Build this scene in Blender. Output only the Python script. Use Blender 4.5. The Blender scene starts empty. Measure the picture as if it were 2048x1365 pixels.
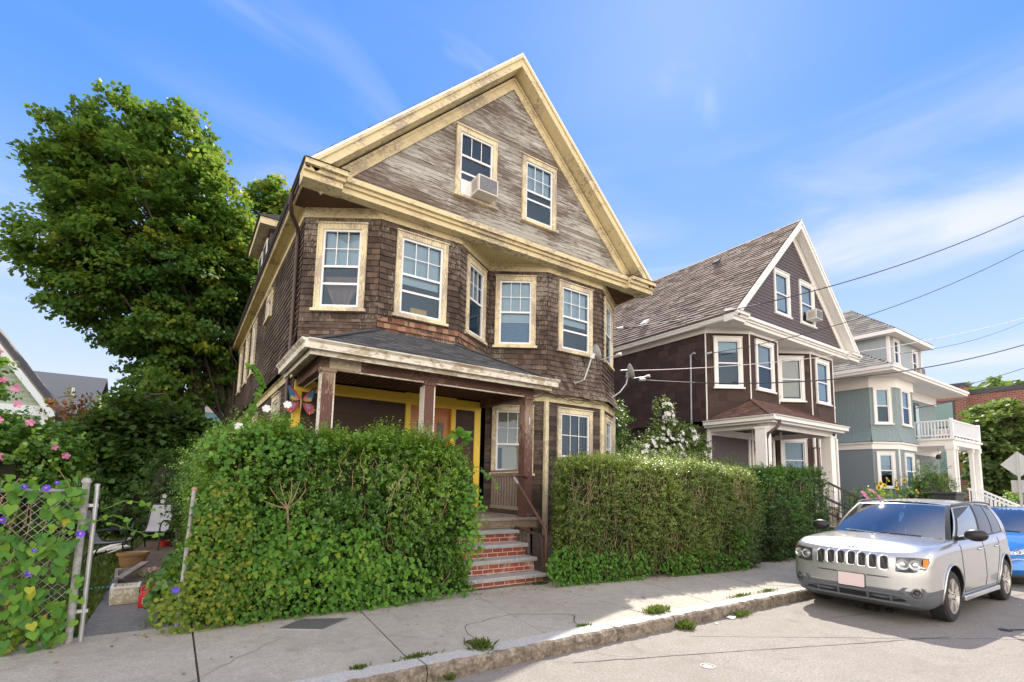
import bpy, bmesh, math, random
import numpy as np
from mathutils import Vector, Matrix
R = random.Random(7)
RNG = np.random.default_rng(11)
SC = bpy.context.scene
COL = SC.collection
PI = math.pi

# ---------------------------------------------------------------- node helpers
class NB:
    def __init__(s, name):
        s.m = bpy.data.materials.new(name); s.m.use_nodes = True
        s.t = s.m.node_tree; s.t.nodes.clear()
        s.out = s.t.nodes.new('ShaderNodeOutputMaterial')
    def n(s, typ, props=None, **inp):
        nd = s.t.nodes.new('ShaderNode' + typ)
        for k, v in (props or {}).items(): setattr(nd, k, v)
        for k, v in inp.items():
            key = int(k[1:]) if k[0] == '_' and k[1:].isdigit() else k.replace('_', ' ')
            s.set(nd, key, v)
        return nd
    def set(s, nd, key, v):
        sock = nd.inputs[key]
        if isinstance(v, bpy.types.NodeSocket): s.t.links.new(v, sock)
        elif isinstance(v, bpy.types.Node): s.t.links.new(v.outputs[0], sock)
        else:
            if sock.type == 'RGBA' and len(v) == 3: v = (*v, 1)
            sock.default_value = v
    def link(s, a, b): s.t.links.new(a, b)
    def mix(s, f, a, b, mode='MIX'):
        nd = s.t.nodes.new('ShaderNodeMix'); nd.data_type = 'RGBA'; nd.blend_type = mode
        for i, v in ((0, f), (6, a), (7, b)): s.set(nd, i, v)
        return nd.outputs[2]
    def ramp(s, f, stops, interp='LINEAR'):
        nd = s.t.nodes.new('ShaderNodeValToRGB'); cr = nd.color_ramp; cr.interpolation = interp
        while len(cr.elements) < len(stops): cr.elements.new(0.5)
        for e, (p, c) in zip(cr.elements, stops):
            e.position = p; e.color = (*c, 1) if not isinstance(c, (int, float)) else (c, c, c, 1)
        s.set(nd, 0, f); return nd.outputs[0]
    def math(s, op, a, b=0.0, clamp=False):
        nd = s.t.nodes.new('ShaderNodeMath'); nd.operation = op; nd.use_clamp = clamp
        s.set(nd, 0, a); s.set(nd, 1, b); return nd.outputs[0]
    def obj(s, scale=(1, 1, 1)):
        tc = s.t.nodes.new('ShaderNodeTexCoord'); mp = s.t.nodes.new('ShaderNodeMapping')
        mp.inputs['Scale'].default_value = scale; s.link(tc.outputs['Object'], mp.inputs['Vector']); return mp.outputs[0]
    def noise(s, vec, scale, detail=4, rough=.55, dist=0):
        nd = s.n('TexNoise', Vector=vec, Scale=scale, Detail=detail, Roughness=rough, Distortion=dist); return nd.outputs[0]
    def attr(s, name='tone'):
        nd = s.n('Attribute', {'attribute_name': name}); return nd.outputs['Fac']
    def bump(s, h, strength=.3, dist=.01):
        return s.n('Bump', Height=h, Strength=strength, Distance=dist).outputs[0]
    def pbr(s, color, rough=.7, metal=0.0, normal=None, **kw):
        b = s.n('BsdfPrincipled'); s.set(b, 'Base Color', color); s.set(b, 'Roughness', rough); s.set(b, 'Metallic', metal)
        if normal is not None: s.set(b, 'Normal', normal)
        for k, v in kw.items(): s.set(b, k.replace('_', ' '), v)
        s.link(b.outputs[0], s.out.inputs[0]); return b

def simple(name, col, rough=.6, metal=0, var=.12, scale=6, bump=.0, **kw):
    b = NB(name); v = b.obj()
    c = b.mix(b.noise(v, scale, 5, .6), tuple(x * (1 - var) for x in col), tuple(min(1, x * (1 + var)) for x in col))
    nm = b.bump(b.noise(v, scale * 12, 3), bump, .01) if bump else None
    b.pbr(c, rough, metal, nm, **kw); return b.m

def peeling(name, paint, bare, amount=.5, stretch=(3, 3, 3), rough=.75, dirt=(.12, .09, .06)):
    """old paint flaking off wood: crisp patches of bare wood plus dirt"""
    b = NB(name); v = b.obj(stretch); v1 = b.obj()
    big = b.noise(v1, 1.3, 3, .6); fine = b.noise(v, 9, 8, .72)
    m = b.math('ADD', b.math('MULTIPLY', big, .55), b.math('MULTIPLY', fine, .75))
    mask = b.ramp(m, [(.0, 0.0), (.66 - amount * .12, 0.0), (.70 - amount * .12, 1.0), (1, 1.0)])
    wood = b.mix(b.noise(b.obj((stretch[0], stretch[1], stretch[2])), 22, 6, .7), tuple(x * .6 for x in bare), tuple(min(1, x * 1.35) for x in bare))
    pc = b.mix(b.noise(v1, 5, 5, .6), tuple(x * .86 for x in paint), tuple(min(1, x * 1.06) for x in paint))
    pc = b.mix(b.ramp(b.noise(v1, 2.6, 6, .7), [(.54, 0.0), (.85, .4)]), pc, dirt)
    c = b.mix(mask, pc, wood)
    b.pbr(c, rough, 0, b.bump(b.math('ADD', b.math('MULTIPLY', mask, -1.0), b.noise(v, 30, 3)), .35, .004)); return b.m

# ---------------------------------------------------------------- mesh builder
class Fr:
    """a local frame on a wall or roof: u along, v up, n outward"""
    def __init__(s, O, U, V, N): s.O, s.U, s.V, s.N = Vector(O), Vector(U).normalized(), Vector(V).normalized(), Vector(N).normalized()
    def P(s, u, v, n=0.0): return s.O + s.U * u + s.V * v + s.N * n
def wall(a, b, z=0.0):
    u = Vector((b[0] - a[0], b[1] - a[1], 0)).normalized()
    f = Fr((a[0], a[1], z), u, (0, 0, 1), (u.y, -u.x, 0)); f.L = math.hypot(b[0] - a[0], b[1] - a[1]); return f

ORIG = {}
SPLIT = {'corner_board', 'corner_strip', 'hip_cap', 'eave_board', 'eave_gutter', 'gutter', 'fascia', 'line_post', 'rail', 'soffit_groove_', 'wheel_nut', 'dormer_window', 'dormer_pane', 'reflector_bowl', 'cross_bar', 'bumper_lip', 'return_roof', 'lower_intake', 'arch_lip', 'porch_railing', 'light_block_core', 'wiper', 'door_seam', 'loose_wiring'}
class MB:
    def __init__(s): s.v = []; s.f = []; s.m = []; s.t = []
    def face(s, pts, m=0, t=.5):
        i = len(s.v); s.v += [tuple(p) for p in pts]; s.f.append(tuple(range(i, i + len(pts)))); s.m.append(m); s.t.append(t)
    def mesh(s, vs, fs, m=0, t=.5):
        i = len(s.v); s.v += [tuple(p) for p in vs]
        for f in fs: s.f.append(tuple(i + k for k in f)); s.m.append(m); s.t.append(t)
    def box(s, x0, x1, y0, y1, z0, z1, m=0, t=.5):
        s.hexa([Vector(p) for p in ((x0, y0, z0), (x1, y0, z0), (x1, y1, z0), (x0, y1, z0), (x0, y0, z1), (x1, y0, z1), (x1, y1, z1), (x0, y1, z1))], m, t)
    def hexa(s, p, m=0, t=.5):
        s.mesh(p, [(0, 3, 2, 1), (4, 5, 6, 7), (0, 1, 5, 4), (1, 2, 6, 5), (2, 3, 7, 6), (3, 0, 4, 7)], m, t)
    def fbox(s, fr, u0, u1, v0, v1, n0, n1, m=0, t=.5):
        s.hexa([fr.P(*q) for q in ((u0, v0, n1), (u1, v0, n1), (u1, v0, n0), (u0, v0, n0), (u0, v1, n1), (u1, v1, n1), (u1, v1, n0), (u0, v1, n0))], m, t)
    def beam(s, a, b, w, h, up=(0, 0, 1), m=0, t=.5):
        a, b = Vector(a), Vector(b); d = (b - a).normalized(); up = Vector(up)
        r = d.cross(up).normalized() * w / 2; q = r.cross(d).normalized() * h / 2
        s.hexa([a - r - q, a + r - q, b + r - q, b - r - q, a - r + q, a + r + q, b + r + q, b - r + q], m, t)
    def prism(s, poly, d, m=0, t=.5, mside=None):
        """poly: list of 3D points, d: extrusion vector"""
        n = len(poly); d = Vector(d); poly = [Vector(p) for p in poly]
        s.mesh(poly + [p + d for p in poly], [tuple(range(n - 1, -1, -1)), tuple(range(n, 2 * n))], m, t)
        i = len(s.v) - 2 * n
        for k in range(n):
            j = (k + 1) % n; s.f.append((i + k, i + j, i + n + j, i + n + k)); s.m.append(m if mside is None else mside); s.t.append(t)
    def tube(s, pts, r, n=8, m=0, t=.5, cap=True):
        pts = [Vector(p) for p in pts]; rs = r if isinstance(r, (list, tuple)) else [r] * len(pts)
        i0 = len(s.v); prev = None
        for k, p in enumerate(pts):
            d = ((pts[k + 1] if k + 1 < len(pts) else p) - (pts[k - 1] if k else p)).normalized()
            if prev is None:
                a = d.orthogonal().normalized()
            else: a = (prev - d * prev.dot(d)); a = a.normalized() if a.length > 1e-6 else d.orthogonal().normalized()
            prev = a; b = d.cross(a)
            for j in range(n):
                w = 2 * PI * j / n; s.v.append(tuple(p + (a * math.cos(w) + b * math.sin(w)) * rs[k]))
        for k in range(len(pts) - 1):
            for j in range(n):
                j2 = (j + 1) % n; s.f.append((i0 + k * n + j, i0 + k * n + j2, i0 + (k + 1) * n + j2, i0 + (k + 1) * n + j)); s.m.append(m); s.t.append(t)
        if cap:
            s.f.append(tuple(i0 + j for j in range(n - 1, -1, -1))); s.m.append(m); s.t.append(t)
            e = i0 + (len(pts) - 1) * n; s.f.append(tuple(e + j for j in range(n))); s.m.append(m); s.t.append(t)
    def lathe(s, c, prof, axis=(0, 0, 1), n=24, m=0, t=.5):
        """prof: list of (radius, height along axis)"""
        c = Vector(c); ax = Vector(axis).normalized(); a = ax.orthogonal().normalized(); b = ax.cross(a); i0 = len(s.v)
        for r, h in prof:
            for j in range(n):
                w = 2 * PI * j / n; s.v.append(tuple(c + ax * h + (a * math.cos(w) + b * math.sin(w)) * r))
        for k in range(len(prof) - 1):
            for j in range(n):
                j2 = (j + 1) % n; s.f.append((i0 + k * n + j, i0 + k * n + j2, i0 + (k + 1) * n + j2, i0 + (k + 1) * n + j)); s.m.append(m); s.t.append(t)
    def build(s, name, mats, parent=None, smooth=False, bevel=0, angle=None):
        if name in SPLIT:
            par = list(range(len(s.v)))
            def fd(a):
                while par[a] != a: par[a] = par[par[a]]; a = par[a]
                return a
            for f in s.f:
                for k in f[1:]: par[fd(k)] = fd(f[0])
            isl = {}
            for i, f in enumerate(s.f): isl.setdefault(fd(f[0]), []).append(i)
            if len(isl) > 1:
                o = None
                for ids in isl.values():
                    q = MB(); mp = {}
                    for i in ids:
                        q.f.append(tuple(mp.setdefault(k, len(mp)) for k in s.f[i])); q.m.append(s.m[i]); q.t.append(s.t[i])
                    q.v = [s.v[k] for k in mp]; o = q._build(name, mats, parent, smooth, bevel, angle)
                return o
        return s._build(name, mats, parent, smooth, bevel, angle)
    def _build(s, name, mats, parent=None, smooth=False, bevel=0, angle=None):
        off = ORIG.get(root_of(parent).name, Vector((0, 0, 0))) if parent else Vector((0, 0, 0))
        me = bpy.data.meshes.new(name)
        me.from_pydata([(x - off.x, y - off.y, z - off.z) for x, y, z in s.v], [], s.f)
        if not isinstance(mats, (list, tuple)): mats = [mats]
        for m in mats: me.materials.append(m)
        me.polygons.foreach_set('material_index', s.m)
        a = me.attributes.new('tone', 'FLOAT', 'FACE'); a.data.foreach_set('value', s.t)
        o = bpy.data.objects.new(name, me); COL.objects.link(o)
        if parent: o.parent = parent
        if bevel:
            bm = bmesh.new(); bm.from_mesh(me); bmesh.ops.remove_doubles(bm, verts=bm.verts, dist=1e-5)
            bmesh.ops.bevel(bm, geom=[e for e in bm.edges if len(e.link_faces) == 2 and e.calc_face_angle(0) > .5], offset=bevel, segments=2, affect='EDGES', profile=.6)
            bm.to_mesh(me); bm.free()
        if smooth:
            if angle is None: me.polygons.foreach_set('use_smooth', [True] * len(me.polygons))
            else:
                bm = bmesh.new(); bm.from_mesh(me); bmesh.ops.remove_doubles(bm, verts=bm.verts, dist=1e-5); bm.to_mesh(me); bm.free()
                me.polygons.foreach_set('use_smooth', [True] * len(me.polygons)); me.set_sharp_from_angle(angle=angle)
        me.update(); return o

def root_of(o):
    while o.parent: o = o.parent
    return o
def tag(o, label, cat, group=None):
    o['label'] = label; o['category'] = cat
    if group: o['group'] = group
    return o
def thing(name, loc, label, cat, group=None):
    o = bpy.data.objects.new(name, None); COL.objects.link(o); o.location = loc; o.empty_display_size = .3
    ORIG[o.name] = Vector(loc); return tag(o, label, cat, group)
def kind(o, k='structure'): o['kind'] = k; return o
def copy_tree(o, parent=None):
    c = o.copy(); COL.objects.link(c); c.parent = parent
    for ch in [x for x in COL.objects if x.parent == o]: copy_tree(ch, c)
    return c
def norm(a): return a / np.maximum(np.linalg.norm(a, axis=-1, keepdims=True), 1e-9)

# ---------------------------------------------------------------- siding made of single boards / shingles
def siding(mb, fr, v0, v1, row, ub, holes=(), lip=.02, wid=(.12, .2), jit=.004, vjit=.004, gap=.004, flare=None, m=0, mback=1, tfn=None, rows_out=None, rnd=R):
    nrow = max(1, round((v1 - v0) / row)); h = (v1 - v0) / nrow
    fl = (lambda v: flare[1] * max(0.0, (flare[0] - v) / (flare[0] - v0)) ** 2) if flare else (lambda v: 0.0)
    for i in range(nrow):
        lo, hi = v0 + i * h, v0 + (i + 1) * h; mid = (lo + hi) / 2
        a, b = ub(mid) if callable(ub) else ub
        if b - a < .02: continue
        segs = [(a, b)]
        for (hu0, hu1, hv0, hv1) in holes:
            if hv0 < mid < hv1:
                ns = []
                for (p, q) in segs:
                    if hu0 > p: ns.append((p, min(q, hu0)))
                    if hu1 < q: ns.append((max(p, hu1), q))
                segs = [x for x in ns if x[1] - x[0] > .01]
        f0, f1 = fl(lo), fl(hi)
        for (p, q) in segs:
            mb.face([fr.P(p, lo, f0), fr.P(q, lo, f0), fr.P(q, hi, f1), fr.P(p, hi, f1)], mback)
            u = p - rnd.random() * wid[0]
            while u < q:
                w = rnd.uniform(*wid); x0 = max(p, u) ; x1 = min(q, u + w - gap); u += w
                if x1 - x0 < .012: continue
                nl = lip + rnd.uniform(-jit, jit); bz = lo - rnd.random() * vjit
                A, B = fr.P(x0, bz, f0 + nl), fr.P(x1, bz + rnd.uniform(-vjit, vjit) * .5, f0 + nl)
                Cc, D = fr.P(x1, hi + .004, f1 + .004), fr.P(x0, hi + .004, f1 + .004)
                t = rnd.random() if tfn is None else tfn((x0 + x1) / 2, mid)
                mb.face([A, B, Cc, D], m, t)
                mb.face([fr.P(x0, bz, f0), fr.P(x1, bz, f0), B, A], m, t)

# ---------------------------------------------------------------- leaves
LEAF = {
 'oval': np.array([(0, 0, 0), (.45, -.34, .05), (1, 0, -.04), (.45, .34, .05)], float),
 'long': np.array([(0, 0, 0), (.4, -.16, .04), (1, 0, -.1), (.4, .16, .04)], float),
 'lobed': np.array([(0, 0, 0), (-.02, -.30, .03), (.22, -.52, .0), (.34, -.24, .05), (.62, -.34, .02), (1.05, 0, -.08), (.62, .34, .02), (.34, .24, .05), (.22, .52, .0), (-.02, .30, .03)], float),
 'maple': np.array([(0, 0, 0), (.2, -.5, .03), (.55, -.42, .05), (1, 0, -.06), (.55, .42, .05), (.2, .5, .03)], float),
 'heart': np.array([(.1, 0, .0), (-.08, -.25, .03), (.12, -.5, .04), (.45, -.44, .03), (1, 0, -.08), (.45, .44, .03), (.12, .5, .04), (-.08, .25, .03)], float),
 'petal': np.array([(0, 0, .0), (.35, -.3, .12), (.9, -.36, .2), (1.05, 0, .14), (.9, .36, .2), (.35, .3, .12)], float),
}
def leafcloud(name, groups, mats, parent=None):
    """groups: list of (pos, T, N, size, shape, tone, mat)"""
    V = []; nloop = []; tone = []; mi = []
    for (P, T, N, S, shape, tn, m) in groups:
        L = LEAF[shape]; T = norm(T); N = norm(N - T * (N * T).sum(1, keepdims=True)); B = np.cross(N, T)
        S = np.broadcast_to(S, (len(P),))[:, None, None]
        v = P[:, None, :] + S * (L[None, :, 0, None] * T[:, None, :] + L[None, :, 1, None] * B[:, None, :] + L[None, :, 2, None] * N[:, None, :])
        V.append(v.reshape(-1, 3)); nloop.append(np.full(len(P), len(L))); tone.append(np.broadcast_to(tn, (len(P),))); mi.append(np.full(len(P), m))
    V = np.concatenate(V); nl = np.concatenate(nloop).astype(np.int32)
    off = ORIG.get(root_of(parent).name, Vector((0, 0, 0))) if parent else Vector((0, 0, 0))
    V = (V - np.array(off)).astype(np.float32)
    me = bpy.data.meshes.new(name); me.vertices.add(len(V)); me.vertices.foreach_set('co', V.ravel())
    me.loops.add(len(V)); me.loops.foreach_set('vertex_index', np.arange(len(V), dtype=np.int32))
    me.polygons.add(len(nl)); st = np.concatenate([[0], np.cumsum(nl)[:-1]]).astype(np.int32)
    me.polygons.foreach_set('loop_start', st)
    if not isinstance(mats, (list, tuple)): mats = [mats]
    for m in mats: me.materials.append(m)
    me.polygons.foreach_set('material_index', np.concatenate(mi).astype(np.int32))
    a = me.attributes.new('tone', 'FLOAT', 'FACE'); a.data.foreach_set('value', np.concatenate(tone).astype(np.float32))
    me.update(calc_edges=True); me.validate()
    o = bpy.data.objects.new(name, me); COL.objects.link(o)
    if parent: o.parent = parent
    return o
def sprigs(base, dirs, length, K, lsize, shape='oval', m=0, tone=None, open_=1.0, sag=.15, rng=RNG, tspread=.25):
    """twigs carrying K leaves each, in pairs"""
    M = len(base); dirs = norm(dirs); length = np.broadcast_to(length, (M,)); lsize = np.broadcast_to(lsize, (M,))
    k = np.arange(K); t = (k + .5) / K
    e1 = norm(np.cross(dirs, rng.normal(size=(M, 3)))); e2 = np.cross(dirs, e1)
    a = k[None, :] * PI + (k[None, :] // 2) * (PI / 2) + rng.uniform(-.5, .5, (M, K))
    rad = np.cos(a)[..., None] * e1[:, None, :] + np.sin(a)[..., None] * e2[:, None, :]
    P = base[:, None, :] + dirs[:, None, :] * (length[:, None] * t)[..., None]
    P = P + np.array([0, 0, -1.0]) * (sag * length[:, None] * t ** 2)[..., None]
    T = dirs[:, None, :] * .55 + rad * open_ + rng.normal(0, .15, (M, K, 3))
    N = dirs[:, None, :] + rng.normal(0, .3, (M, K, 3)) + np.array([0, 0, .35])
    S = lsize[:, None] * rng.uniform(.65, 1.15, (M, K)) * (1.0 - .35 * t[None, :] ** 3)
    tb = rng.random(M) if tone is None else tone
    tn = np.clip(tb[:, None] + rng.uniform(-tspread, tspread, (M, K)), 0, 1)
    return (P.reshape(-1, 3), T.reshape(-1, 3), N.reshape(-1, 3), S.reshape(-1), shape, tn.reshape(-1), m)
def wob(x, y, s=1.0, ph=0.0):
    return (np.sin(x * 1.7 * s + y * .9 + ph) + np.sin(x * 3.9 * s - y * 2.7 * s + 1.3 + ph) * .6 + np.sin(x * 7.3 * s + y * 6.1 * s + ph * 2) * .35) / 1.95
def leafmat(name, stops, trans=.3, rough=.55, spec=.3):
    b = NB(name); c = b.ramp(b.attr(), stops)
    d = b.n('BsdfPrincipled'); b.set(d, 'Base Color', c); b.set(d, 'Roughness', rough); b.set(d, 'Specular IOR Level', spec)
    t = b.n('BsdfTranslucent'); b.set(t, 'Color', b.mix(.5, c, (.25, .38, .04), 'MIX'))
    mx = b.n('MixShader'); b.set(mx, 0, trans); b.link(d.outputs[0], mx.inputs[1]); b.link(t.outputs[0], mx.inputs[2]); b.link(mx.outputs[0], b.out.inputs[0]); return b.m
# ---------------------------------------------------------------- camera, sun, sky
F_, PITCH, ROLL, YAW, CY = 986.187, .1098769, .0204733, .5895974, 860.955
def cam_axes():
    f = Vector((math.sin(YAW) * math.cos(PITCH), math.cos(YAW) * math.cos(PITCH), math.sin(PITCH)))
    r = Vector((math.cos(YAW), -math.sin(YAW), 0)); u = r.cross(f)
    return r * math.cos(ROLL) + u * math.sin(ROLL), u * math.cos(ROLL) - r * math.sin(ROLL), f
cr_, cu_, cf_ = cam_axes()
cam = bpy.data.cameras.new('camera'); camo = bpy.data.objects.new('camera', cam); COL.objects.link(camo)
camo.matrix_world = Matrix(((cr_.x, cu_.x, -cf_.x, 0), (cr_.y, cu_.y, -cf_.y, 0), (cr_.z, cu_.z, -cf_.z, 1.75), (0, 0, 0, 1)))
cam.sensor_width = 36; cam.lens = F_ / 2048 * 36; cam.shift_y = (CY - 682.5) / 2048; cam.clip_end = 3000; cam.clip_start = .05
SC.camera = camo
SUN = Vector((.74, .55, 1.0)).normalized()
el = math.asin(SUN.z); az = math.atan2(SUN.x, SUN.y)
sl = bpy.data.lights.new('sun', 'SUN'); sl.energy = 3.9; sl.angle = math.radians(.55); sl.color = (1, .93, .82)
so = bpy.data.objects.new('sun', sl); COL.objects.link(so); so.rotation_euler = SUN.to_track_quat('Z', 'Y').to_euler(); so.location = (0, 0, 40)
W = bpy.data.worlds.new('World'); SC.world = W; W.use_nodes = True
nt = W.node_tree; nt.nodes.clear()
def wn(t, **p):
    n = nt.nodes.new('ShaderNode' + t)
    for k, v in p.items(): setattr(n, k, v)
    return n
sky = wn('TexSky', sky_type='NISHITA', sun_disc=False, sun_elevation=el, sun_rotation=az, altitude=50, air_density=1.0, dust_density=.6, ozone_density=2.2)
hs = wn('Mix', data_type='RGBA'); hs.inputs[0].default_value = .90; nt.links.new(sky.outputs[0], hs.inputs[6])
tc = wn('TexCoord')
def cloud(scale, rot, lo, hi, nscale, det, dist, loc=(0, 0, 0)):
    mp = wn('Mapping'); mp.inputs['Scale'].default_value = scale; mp.inputs['Rotation'].default_value = rot; mp.inputs['Location'].default_value = loc
    nt.links.new(tc.outputs['Generated'], mp.inputs[0])
    ns = wn('TexNoise'); ns.inputs['Scale'].default_value = nscale; ns.inputs['Detail'].default_value = det; ns.inputs['Distortion'].default_value = dist
    ns.inputs['Roughness'].default_value = .5
    nt.links.new(mp.outputs[0], ns.inputs['Vector'])
    r = wn('MapRange'); r.interpolation_type = 'SMOOTHSTEP'; r.inputs['From Min'].default_value = lo; r.inputs['From Max'].default_value = hi; nt.links.new(ns.outputs[0], r.inputs['Value']); return r.outputs[0]
def wm(op, a, b, clamp=True):
    n = wn('Math', operation=op); n.use_clamp = clamp
    for i, v in ((0, a), (1, b)):
        if isinstance(v, (int, float)): n.inputs[i].default_value = v
        else: nt.links.new(v, n.inputs[i])
    return n.outputs[0]
sep = wn('SeparateXYZ'); nt.links.new(tc.outputs['Generated'], sep.inputs[0])
low = wn('MapRange'); low.inputs['From Min'].default_value = .60; low.inputs['From Max'].default_value = .02; nt.links.new(sep.outputs['Z'], low.inputs['Value'])
c1 = cloud((1, 1, 4.2), (0, 0, 0), .42, .78, 2.1, 5, .5, (3, 1, 0))
c2 = cloud((1, 3.2, 1), (.5, .5, .3), .58, .86, 2.4, 4, .9)
band = wm('MULTIPLY', c1, wm('ADD', wm('MULTIPLY', low.outputs[0], 2.3), .04))
hz = wm('MULTIPLY', wm('POWER', low.outputs[0], 1.6), .82)
cm = wm('MAXIMUM', wm('MULTIPLY', wm('ADD', band, hz), .95), wm('MULTIPLY', c2, .42))
# blue of the clear part of the sky by elevation
gr = wn('ValToRGB'); nt.links.new(sep.outputs['Z'], gr.inputs[0]); els = gr.color_ramp.elements
els[0].position = 0.0; els[0].color = (.62, .74, 1.0, 1); els[1].position = 1.0; els[1].color = (.055, .235, .76, 1)
e_ = els.new(.22); e_.color = (.30, .54, 1.0, 1); e_ = els.new(.5); e_.color = (.105, .335, .94, 1)
gm = wn('VectorMath', operation='SCALE'); nt.links.new(gr.outputs[0], gm.inputs[0]); gm.inputs['Scale'].default_value = 3.75
nt.links.new(gm.outputs[0], hs.inputs[7])
mn = wn('VectorMath', operation='MINIMUM'); nt.links.new(hs.outputs[2], mn.inputs[0]); mn.inputs[1].default_value = (2.2, 2.9, 4.9)
CLOUD = (3.0, 3.15, 4.0)
mixn = wn('Mix', data_type='RGBA'); mixn.inputs[7].default_value = (*CLOUD, 1)
nt.links.new(cm, mixn.inputs[0]); nt.links.new(mn.outputs[0], mixn.inputs[6])
# bright cloud bank added unseen behind the viewer to brighten the shaded house fronts
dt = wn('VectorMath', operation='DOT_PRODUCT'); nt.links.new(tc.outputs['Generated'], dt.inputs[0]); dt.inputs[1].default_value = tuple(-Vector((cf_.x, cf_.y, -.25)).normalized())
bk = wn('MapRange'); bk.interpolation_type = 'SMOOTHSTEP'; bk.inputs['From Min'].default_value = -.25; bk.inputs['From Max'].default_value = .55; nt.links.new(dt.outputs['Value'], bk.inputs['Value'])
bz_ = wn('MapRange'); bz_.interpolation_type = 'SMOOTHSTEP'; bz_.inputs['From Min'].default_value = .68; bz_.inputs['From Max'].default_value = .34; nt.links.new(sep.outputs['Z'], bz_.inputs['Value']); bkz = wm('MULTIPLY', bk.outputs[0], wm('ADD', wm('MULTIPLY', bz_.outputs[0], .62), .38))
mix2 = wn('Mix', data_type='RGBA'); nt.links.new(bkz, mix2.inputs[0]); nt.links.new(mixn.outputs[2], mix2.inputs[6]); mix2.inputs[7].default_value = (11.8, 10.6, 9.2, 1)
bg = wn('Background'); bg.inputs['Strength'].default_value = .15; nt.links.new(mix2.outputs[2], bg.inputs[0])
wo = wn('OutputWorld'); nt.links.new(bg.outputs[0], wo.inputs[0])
SC.view_settings.view_transform = 'Standard'; SC.view_settings.look = 'None'; SC.view_settings.exposure = 1.0; SC.view_settings.gamma = 1
SC.render.engine = 'CYCLES'; cy = SC.cycles
cy.use_denoising = True; cy.max_bounces = 6; cy.diffuse_bounces = 3; cy.glossy_bounces = 3; cy.transmission_bounces = 4; cy.transparent_max_bounces = 8
cy.use_adaptive_sampling = True; cy.adaptive_threshold = .015; cy.caustics_reflective = False; cy.caustics_refractive = False; cy.sample_clamp_indirect = 8

# ---------------------------------------------------------------- materials
def shingle_mat(name, stops, worn, wornamt, streak=(8, 8, 1.6), rough=.85, big=1.0):
    b = NB(name); c = b.ramp(b.attr(), stops)
    s = b.noise(b.obj(streak), 5, 6, .75); g = b.noise(b.obj(), .9 * big, 3, .6)
    mk = b.ramp(b.math('ADD', b.math('MULTIPLY', s, .7), b.math('MULTIPLY', g, .5)), [(0, 0.0), (.66 - wornamt * .1, 0.0), (.72 - wornamt * .08, .85), (1, 1.0)])
    w = b.mix(b.noise(b.obj(streak), 16, 5, .7), tuple(x * .45 for x in worn), worn)
    c = b.mix(mk, c, w)
    b.pbr(c, rough, 0, b.bump(b.noise(b.obj(streak), 14, 5, .7), .5, .006)); return b.m
M = {}
M['shingle'] = shingle_mat('brown wood shingles', [(0, (.032, .021, .016)), (.35, (.062, .040, .030)), (.7, (.088, .058, .043)), (1, (.125, .084, .060))], (.38, .33, .28), .34)
M['shingle_fresh'] = shingle_mat('bare cedar shingles', [(0, (.13, .055, .032)), (.5, (.27, .13, .075)), (1, (.38, .24, .16))], (.45, .36, .30), .25)
M['shingle_grey'] = shingle_mat('weathered shingles', [(0, (.048, .031, .024)), (.6, (.095, .063, .048)), (1, (.17, .12, .09))], (.40, .33, .27), .45)
M['dark'] = simple('shadow gap', (.018, .013, .011), .95)
b = NB('gable boards'); c = b.ramp(b.attr(), [(0, (.19, .165, .135)), (.08, (.29, .27, .235)), (.25, (.36, .35, .31)), (.6, (.43, .425, .385)), (1, (.50, .49, .45))])
sm = b.noise(b.obj((1.0, 1, 13)), 2.3, 9, .80); g = b.noise(b.obj((.5, 1, 1.6)), 1.1, 4, .6)
mk = b.ramp(b.math('ADD', b.math('ADD', b.math('MULTIPLY', sm, .8), b.math('MULTIPLY', g, .52)), b.math('MULTIPLY', b.attr(), .045)), [(.0, 0.0), (.652, 0.0), (.715, .88), (1, 1.0)])
c = b.mix(mk, c, b.mix(b.noise(b.obj((1, 6, 30)), 9, 4), (.06, .038, .028), (.17, .12, .095)))
b.pbr(c, .85, 0, b.bump(b.noise(b.obj((1, 6, 20)), 12, 5), .35, .004)); M['gable'] = b.m
M['cream'] = peeling('cream paint', (.71, .61, .37), (.42, .35, .25), -.16, (1.2, 1.2, 4))
M['cream_v'] = peeling('flaking cream casing', (.76, .67, .44), (.44, .37, .29), .22, (6, 6, 1.2))
M['cream_clean'] = peeling('cream soffit paint', (.72, .60, .31), (.34, .24, .14), -.5, (1, 1, 1))
M['rawwood'] = peeling('raw brown soffit boards', (.26, .115, .055), (.09, .045, .025), .7, (2, 12, 2), dirt=(.05, .03, .02))
M['yellow'] = simple('bright yellow trim', (.80, .55, .06), .55, var=.06)
M['brownpaint'] = peeling('brown painted timber', (.115, .055, .042), (.24, .15, .11), -.4, (1.5, 1.5, 5), dirt=(.04, .025, .02))
M['postbrown'] = peeling('peeling brown post', (.12, .055, .042), (.30, .22, .17), -.25, (6, 6, 1), dirt=(.05, .03, .025))
M['clap'] = shingle_mat('dark brown clapboard', [(0, (.05, .03, .024)), (1, (.078, .047, .038))], (.15, .1, .08), -.35, (2, 2, 8))
M['oldclap'] = shingle_mat('rotten bare clapboard', [(0, (.028, .020, .016)), (.6, (.062, .044, .034)), (1, (.11, .078, .055))], (.28, .22, .17), .40, (1.5, 1.5, 14))
M['white'] = simple('white vinyl', (.80, .81, .83), .42, var=.03)
M['whitepaint'] = simple('white trim paint', (.80, .78, .75), .55, var=.05, scale=2)
M['oldwhite'] = peeling('dirty white gutter', (.74, .70, .62), (.45, .38, .28), .05, (1, 1, 3))
M['brownmetal'] = simple('brown metal gutter', (.075, .052, .044), .4, .3)
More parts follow.
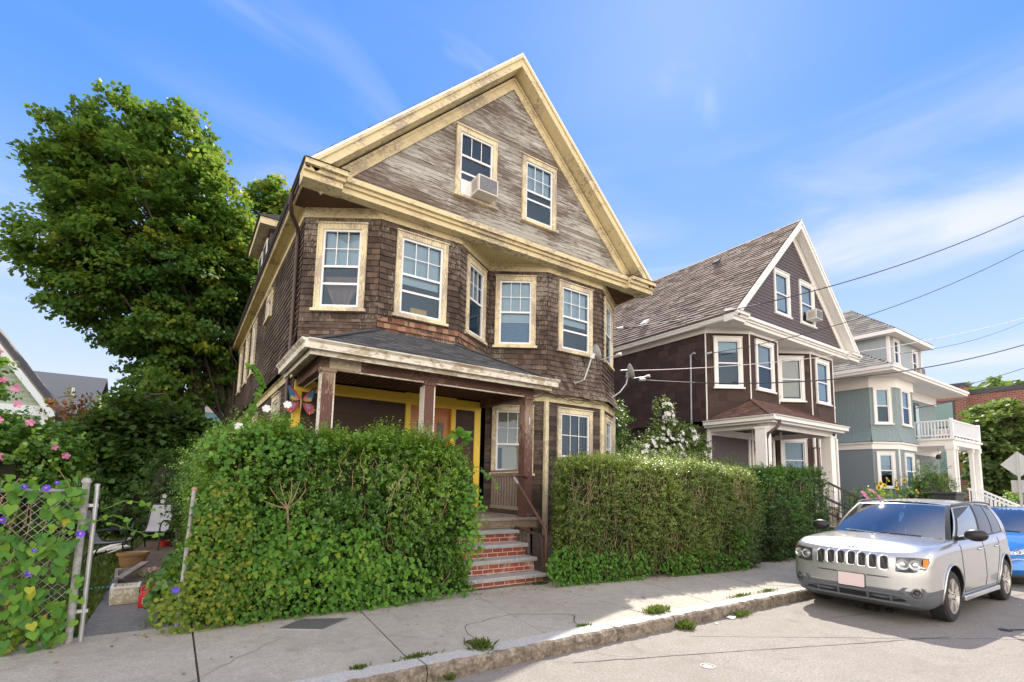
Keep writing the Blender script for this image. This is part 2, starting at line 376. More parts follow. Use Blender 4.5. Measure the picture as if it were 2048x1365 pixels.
def shingled_roof(name, cols, rough=.9):
    b = NB(name); c = b.ramp(b.attr(), cols); n = b.noise(b.obj(), 90, 3, .7)
    c = b.mix(b.math('MULTIPLY', n, .35), c, (.02, .02, .02)); b.pbr(c, rough, 0, b.bump(n, .5, .004)); return b.m
M['roofgrey'] = shingled_roof('charcoal asphalt shingles', [(0, (.045, .048, .052)), (1, (.12, .122, .125))])
M['rooftan'] = shingled_roof('weathered tan shingles', [(0, (.16, .12, .10)), (.5, (.28, .22, .185)), (1, (.37, .30, .26))])
M['roofred'] = shingled_roof('reddish brown shingles', [(0, (.10, .05, .038)), (.5, (.16, .08, .058)), (1, (.24, .13, .09))])
M['roofpale'] = shingled_roof('pale grey shingles', [(0, (.16, .15, .13)), (1, (.32, .31, .28))])
M['asph'] = shingle_mat('dark brown asphalt siding', [(0, (.036, .02, .017)), (.5, (.05, .028, .024)), (1, (.066, .038, .032))], (.10, .06, .05), -.2, (2, 2, 2))
M['plum'] = simple('plum grey clapboard', (.085, .068, .075), .6, var=.08)
M['teal'] = simple('teal painted shingles', (.21, .275, .285), .7, var=.10, scale=3)
M['tealclap'] = simple('slate teal clapboard', (.20, .24, .26), .65, var=.06)
M['greyclap'] = simple('pale grey clapboard', (.34, .39, .42), .6, var=.04)
M['interior'] = simple('dark room', (.02, .02, .024), .9)
b = NB('window glass'); fr_ = b.n('Fresnel', IOR=1.6); k = b.math('MULTIPLY', b.math('ADD', fr_.outputs[0], .005), 1.0, True)
tr = b.n('BsdfTransparent'); b.set(tr, 0, (.86, .90, .92)); gl = b.n('BsdfGlossy', Roughness=.02); b.set(gl, 'Color', (.5, .7, .95))
wv = b.bump(b.noise(b.obj(), 2.2, 2), .06, .05); b.set(gl, 'Normal', wv)
mx = b.n('MixShader'); b.set(mx, 0, k); b.link(tr.outputs[0], mx.inputs[1]); b.link(gl.outputs[0], mx.inputs[2]); b.link(mx.outputs[0], b.out.inputs[0]); M['glass'] = b.m
def blindmat(name, col, n=34, st=.5):
    b = NB(name); w = b.n('TexWave', {'bands_direction': 'Z'}, Vector=b.obj(), Scale=n / 2.0, Distortion=.25)
    c = b.mix(w.outputs[0], tuple(x * .72 for x in col), col); b.pbr(c, .6, 0, b.bump(w.outputs[0], st, .01)); return b.m
M['blind'] = blindmat('white slat blind', (.50, .63, .72)); M['blindcream'] = blindmat('cream slat blind', (.80, .74, .60)); M['shade'] = simple('roller shade', (.44, .60, .72), .8)
M['curtain'] = simple('mauve curtain', (.25, .15, .13), .9, var=.3, scale=14); M['amber'] = simple('mustard chair back', (.55, .34, .05), .6)
M['bluecloth'] = simple('blue patterned cloth', (.10, .20, .36), .8, var=.5, scale=22)
b = NB('brick steps'); br = b.n('TexBrick', {'offset': .5}, Scale=1.0)
br.inputs['Brick Width'].default_value = .205; br.inputs['Row Height'].default_value = .072; br.inputs['Mortar Size'].default_value = .006; br.inputs['Bias'].default_value = -.1
tcn = b.n('TexCoord'); cmb = b.n('SeparateXYZ'); b.link(tcn.outputs['Object'], cmb.inputs[0]); cx = b.n('CombineXYZ')
b.set(cx, 0, b.math('ADD', cmb.outputs[0], cmb.outputs[1])); b.link(cmb.outputs[2], cx.inputs[1]); b.link(cx.outputs[0], br.inputs['Vector'])
b.set(br, 'Color1', (.30, .060, .035)); b.set(br, 'Color2', (.17, .05, .04)); b.set(br, 'Mortar', (.50, .42, .33))
c = b.mix(b.ramp(b.noise(b.obj(), 3.5, 4), [(.55, 0.0), (.72, .6)]), br.outputs[0], (.55, .48, .42)); b.pbr(c, .85, 0, b.bump(br.outputs[1], -.6, .008)); M['brick'] = b.m
b = NB('far red brick'); br = b.n('TexBrick', {'offset': .5}, Scale=1.0)
br.inputs['Brick Width'].default_value = .42; br.inputs['Row Height'].default_value = .16; br.inputs['Mortar Size'].default_value = .012
tcn = b.n('TexCoord'); cmb = b.n('SeparateXYZ'); b.link(tcn.outputs['Object'], cmb.inputs[0]); cx = b.n('CombineXYZ')
b.set(cx, 0, b.math('ADD', cmb.outputs[0], cmb.outputs[1])); b.link(cmb.outputs[2], cx.inputs[1]); b.link(cx.outputs[0], br.inputs['Vector'])
b.set(br, 'Color1', (.27, .085, .055)); b.set(br, 'Color2', (.16, .06, .045)); b.set(br, 'Mortar', (.38, .30, .26)); b.pbr(br.outputs[0], .85); M['farbrick'] = b.m
def speck(name, c0, c1, c2, sc=140, big=1.2, bumpd=.004, rough=.9, st=.4):
    b = NB(name); v = b.obj(); f = b.noise(v, sc, 3, .7); f2 = b.noise(v, sc * .33, 3, .75); g = b.noise(v, big, 6, .65); h = b.noise(v, big * 9, 4, .6); w = b.noise(v, big * 3.1, 7, .7, 1.2)
    ff = b.math('ADD', b.math('MULTIPLY', f, .5), b.math('MULTIPLY', f2, .5))
    c = b.mix(b.ramp(ff, [(.38, 0.0), (.62, 1.0)]), tuple(x * .82 for x in c0), tuple(min(1, x * 1.08) for x in c1)); c = b.mix(b.ramp(b.math('ADD', b.math('MULTIPLY', g, .6), b.math('MULTIPLY', h, .4)), [(.42, 0.0), (.66, .8)]), c, c2)
    c = b.mix(b.ramp(w, [(.56, 0.0), (.70, .38)]), c, tuple(x * .48 for x in c2))
    b.pbr(c, rough, 0, b.bump(ff, st, bumpd)); return b.m
M['concrete'] = speck('worn concrete', (.33, .298, .25), (.46, .42, .355), (.265, .235, .195), 170, .8)
M['oldconcrete'] = speck('dark yard concrete', (.16, .155, .15), (.24, .23, .22), (.12, .115, .11), 90, 1.1)
M['asphalt'] = speck('pale worn asphalt', (.155, .14, .125), (.33, .305, .275), (.19, .165, .14), 120, .55, .008)
M['granite'] = speck('granite kerb top', (.30, .29, .28), (.55, .54, .52), (.40, .38, .35), 120, 2.5)
M['graniteface'] = speck('dirty granite face', (.13, .10, .075), (.32, .27, .21), (.07, .055, .042), 26, 3.5, .02, st=.9)
M['treadstone'] = speck('grey stone tread', (.30, .30, .31), (.44, .43, .42), (.34, .32, .29), 80, 2.5)
M['found'] = speck('foundation', (.22, .2, .18), (.3, .28, .26), (.18, .16, .14), 30, 2)
M['soil'] = speck('bare soil', (.10, .07, .048), (.22, .16, .11), (.13, .10, .06), 45, 1.8, .02, st=.8)
M['greywood'] = peeling('grey weathered timber', (.20, .165, .135), (.34, .29, .24), .6, (1.5, 6, 6), dirt=(.07, .05, .04))
M['rust'] = simple('rusty pipe', (.15, .075, .055), .6, .3, var=.4, scale=9)
M['galv'] = simple('galvanised steel', (.45, .46, .47), .45, .7, var=.15)
M['postpaint'] = speck('chalky grey post', (.30, .30, .30), (.42, .42, .41), (.20, .19, .17), 30, 4)
M['blackmetal'] = simple('black painted metal', (.02, .022, .026), .4, .3)
M['cable'] = simple('black cable', (.03, .03, .035), .6); M['cablewhite'] = simple('pale cable', (.65, .6, .62), .6)
M['dish'] = simple('grey dish enamel', (.42, .44, .45), .45)
M['twig'] = simple('twig bark', (.32, .22, .14), .85, var=.35, scale=20); M['bark'] = simple('dark bark', (.075, .062, .05), .95, var=.35, scale=8, bump=.8)
M['core'] = simple('dark light blocking core', (.022, .026, .012), .95, var=.4, scale=20)  # dark solid filler added inside foliage to stop light passing through
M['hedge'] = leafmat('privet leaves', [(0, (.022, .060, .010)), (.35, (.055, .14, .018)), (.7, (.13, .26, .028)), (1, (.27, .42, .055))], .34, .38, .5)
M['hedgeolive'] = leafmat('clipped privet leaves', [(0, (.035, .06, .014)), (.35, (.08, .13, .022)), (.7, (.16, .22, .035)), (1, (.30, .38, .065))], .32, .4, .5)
M['vine'] = leafmat('bright vine leaves', [(0, (.04, .13, .015)), (.5, (.085, .22, .022)), (.85, (.14, .30, .03)), (1, (.30, .34, .03))], .35)
M['creeper'] = leafmat('yellowing creeper', [(0, (.06, .13, .018)), (.5, (.15, .22, .02)), (.8, (.26, .27, .03)), (1, (.30, .16, .03))], .35)
M['heart'] = leafmat('heart leaves', [(0, (.05, .17, .035)), (.5, (.12, .29, .04)), (.9, (.22, .40, .045)), (1, (.50, .46, .05))], .4)
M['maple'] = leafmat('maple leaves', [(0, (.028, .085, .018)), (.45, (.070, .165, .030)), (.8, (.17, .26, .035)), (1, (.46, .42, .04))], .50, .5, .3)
M['darkleaf'] = leafmat('dark leaves', [(0, (.014, .038, .010)), (1, (.06, .13, .022))], .3)
M['paleleaf'] = leafmat('sunny leaves', [(0, (.055, .10, .030)), (.5, (.14, .21, .055)), (1, (.34, .40, .12))], .35)
M['pink'] = leafmat('pink petals', [(0, (.62, .13, .33)), (1, (.85, .36, .55))], .3); M['whitepetal'] = leafmat('white petals', [(0, (.7, .66, .66)), (1, (.88, .86, .85))], .3)
M['indigo'] = leafmat('indigo petals', [(0, (.035, .03, .45)), (1, (.14, .08, .62))], .2); M['sunpetal'] = leafmat('yellow petals', [(0, (.75, .48, .02)), (1, (.85, .62, .03))], .3)
M['maroon'] = leafmat('maroon leaves', [(0, (.10, .022, .012)), (1, (.20, .06, .03))], .3)
M['grass'] = leafmat('grass blades', [(0, (.05, .075, .018)), (.6, (.10, .15, .03)), (1, (.24, .24, .07))], .3)
M['litter'] = leafmat('dry leaves', [(0, (.14, .07, .035)), (.6, (.28, .17, .08)), (1, (.40, .30, .14))], .1)
# ---------------------------------------------------------------- windows
def window(root, fr, u0, u1, v0, v1, cas='cream_v', cw=.11, sill=True, blind=.72, bmat='shade', low=None, rails=(.5,), mun=(3, 2), label=None, thick=.05, name='window', sash='white', low_blind=0.0):
    g0, g1, h0, h1 = u0 + cw, u1 - cw, v0 + (.07 if sill else cw), v1 - cw
    mb = MB()
    mb.fbox(fr, u0, g0, v0, v1, -.02, thick); mb.fbox(fr, g1, u1, v0, v1, -.02, thick); mb.fbox(fr, g0, g1, h1, v1, -.02, thick - .003)
    mb.fbox(fr, u0 - .015, u1 + .015, v1, v1 + .025, -.02, thick + .025)
    mb.fbox(fr, u0 + .012, u0 + .03, v0 + .03, v1 - .02, thick, thick + .012); mb.fbox(fr, u1 - .03, u1 - .012, v0 + .03, v1 - .02, thick, thick + .012)
    if sill: mb.fbox(fr, u0 - .04, u1 + .04, v0 - .035, v0 + .02, -.02, thick + .045); mb.fbox(fr, g0, g1, v0 + .02, h0, -.02, thick - .008)
    else: mb.fbox(fr, g0, g1, v0, h0, -.02, thick - .003)
    for (a, b_, c_, d) in (((g0, h0), (g0, h1), -.0, -.35), ((g1, h1), (g1, h0), 0, -.35), ((g0, h1), (g1, h1), 0, -.35), ((g1, h0), (g0, h0), 0, -.35)):
        mb.face([fr.P(*a, -.02), fr.P(*b_, -.02), fr.P(*b_, -.4), fr.P(*a, -.4)], 1)
    mb.face([fr.P(g0, h0, -.4), fr.P(g1, h0, -.4), fr.P(g1, h1, -.4), fr.P(g0, h1, -.4)], 1)
    w = mb.build(name, [M[cas], M['interior']], root)
    if label: w['label'] = label
    f = MB(); s = .042; zf, zb = .022, -.03
    for a0, a1, b0, b1 in ((g0, g0 + s, h0, h1), (g1 - s, g1, h0, h1), (g0 + s, g1 - s, h1 - s, h1), (g0 + s, g1 - s, h0, h0 + s)): f.fbox(fr, a0, a1, b0, b1, zb, zf)
    H = h1 - h0; i0, i1 = g0 + s, g1 - s
    for k, r_ in enumerate(rails):
        y = h0 + H * r_; f.fbox(fr, i0, i1, y - .022, y + .022, zb, zf - .004 - k * .016)
    ym = h0 + H * rails[0] + .02; yt = h1 - s
    for k in range(1, mun[0]): x = i0 + (i1 - i0) * k / mun[0]; f.fbox(fr, x - .008, x + .008, ym, yt, -.008, .004)
    for k in range(1, mun[1]): y = ym + (yt - ym) * k / mun[1]; f.fbox(fr, i0, i1, y - .008, y + .008, -.008, .0025)
    f.build('frame', M[sash], w)
    p = MB(); p.face([fr.P(i0, h0 + s, -.014), fr.P(i1, h0 + s, -.014), fr.P(i1, h1 - s, -.014), fr.P(i0, h1 - s, -.014)]); p.build('pane', M['glass'], w)
    if blind:
        q = MB(); q.fbox(fr, i0 + .004, i1 - .004, h1 - s - (H - 2 * s) * blind, h1 - s, -.075, -.07); q.build('blind', M[bmat], w)
    if low == 'curtain':
        q = MB(); n = 14
        for sd in (0, 1):
            for k in range(n):
                a, b_ = k / n, (k + 1) / n; y0, y1 = h0 + s, h0 + H * .42; L = (i1 - i0) * .5
                X = lambda t, tp: (i0 + t * L * (1 - .75 * (1 - tp)) if sd == 0 else i1 - t * L * (1 - .75 * (1 - tp)))
                X2 = lambda t, tp: i0 + (i1 - i0) * (.5 + (t - .5 + (sd - .5) * .3) * (.35 + .65 * tp) * .9)
                za = -.12 + .02 * math.sin(a * 40); z2 = -.12 + .02 * math.sin(b_ * 40)
                q.face([fr.P(X2(a, 0), y0, za), fr.P(X2(b_, 0), y0, z2), fr.P(X2(b_, 1), y1, z2), fr.P(X2(a, 1), y1, za)])
        q.build('curtain', M['curtain'], w)
    if low == 'chair':
        q = MB(); c = (i0 + i1) / 2; q.fbox(fr, c - .17, c + .2, h0 + s, h0 + s + .17, -.16, -.12); q.build('chair_back', M['amber'], w, bevel=.03)
    if low == 'cloth':
        q = MB(); q.fbox(fr, i0 + .004, i1 - .004, h0 + s, h0 + H * .40, -.095, -.09); q.build('window_cloth', M['bluecloth'], w)
    if low == 'blindlow':
        q = MB(); q.fbox(fr, i0 + .1, i0 + (i1 - i0) * .72, h0 + s, h0 + H * .40, -.095, -.09); q.build('lower_blind', M['blindcream'], w)
    return w

A_, B_, C_, D_, E_, F2, G_ = (1.69, 10.05), (2.95, 9.22), (4.71, 9.2), (5.92, 10.0), (7.12, 9.2), (8.93, 9.2), (10.2, 10.05)
YB = 23.5
def gable_house(dx, dy, dz, S, root):
    sh = lambda p: (p[0] + dx, p[1] + dy)
    A, B, C, D, E, F, G = map(sh, (A_, B_, C_, D_, E_, F2, G_)); yb = YB + dy; XC = 5.93 + dx
    Zf, Zbelt = 6.94 + dz, 3.75 + dz
    fAB, fBC, fCD, fDE, fEF, fFG = [wall(p, q) for p, q in ((A, B), (B, C), (C, D), (D, E), (E, F), (F, G))]
    fL = wall((A[0], yb), A); fRt = wall(G, (G[0], yb)); fBk = wall((G[0], yb), (A[0], yb))
    sm = [M[S['wall']], M['dark']]; rh, wd, lp = S['row'], S['wid'], S['lip']
    w0, w1 = 5.05 + dz, 6.81 + dz
    HO = {'AB': [(.27, 1.25, w0, w1)], 'BC': [(.32, 1.45, w0, w1)], 'CD': [(.29, 1.22, w0, w1)], 'DE': [(.17, 1.16, w0, w1)], 'EF': [(.33, 1.45, w0, w1)], 'FG': [(.22, 1.26, w0, w1)]}
    sideW = [(u_, u_ + w_, a_ + dz, b_ + dz) for (u_, w_, a_, b_) in S['sidewin']]
    # upper walls
    mb = MB(); fl = (4.75 + dz, S['flare'])
    def FB(nm, fr, fl):
        a, c = {'DE': (0, .38), 'EF': (.38, .38), 'FG': (.38, 0)}.get(nm, (0, 0)); z0_ = Zbelt + .17
        return lambda v: (-a * fl[1] * max(0, (fl[0] - v) / (fl[0] - z0_)) ** 2, fr.L + c * fl[1] * max(0, (fl[0] - v) / (fl[0] - z0_)) ** 2)
    for nm, fr in (('AB', fAB), ('BC', fBC), ('CD', fCD), ('DE', fDE), ('EF', fEF), ('FG', fFG)):
        tf = None
        siding(mb, fr, Zbelt + .17, Zf, rh, FB(nm, fr, fl), HO[nm], lp, wd, flare=fl if nm in ('DE', 'EF', 'FG') else None, vjit=S['vj'], tfn=tf)
    mb.build('front_wall', sm, root)
    mb = MB(); siding(mb, fL, Zbelt + .17, Zf, rh, (0, fL.L), sideW, lp, wd, flare=fl, vjit=S['vj']); mb.build('side_wall', sm, root)
    mb = MB(); siding(mb, fRt, .6, Zf, .3, (0, fRt.L), (), lp, (.5, 1), vjit=0); siding(mb, fBk, .6, Zf, .3, (0, fBk.L), (), lp, (.5, 1), vjit=0)
    mb.box(A[0] + .05, G[0] - .05, A[1] + .75, yb - .05, .2, Zf - .1, 1); mb.build('rear_walls' if 0 else 'rear_wall', sm, root)
    if S.get('fresh'):
        mb = MB()
        for fr, u0, u1 in ((fBC, .0, fBC.L), (fCD, 0, fCD.L * .62)):
            siding(mb, fr, 4.62 + dz, 5.0 + dz, rh, (u0, u1), (), lp + .006, wd, vjit=.006)
        mb.build('bare_cedar_patch', [M['shingle_fresh'], M['dark']], root)
        mb = MB()
        for nm, fr in (('DE', fDE), ('EF', fEF), ('FG', fFG)): siding(mb, fr, Zbelt + .17, Zbelt + 1.0, rh, FB(nm, fr, fl), (), lp + .006, wd, flare=(4.75 + dz, S['flare'] + .004), vjit=.02, jit=.01)
        siding(mb, fL, Zbelt + .17, Zbelt + 1.15, rh, (fL.L - 5.5, fL.L), (), lp + .006, wd, flare=(4.9 + dz, S['flare']), vjit=.012, jit=.008)
        siding(mb, fAB, 4.2 + dz, 4.95 + dz, rh, (0, fAB.L), (), lp + .006, wd, vjit=.012)
        mb.build('weathered_shingle_band', [M['shingle_grey'], M['dark']], root)
    for nm, fr in (('AB', fAB), ('BC', fBC), ('CD', fCD), ('DE', fDE), ('EF', fEF), ('FG', fFG)):
        u0, u1, a, c = HO[nm][0]; window(root, fr, u0, u1, a, c, cas=S['cas'], **S['win'][nm])
    for (u0, u1, a, c) in sideW: window(root, fL, u0, u1, a, c, cas=S['cas'], blind=.8, mun=(1, 1) if c - a < 1 else (3, 2), rails=(.5,) if c - a > 1 else (.98,))
    # frieze, belts, corner strips
    mb = MB()
    for fr in (fL, fAB, fBC, fCD, fDE, fEF, fFG, fRt):
        mb.fbox(fr, -.01, fr.L + .01, Zf, 7.13 + dz, -.02, .035); mb.fbox(fr, 0, fr.L, 7.075 + dz, 7.13 + dz, .035, .06)
    mb.build('frieze', M[S['trim']], root)
    mb = MB()
    for fr in ((fDE, fEF, fFG) if not S.get('belt_side') else (fL, fDE, fEF, fFG)): mb.fbox(fr, -.02, fr.L + .02, Zbelt - .02, Zbelt + .17, -.02, .045); mb.fbox(fr, -.02, fr.L + .02, Zbelt + .13, Zbelt + .17, .045, .08)
    if S['belt']: mb.build('belt_course', M[S['belt']], root)
    # lower walls
    mb = MB(); lo = [(.16, 1.15, 2.0 + dz, 3.60 + dz)]; lo2 = [(.32, 1.46, 1.9 + dz, 3.62 + dz)]; lo3 = [(.25, 1.25, 1.9 + dz, 3.60 + dz)]
    for fr, h in ((fDE, lo), (fEF, lo2), (fFG, lo3)): siding(mb, fr, .6, Zbelt, S['lowrow'], (0, fr.L), h, S['lowlip'], S['lowwid'], vjit=.004, jit=.003)
    mb.build('lower_bay_wall', [M[S['lowbay']], M['dark']], root)
    mb = MB(); sl_ = [(fL.L - 2.38, fL.L - 1.44, 1.9 + dz, 3.62 + dz), (fL.L - 6.05, fL.L - 5.15, 1.9 + dz, 3.58 + dz)]
    siding(mb, fL, .6, Zbelt, .11, (0, fL.L), sl_ if S.get('belt_side') else (), S['lowlip'], (1.5, 3.0), vjit=.002); mb.build('lower_side_wall', [M[S['lowside']], M['dark']], root)
    if S.get('belt_side'):
        for h in sl_: window(root, fL, *h, cas=S['cas'], blind=.6)
    window(root, fDE, *lo[0], cas=S['cas'], **S['win']['DE1']); window(root, fEF, *lo2[0], cas=S['cas'], **S['win']['EF1']); window(root, fFG, *lo3[0], cas=S['cas'], blind=.5)
    mb = MB()
    for p, q in ((E, .07), (F, .07), (G, .07)):
        mb.tube([(p[0], p[1], .6), (p[0], p[1], Zbelt - .02)], q, 8)
    mb.build('corner_board', M[S['cas']], root)
    mb = MB()
    for fr in (fL, fDE, fEF, fFG, fRt): mb.fbox(fr, 0, fr.L, 0.0, .6, -.05, .01)
    mb.build('foundation', M['found'], root)
    if S.get('strips'):
        mb = MB()
        for p in (A, B, C, E, F, G): mb.tube([(p[0], p[1] - .005, .8), (p[0], p[1] - .005, Zf)], .024, 6)
        mb.build('corner_strip', M['whitepaint'], root)
    # porch back wall
    pw = wall((A[0], A[1] - .03), (D[0] - .14, A[1] - .03)); X0 = A[0]
    dl, dr = S['door'][0] + dx - X0, S['door'][1] + dx - X0
    mb = MB(); siding(mb, pw, 1.12 + dz, 3.46 + dz, .115, (0, pw.L), [(dl, dr, 1.0, 3.62 + dz)], .012, (1.2, 2.6), vjit=.001); mb.build('porch_back_wall', [M[S['clap']], M['dark']], root)
    mb = MB(); t = S['porchtrim']
    mb.fbox(pw, 0, dl, 3.44 + dz, 3.66 + dz, -.02, .05); mb.fbox(pw, dr, pw.L, 3.44 + dz, 3.66 + dz, -.02, .05); mb.fbox(pw, dl, dr, 3.42 + dz, 3.68 + dz, -.02, .06)
    mb.fbox(pw, dl, dl + .11, 1.12 + dz, 3.42 + dz, -.02, .06); mb.fbox(pw, dr - .11, dr, 1.12 + dz, 3.42 + dz, -.02, .06)
    mb.fbox(pw, -.02, .13, 1.12 + dz, 3.44 + dz, -.02, .04); mb.fbox(pw, pw.L - .16, pw.L, 1.12 + dz, 3.44 + dz, -.02, .045)
    mb.build('porch_trim', M[t], root)
    a0, a1 = dl + .11, dr - .11; mb = MB(); mb.fbox(pw, a0, a1, 1.12 + dz, 3.42 + dz, -.08, -.03)
    mb.fbox(pw, (a0 + a1) / 2 - .01, (a0 + a1) / 2 + .01, 1.12 + dz, 3.42 + dz, -.03, -.02)
    door = mb.build('door', simple('varnished orange door' if dx < 5 else 'varnished brown door', S['doorcol'], .35, var=.25, scale=3), root)
    mb = MB()
    if dx < 5:
        for c in (a0 + (a1 - a0) * .27, a0 + (a1 - a0) * .76):
            mb.fbox(pw, c - .075, c + .075, 2.15 + dz, 3.1 + dz, -.03, -.018, 0)
            for k in range(5): mb.fbox(pw, c - .065 + k * .028, c - .06 + k * .028, 2.15 + dz, 3.1 + dz, -.018, -.012, 1)
        mb.build('glass_light', [M['interior'], M['galv']], door)
    else:
        c = (a0 + a1) / 2; pts = [pw.P(c + .19 * math.cos(k * PI / 12), 2.45 + dz + .62 * math.sin(k * PI / 12), -.026) for k in range(24)]
        mb.prism(pts, -pw.N * -.02, 0); mb.build('glass_light', M['blindcream'], door)
    mb = MB(); mb.lathe(pw.P(a1 - .07, 2.05 + dz, -.03), [(0.0, .09), (.025, .085), (.03, .06), (.012, .03), (.012, 0)], pw.N, 12); mb.build('handle', M['galv'], door)
    # porch structure
    fy = 8.02 + dy; px0, px1 = 1.72 + dx, 5.88 + dx; bz0, bz1 = 3.53 + dz, 3.79 + dz
    mb = MB(); mb.box(px0, px1, fy, fy + .16, bz0, bz1); mb.box(px0, px0 + .12, fy + .16, A[1] - .06, bz0, bz1); mb.box(px1 - .14, px1, fy + .16, D[1] - .05, bz0, bz1)
    beam = mb.build('porch_beam', M[S['beam']], root)
    mb = MB(); mb.box(px0 - .012, px1 + .012, fy - .012, fy + .03, bz0 - .02, bz0 + .0); mb.box(px0 - .012, px1 + .012, fy - .02, fy, bz1 - .05, bz1); mb.box(px0 + .12, px0 + .14, fy + .16, A[1] - .1, bz0 - .02, bz0)
    mb.build('beam_trim', M[S['beamtrim']], beam)
    if dx < 5: mb = MB(); mb.box(px0 + .12, px0 + .62, fy - .035, fy, bz0 - .0, bz1 - .02); mb.build('pale_patch_board', M['oldwhite'], beam)
    mb = MB(); mb.box(px0 + .05, px1 - .05, fy + .1, A[1] - .05, 3.70 + dz, 3.74 + dz)
    k = px0 + .05
    while k < px1 - .1: mb.box(k, k + .012, fy + .15, A[1] - .1, 3.692 + dz, 3.70 + dz, 1); k += .1
    mb.build('porch_ceiling', [M[S['ceil']], M['dark']], root)
    pw_ = S['postw']
    for i, x in enumerate(S['posts']):
        x += dx; mb = MB(); yy = fy + .08
        mb.box(x - pw_, x + pw_, yy - pw_, yy + pw_, 1.15 + dz, bz0 - .06); mb.box(x - pw_ - .02, x + pw_ + .02, yy - pw_ - .02, yy + pw_ + .02, bz0 - .06, bz0 - .002)
        mb.box(x - pw_ - .015, x + pw_ + .015, yy - pw_ - .015, yy + pw_ + .015, 1.12 + dz, 1.17 + dz)
        post = mb.build('porch_post', M[S['post']], root, bevel=.006)
        if dx < 5 and i < 2: mb = MB(); mb.box(x - pw_ - .006, x - pw_ - .001, yy - pw_, yy + pw_, 1.2, bz0 - .07); mb.box(x + pw_ - .02, x + pw_ + .002, yy - pw_ - .004, yy - pw_ + .0, 1.2, bz0 - .07); mb.build('bare_edge', M['oldwhite'], post)
    mb = MB(); mb.box(px0 - .06, px1 + .06, fy - .12, A[1], 1.07 + dz, 1.12 + dz); mb.box(px0, px1 + .02, fy - .07, fy - .03, .93 + dz, 1.068 + dz); mb.box(px1 - .05, px1, fy - .03, D[1] + .1, .4, 1.068 + dz); mb.box(px0, px0 + .05, fy, A[1], .3, 1.068 + dz); mb.box(px0, 3.6 + dx, fy - .03, fy + .01, .3, 1.068 + dz); mb.box(5.3 + dx, px1, fy - .03, fy + .01, .3, .93 + dz)
    mb.build('porch_floor', M[S['floor']], root)
    # porch roof
    ex0, ex1, ey = 1.45 + dx, 6.17 + dx, 7.70 + dy; ez = 3.85 + dz; wy = 9.25 + dy; k_ = .55; L = 1 / math.sqrt(1 + k_ * k_)
    mb = MB(); rr = (M[S['proof']], M['dark'])
    fr = Fr((ex0, ey, ez), (1, 0, 0), (0, 1, k_), (0, -k_, 1)); W_ = ex1 - ex0
    siding(mb, fr, 0, (wy - ey) / L, .13, lambda v: (v * L, W_ - v * L), (), .012, (.16, .3), jit=.003, vjit=.003, m=0)
    fr = Fr((ex0, A[1], ez), (0, -1, 0), (1, 0, k_), (-k_, 0, 1)); W2 = A[1] - ey
    siding(mb, fr, 0, 1.5 / L, .13, lambda v: (max(0, min(W2, (v * L) * .62)), W2 - v * L), (), .012, (.16, .3), jit=.003, vjit=.003)
    fr = Fr((ex1, ey, ez), (0, 1, 0), (-1, 0, k_), (k_, 0, 1))
    siding(mb, fr, 0, 1.5 / L, .13, lambda v: (v * L, min(W2, 2.25 - (v * L) * .35)), (), .012, (.16, .3), jit=.003, vjit=.003)
    prf = mb.build('porch_roof', rr, root)
    mb = MB()
    for a, b2 in (((ex0, ey, ez + .01), (ex0 + 1.5, ey + 1.5, ez + .01 + 1.5 * k_)), ((ex1, ey, ez + .01), (ex1 - 1.5, ey + 1.5, ez + .01 + 1.5 * k_))): mb.beam(a, b2, .16, .025)
    mb.build('hip_cap', M[S['proof']], prf)
    mb = MB(); G0 = ez - .13
    prof = [(0, .0), (.0, .09), (-.05, .13), (-.05, .145), (.06, .145), (.06, 0)]
    def gut(mbx, a, b2, outdir, pr=prof, z=G0):
        a, b2, o = Vector(a), Vector(b2), Vector(outdir); d = b2 - a
        mbx.prism([a + o * (-p[0]) + Vector((0, 0, p[1])) for p in pr], d)
    gut(mb, (ex0 - .02, ey - .06, G0), (ex1 + .05, ey - .06, G0), (0, -1, 0)); gut(mb, (ex0 - .06, A[1] - .05, G0 - .001), (ex0 - .06, ey - .07, G0 - .001), (-1, 0, 0)); gut(mb, (ex1 + .06, ey - .05, G0), (ex1 + .06, 9.75 + dy, G0), (1, 0, 0))
    mb.build('gutter', M[S['gut']], prf)
    mb = MB(); mb.box(ex0 + .04, ex1 - .04, ey + .04, ey + .07, ez - .20, ez - .03); mb.box(ex0 + .04, ex0 + .07, ey + .07, A[1] - .03, ez - .20, ez - .03); mb.box(ex1 - .07, ex1 - .04, ey + .07, 9.8 + dy, ez - .20, ez - .03)
    mb.box(ex0 + .07, ex1 - .07, ey + .07, fy - .03, ez - .10, ez - .06); mb.box(ex0 + .07, px0 - .02, fy - .03, A[1] - .03, ez - .10, ez - .06); mb.box(px1 + .02, ex1 - .07, fy - .03, 9.8 + dy, ez - .10, ez - .06)
    mb.build('fascia', M[S['fas']], prf)
    # gable
    ya = 9.12 + dy; apx = 11.30 + dz; zb_ = 7.46 + dz
    gf = Fr((XC, ya, 0), (1, 0, 0), (0, 0, 1), (0, -1, 0)); hw = lambda v: max(.0, (apx - v) / .985)
    aw = [(u0 - .0 + 0, u1, a_ + dz, b_ + dz) for (u0, u1, a_, b_) in S['attic']]
    mb = MB(); siding(mb, gf, zb_, apx, S['grow'], lambda v: (-hw(v), hw(v)), aw, S['glip'], S['gwid'], jit=.0015, vjit=.001); mb.build('gable_wall', [M[S['gable']], M['dark']], root)
    for i, h in enumerate(aw): window(root, gf, *h, cas=S['gcas'], cw=S.get('gcw', .11), **S['win']['at%d' % i])
    top = 11.85 + dz; ez0 = 7.33 + dz; hwid = top - ez0
    yf = 8.74 + dy
    # rake: outer fascia, soffit, inner frieze
    mb = MB(); mi = MB()
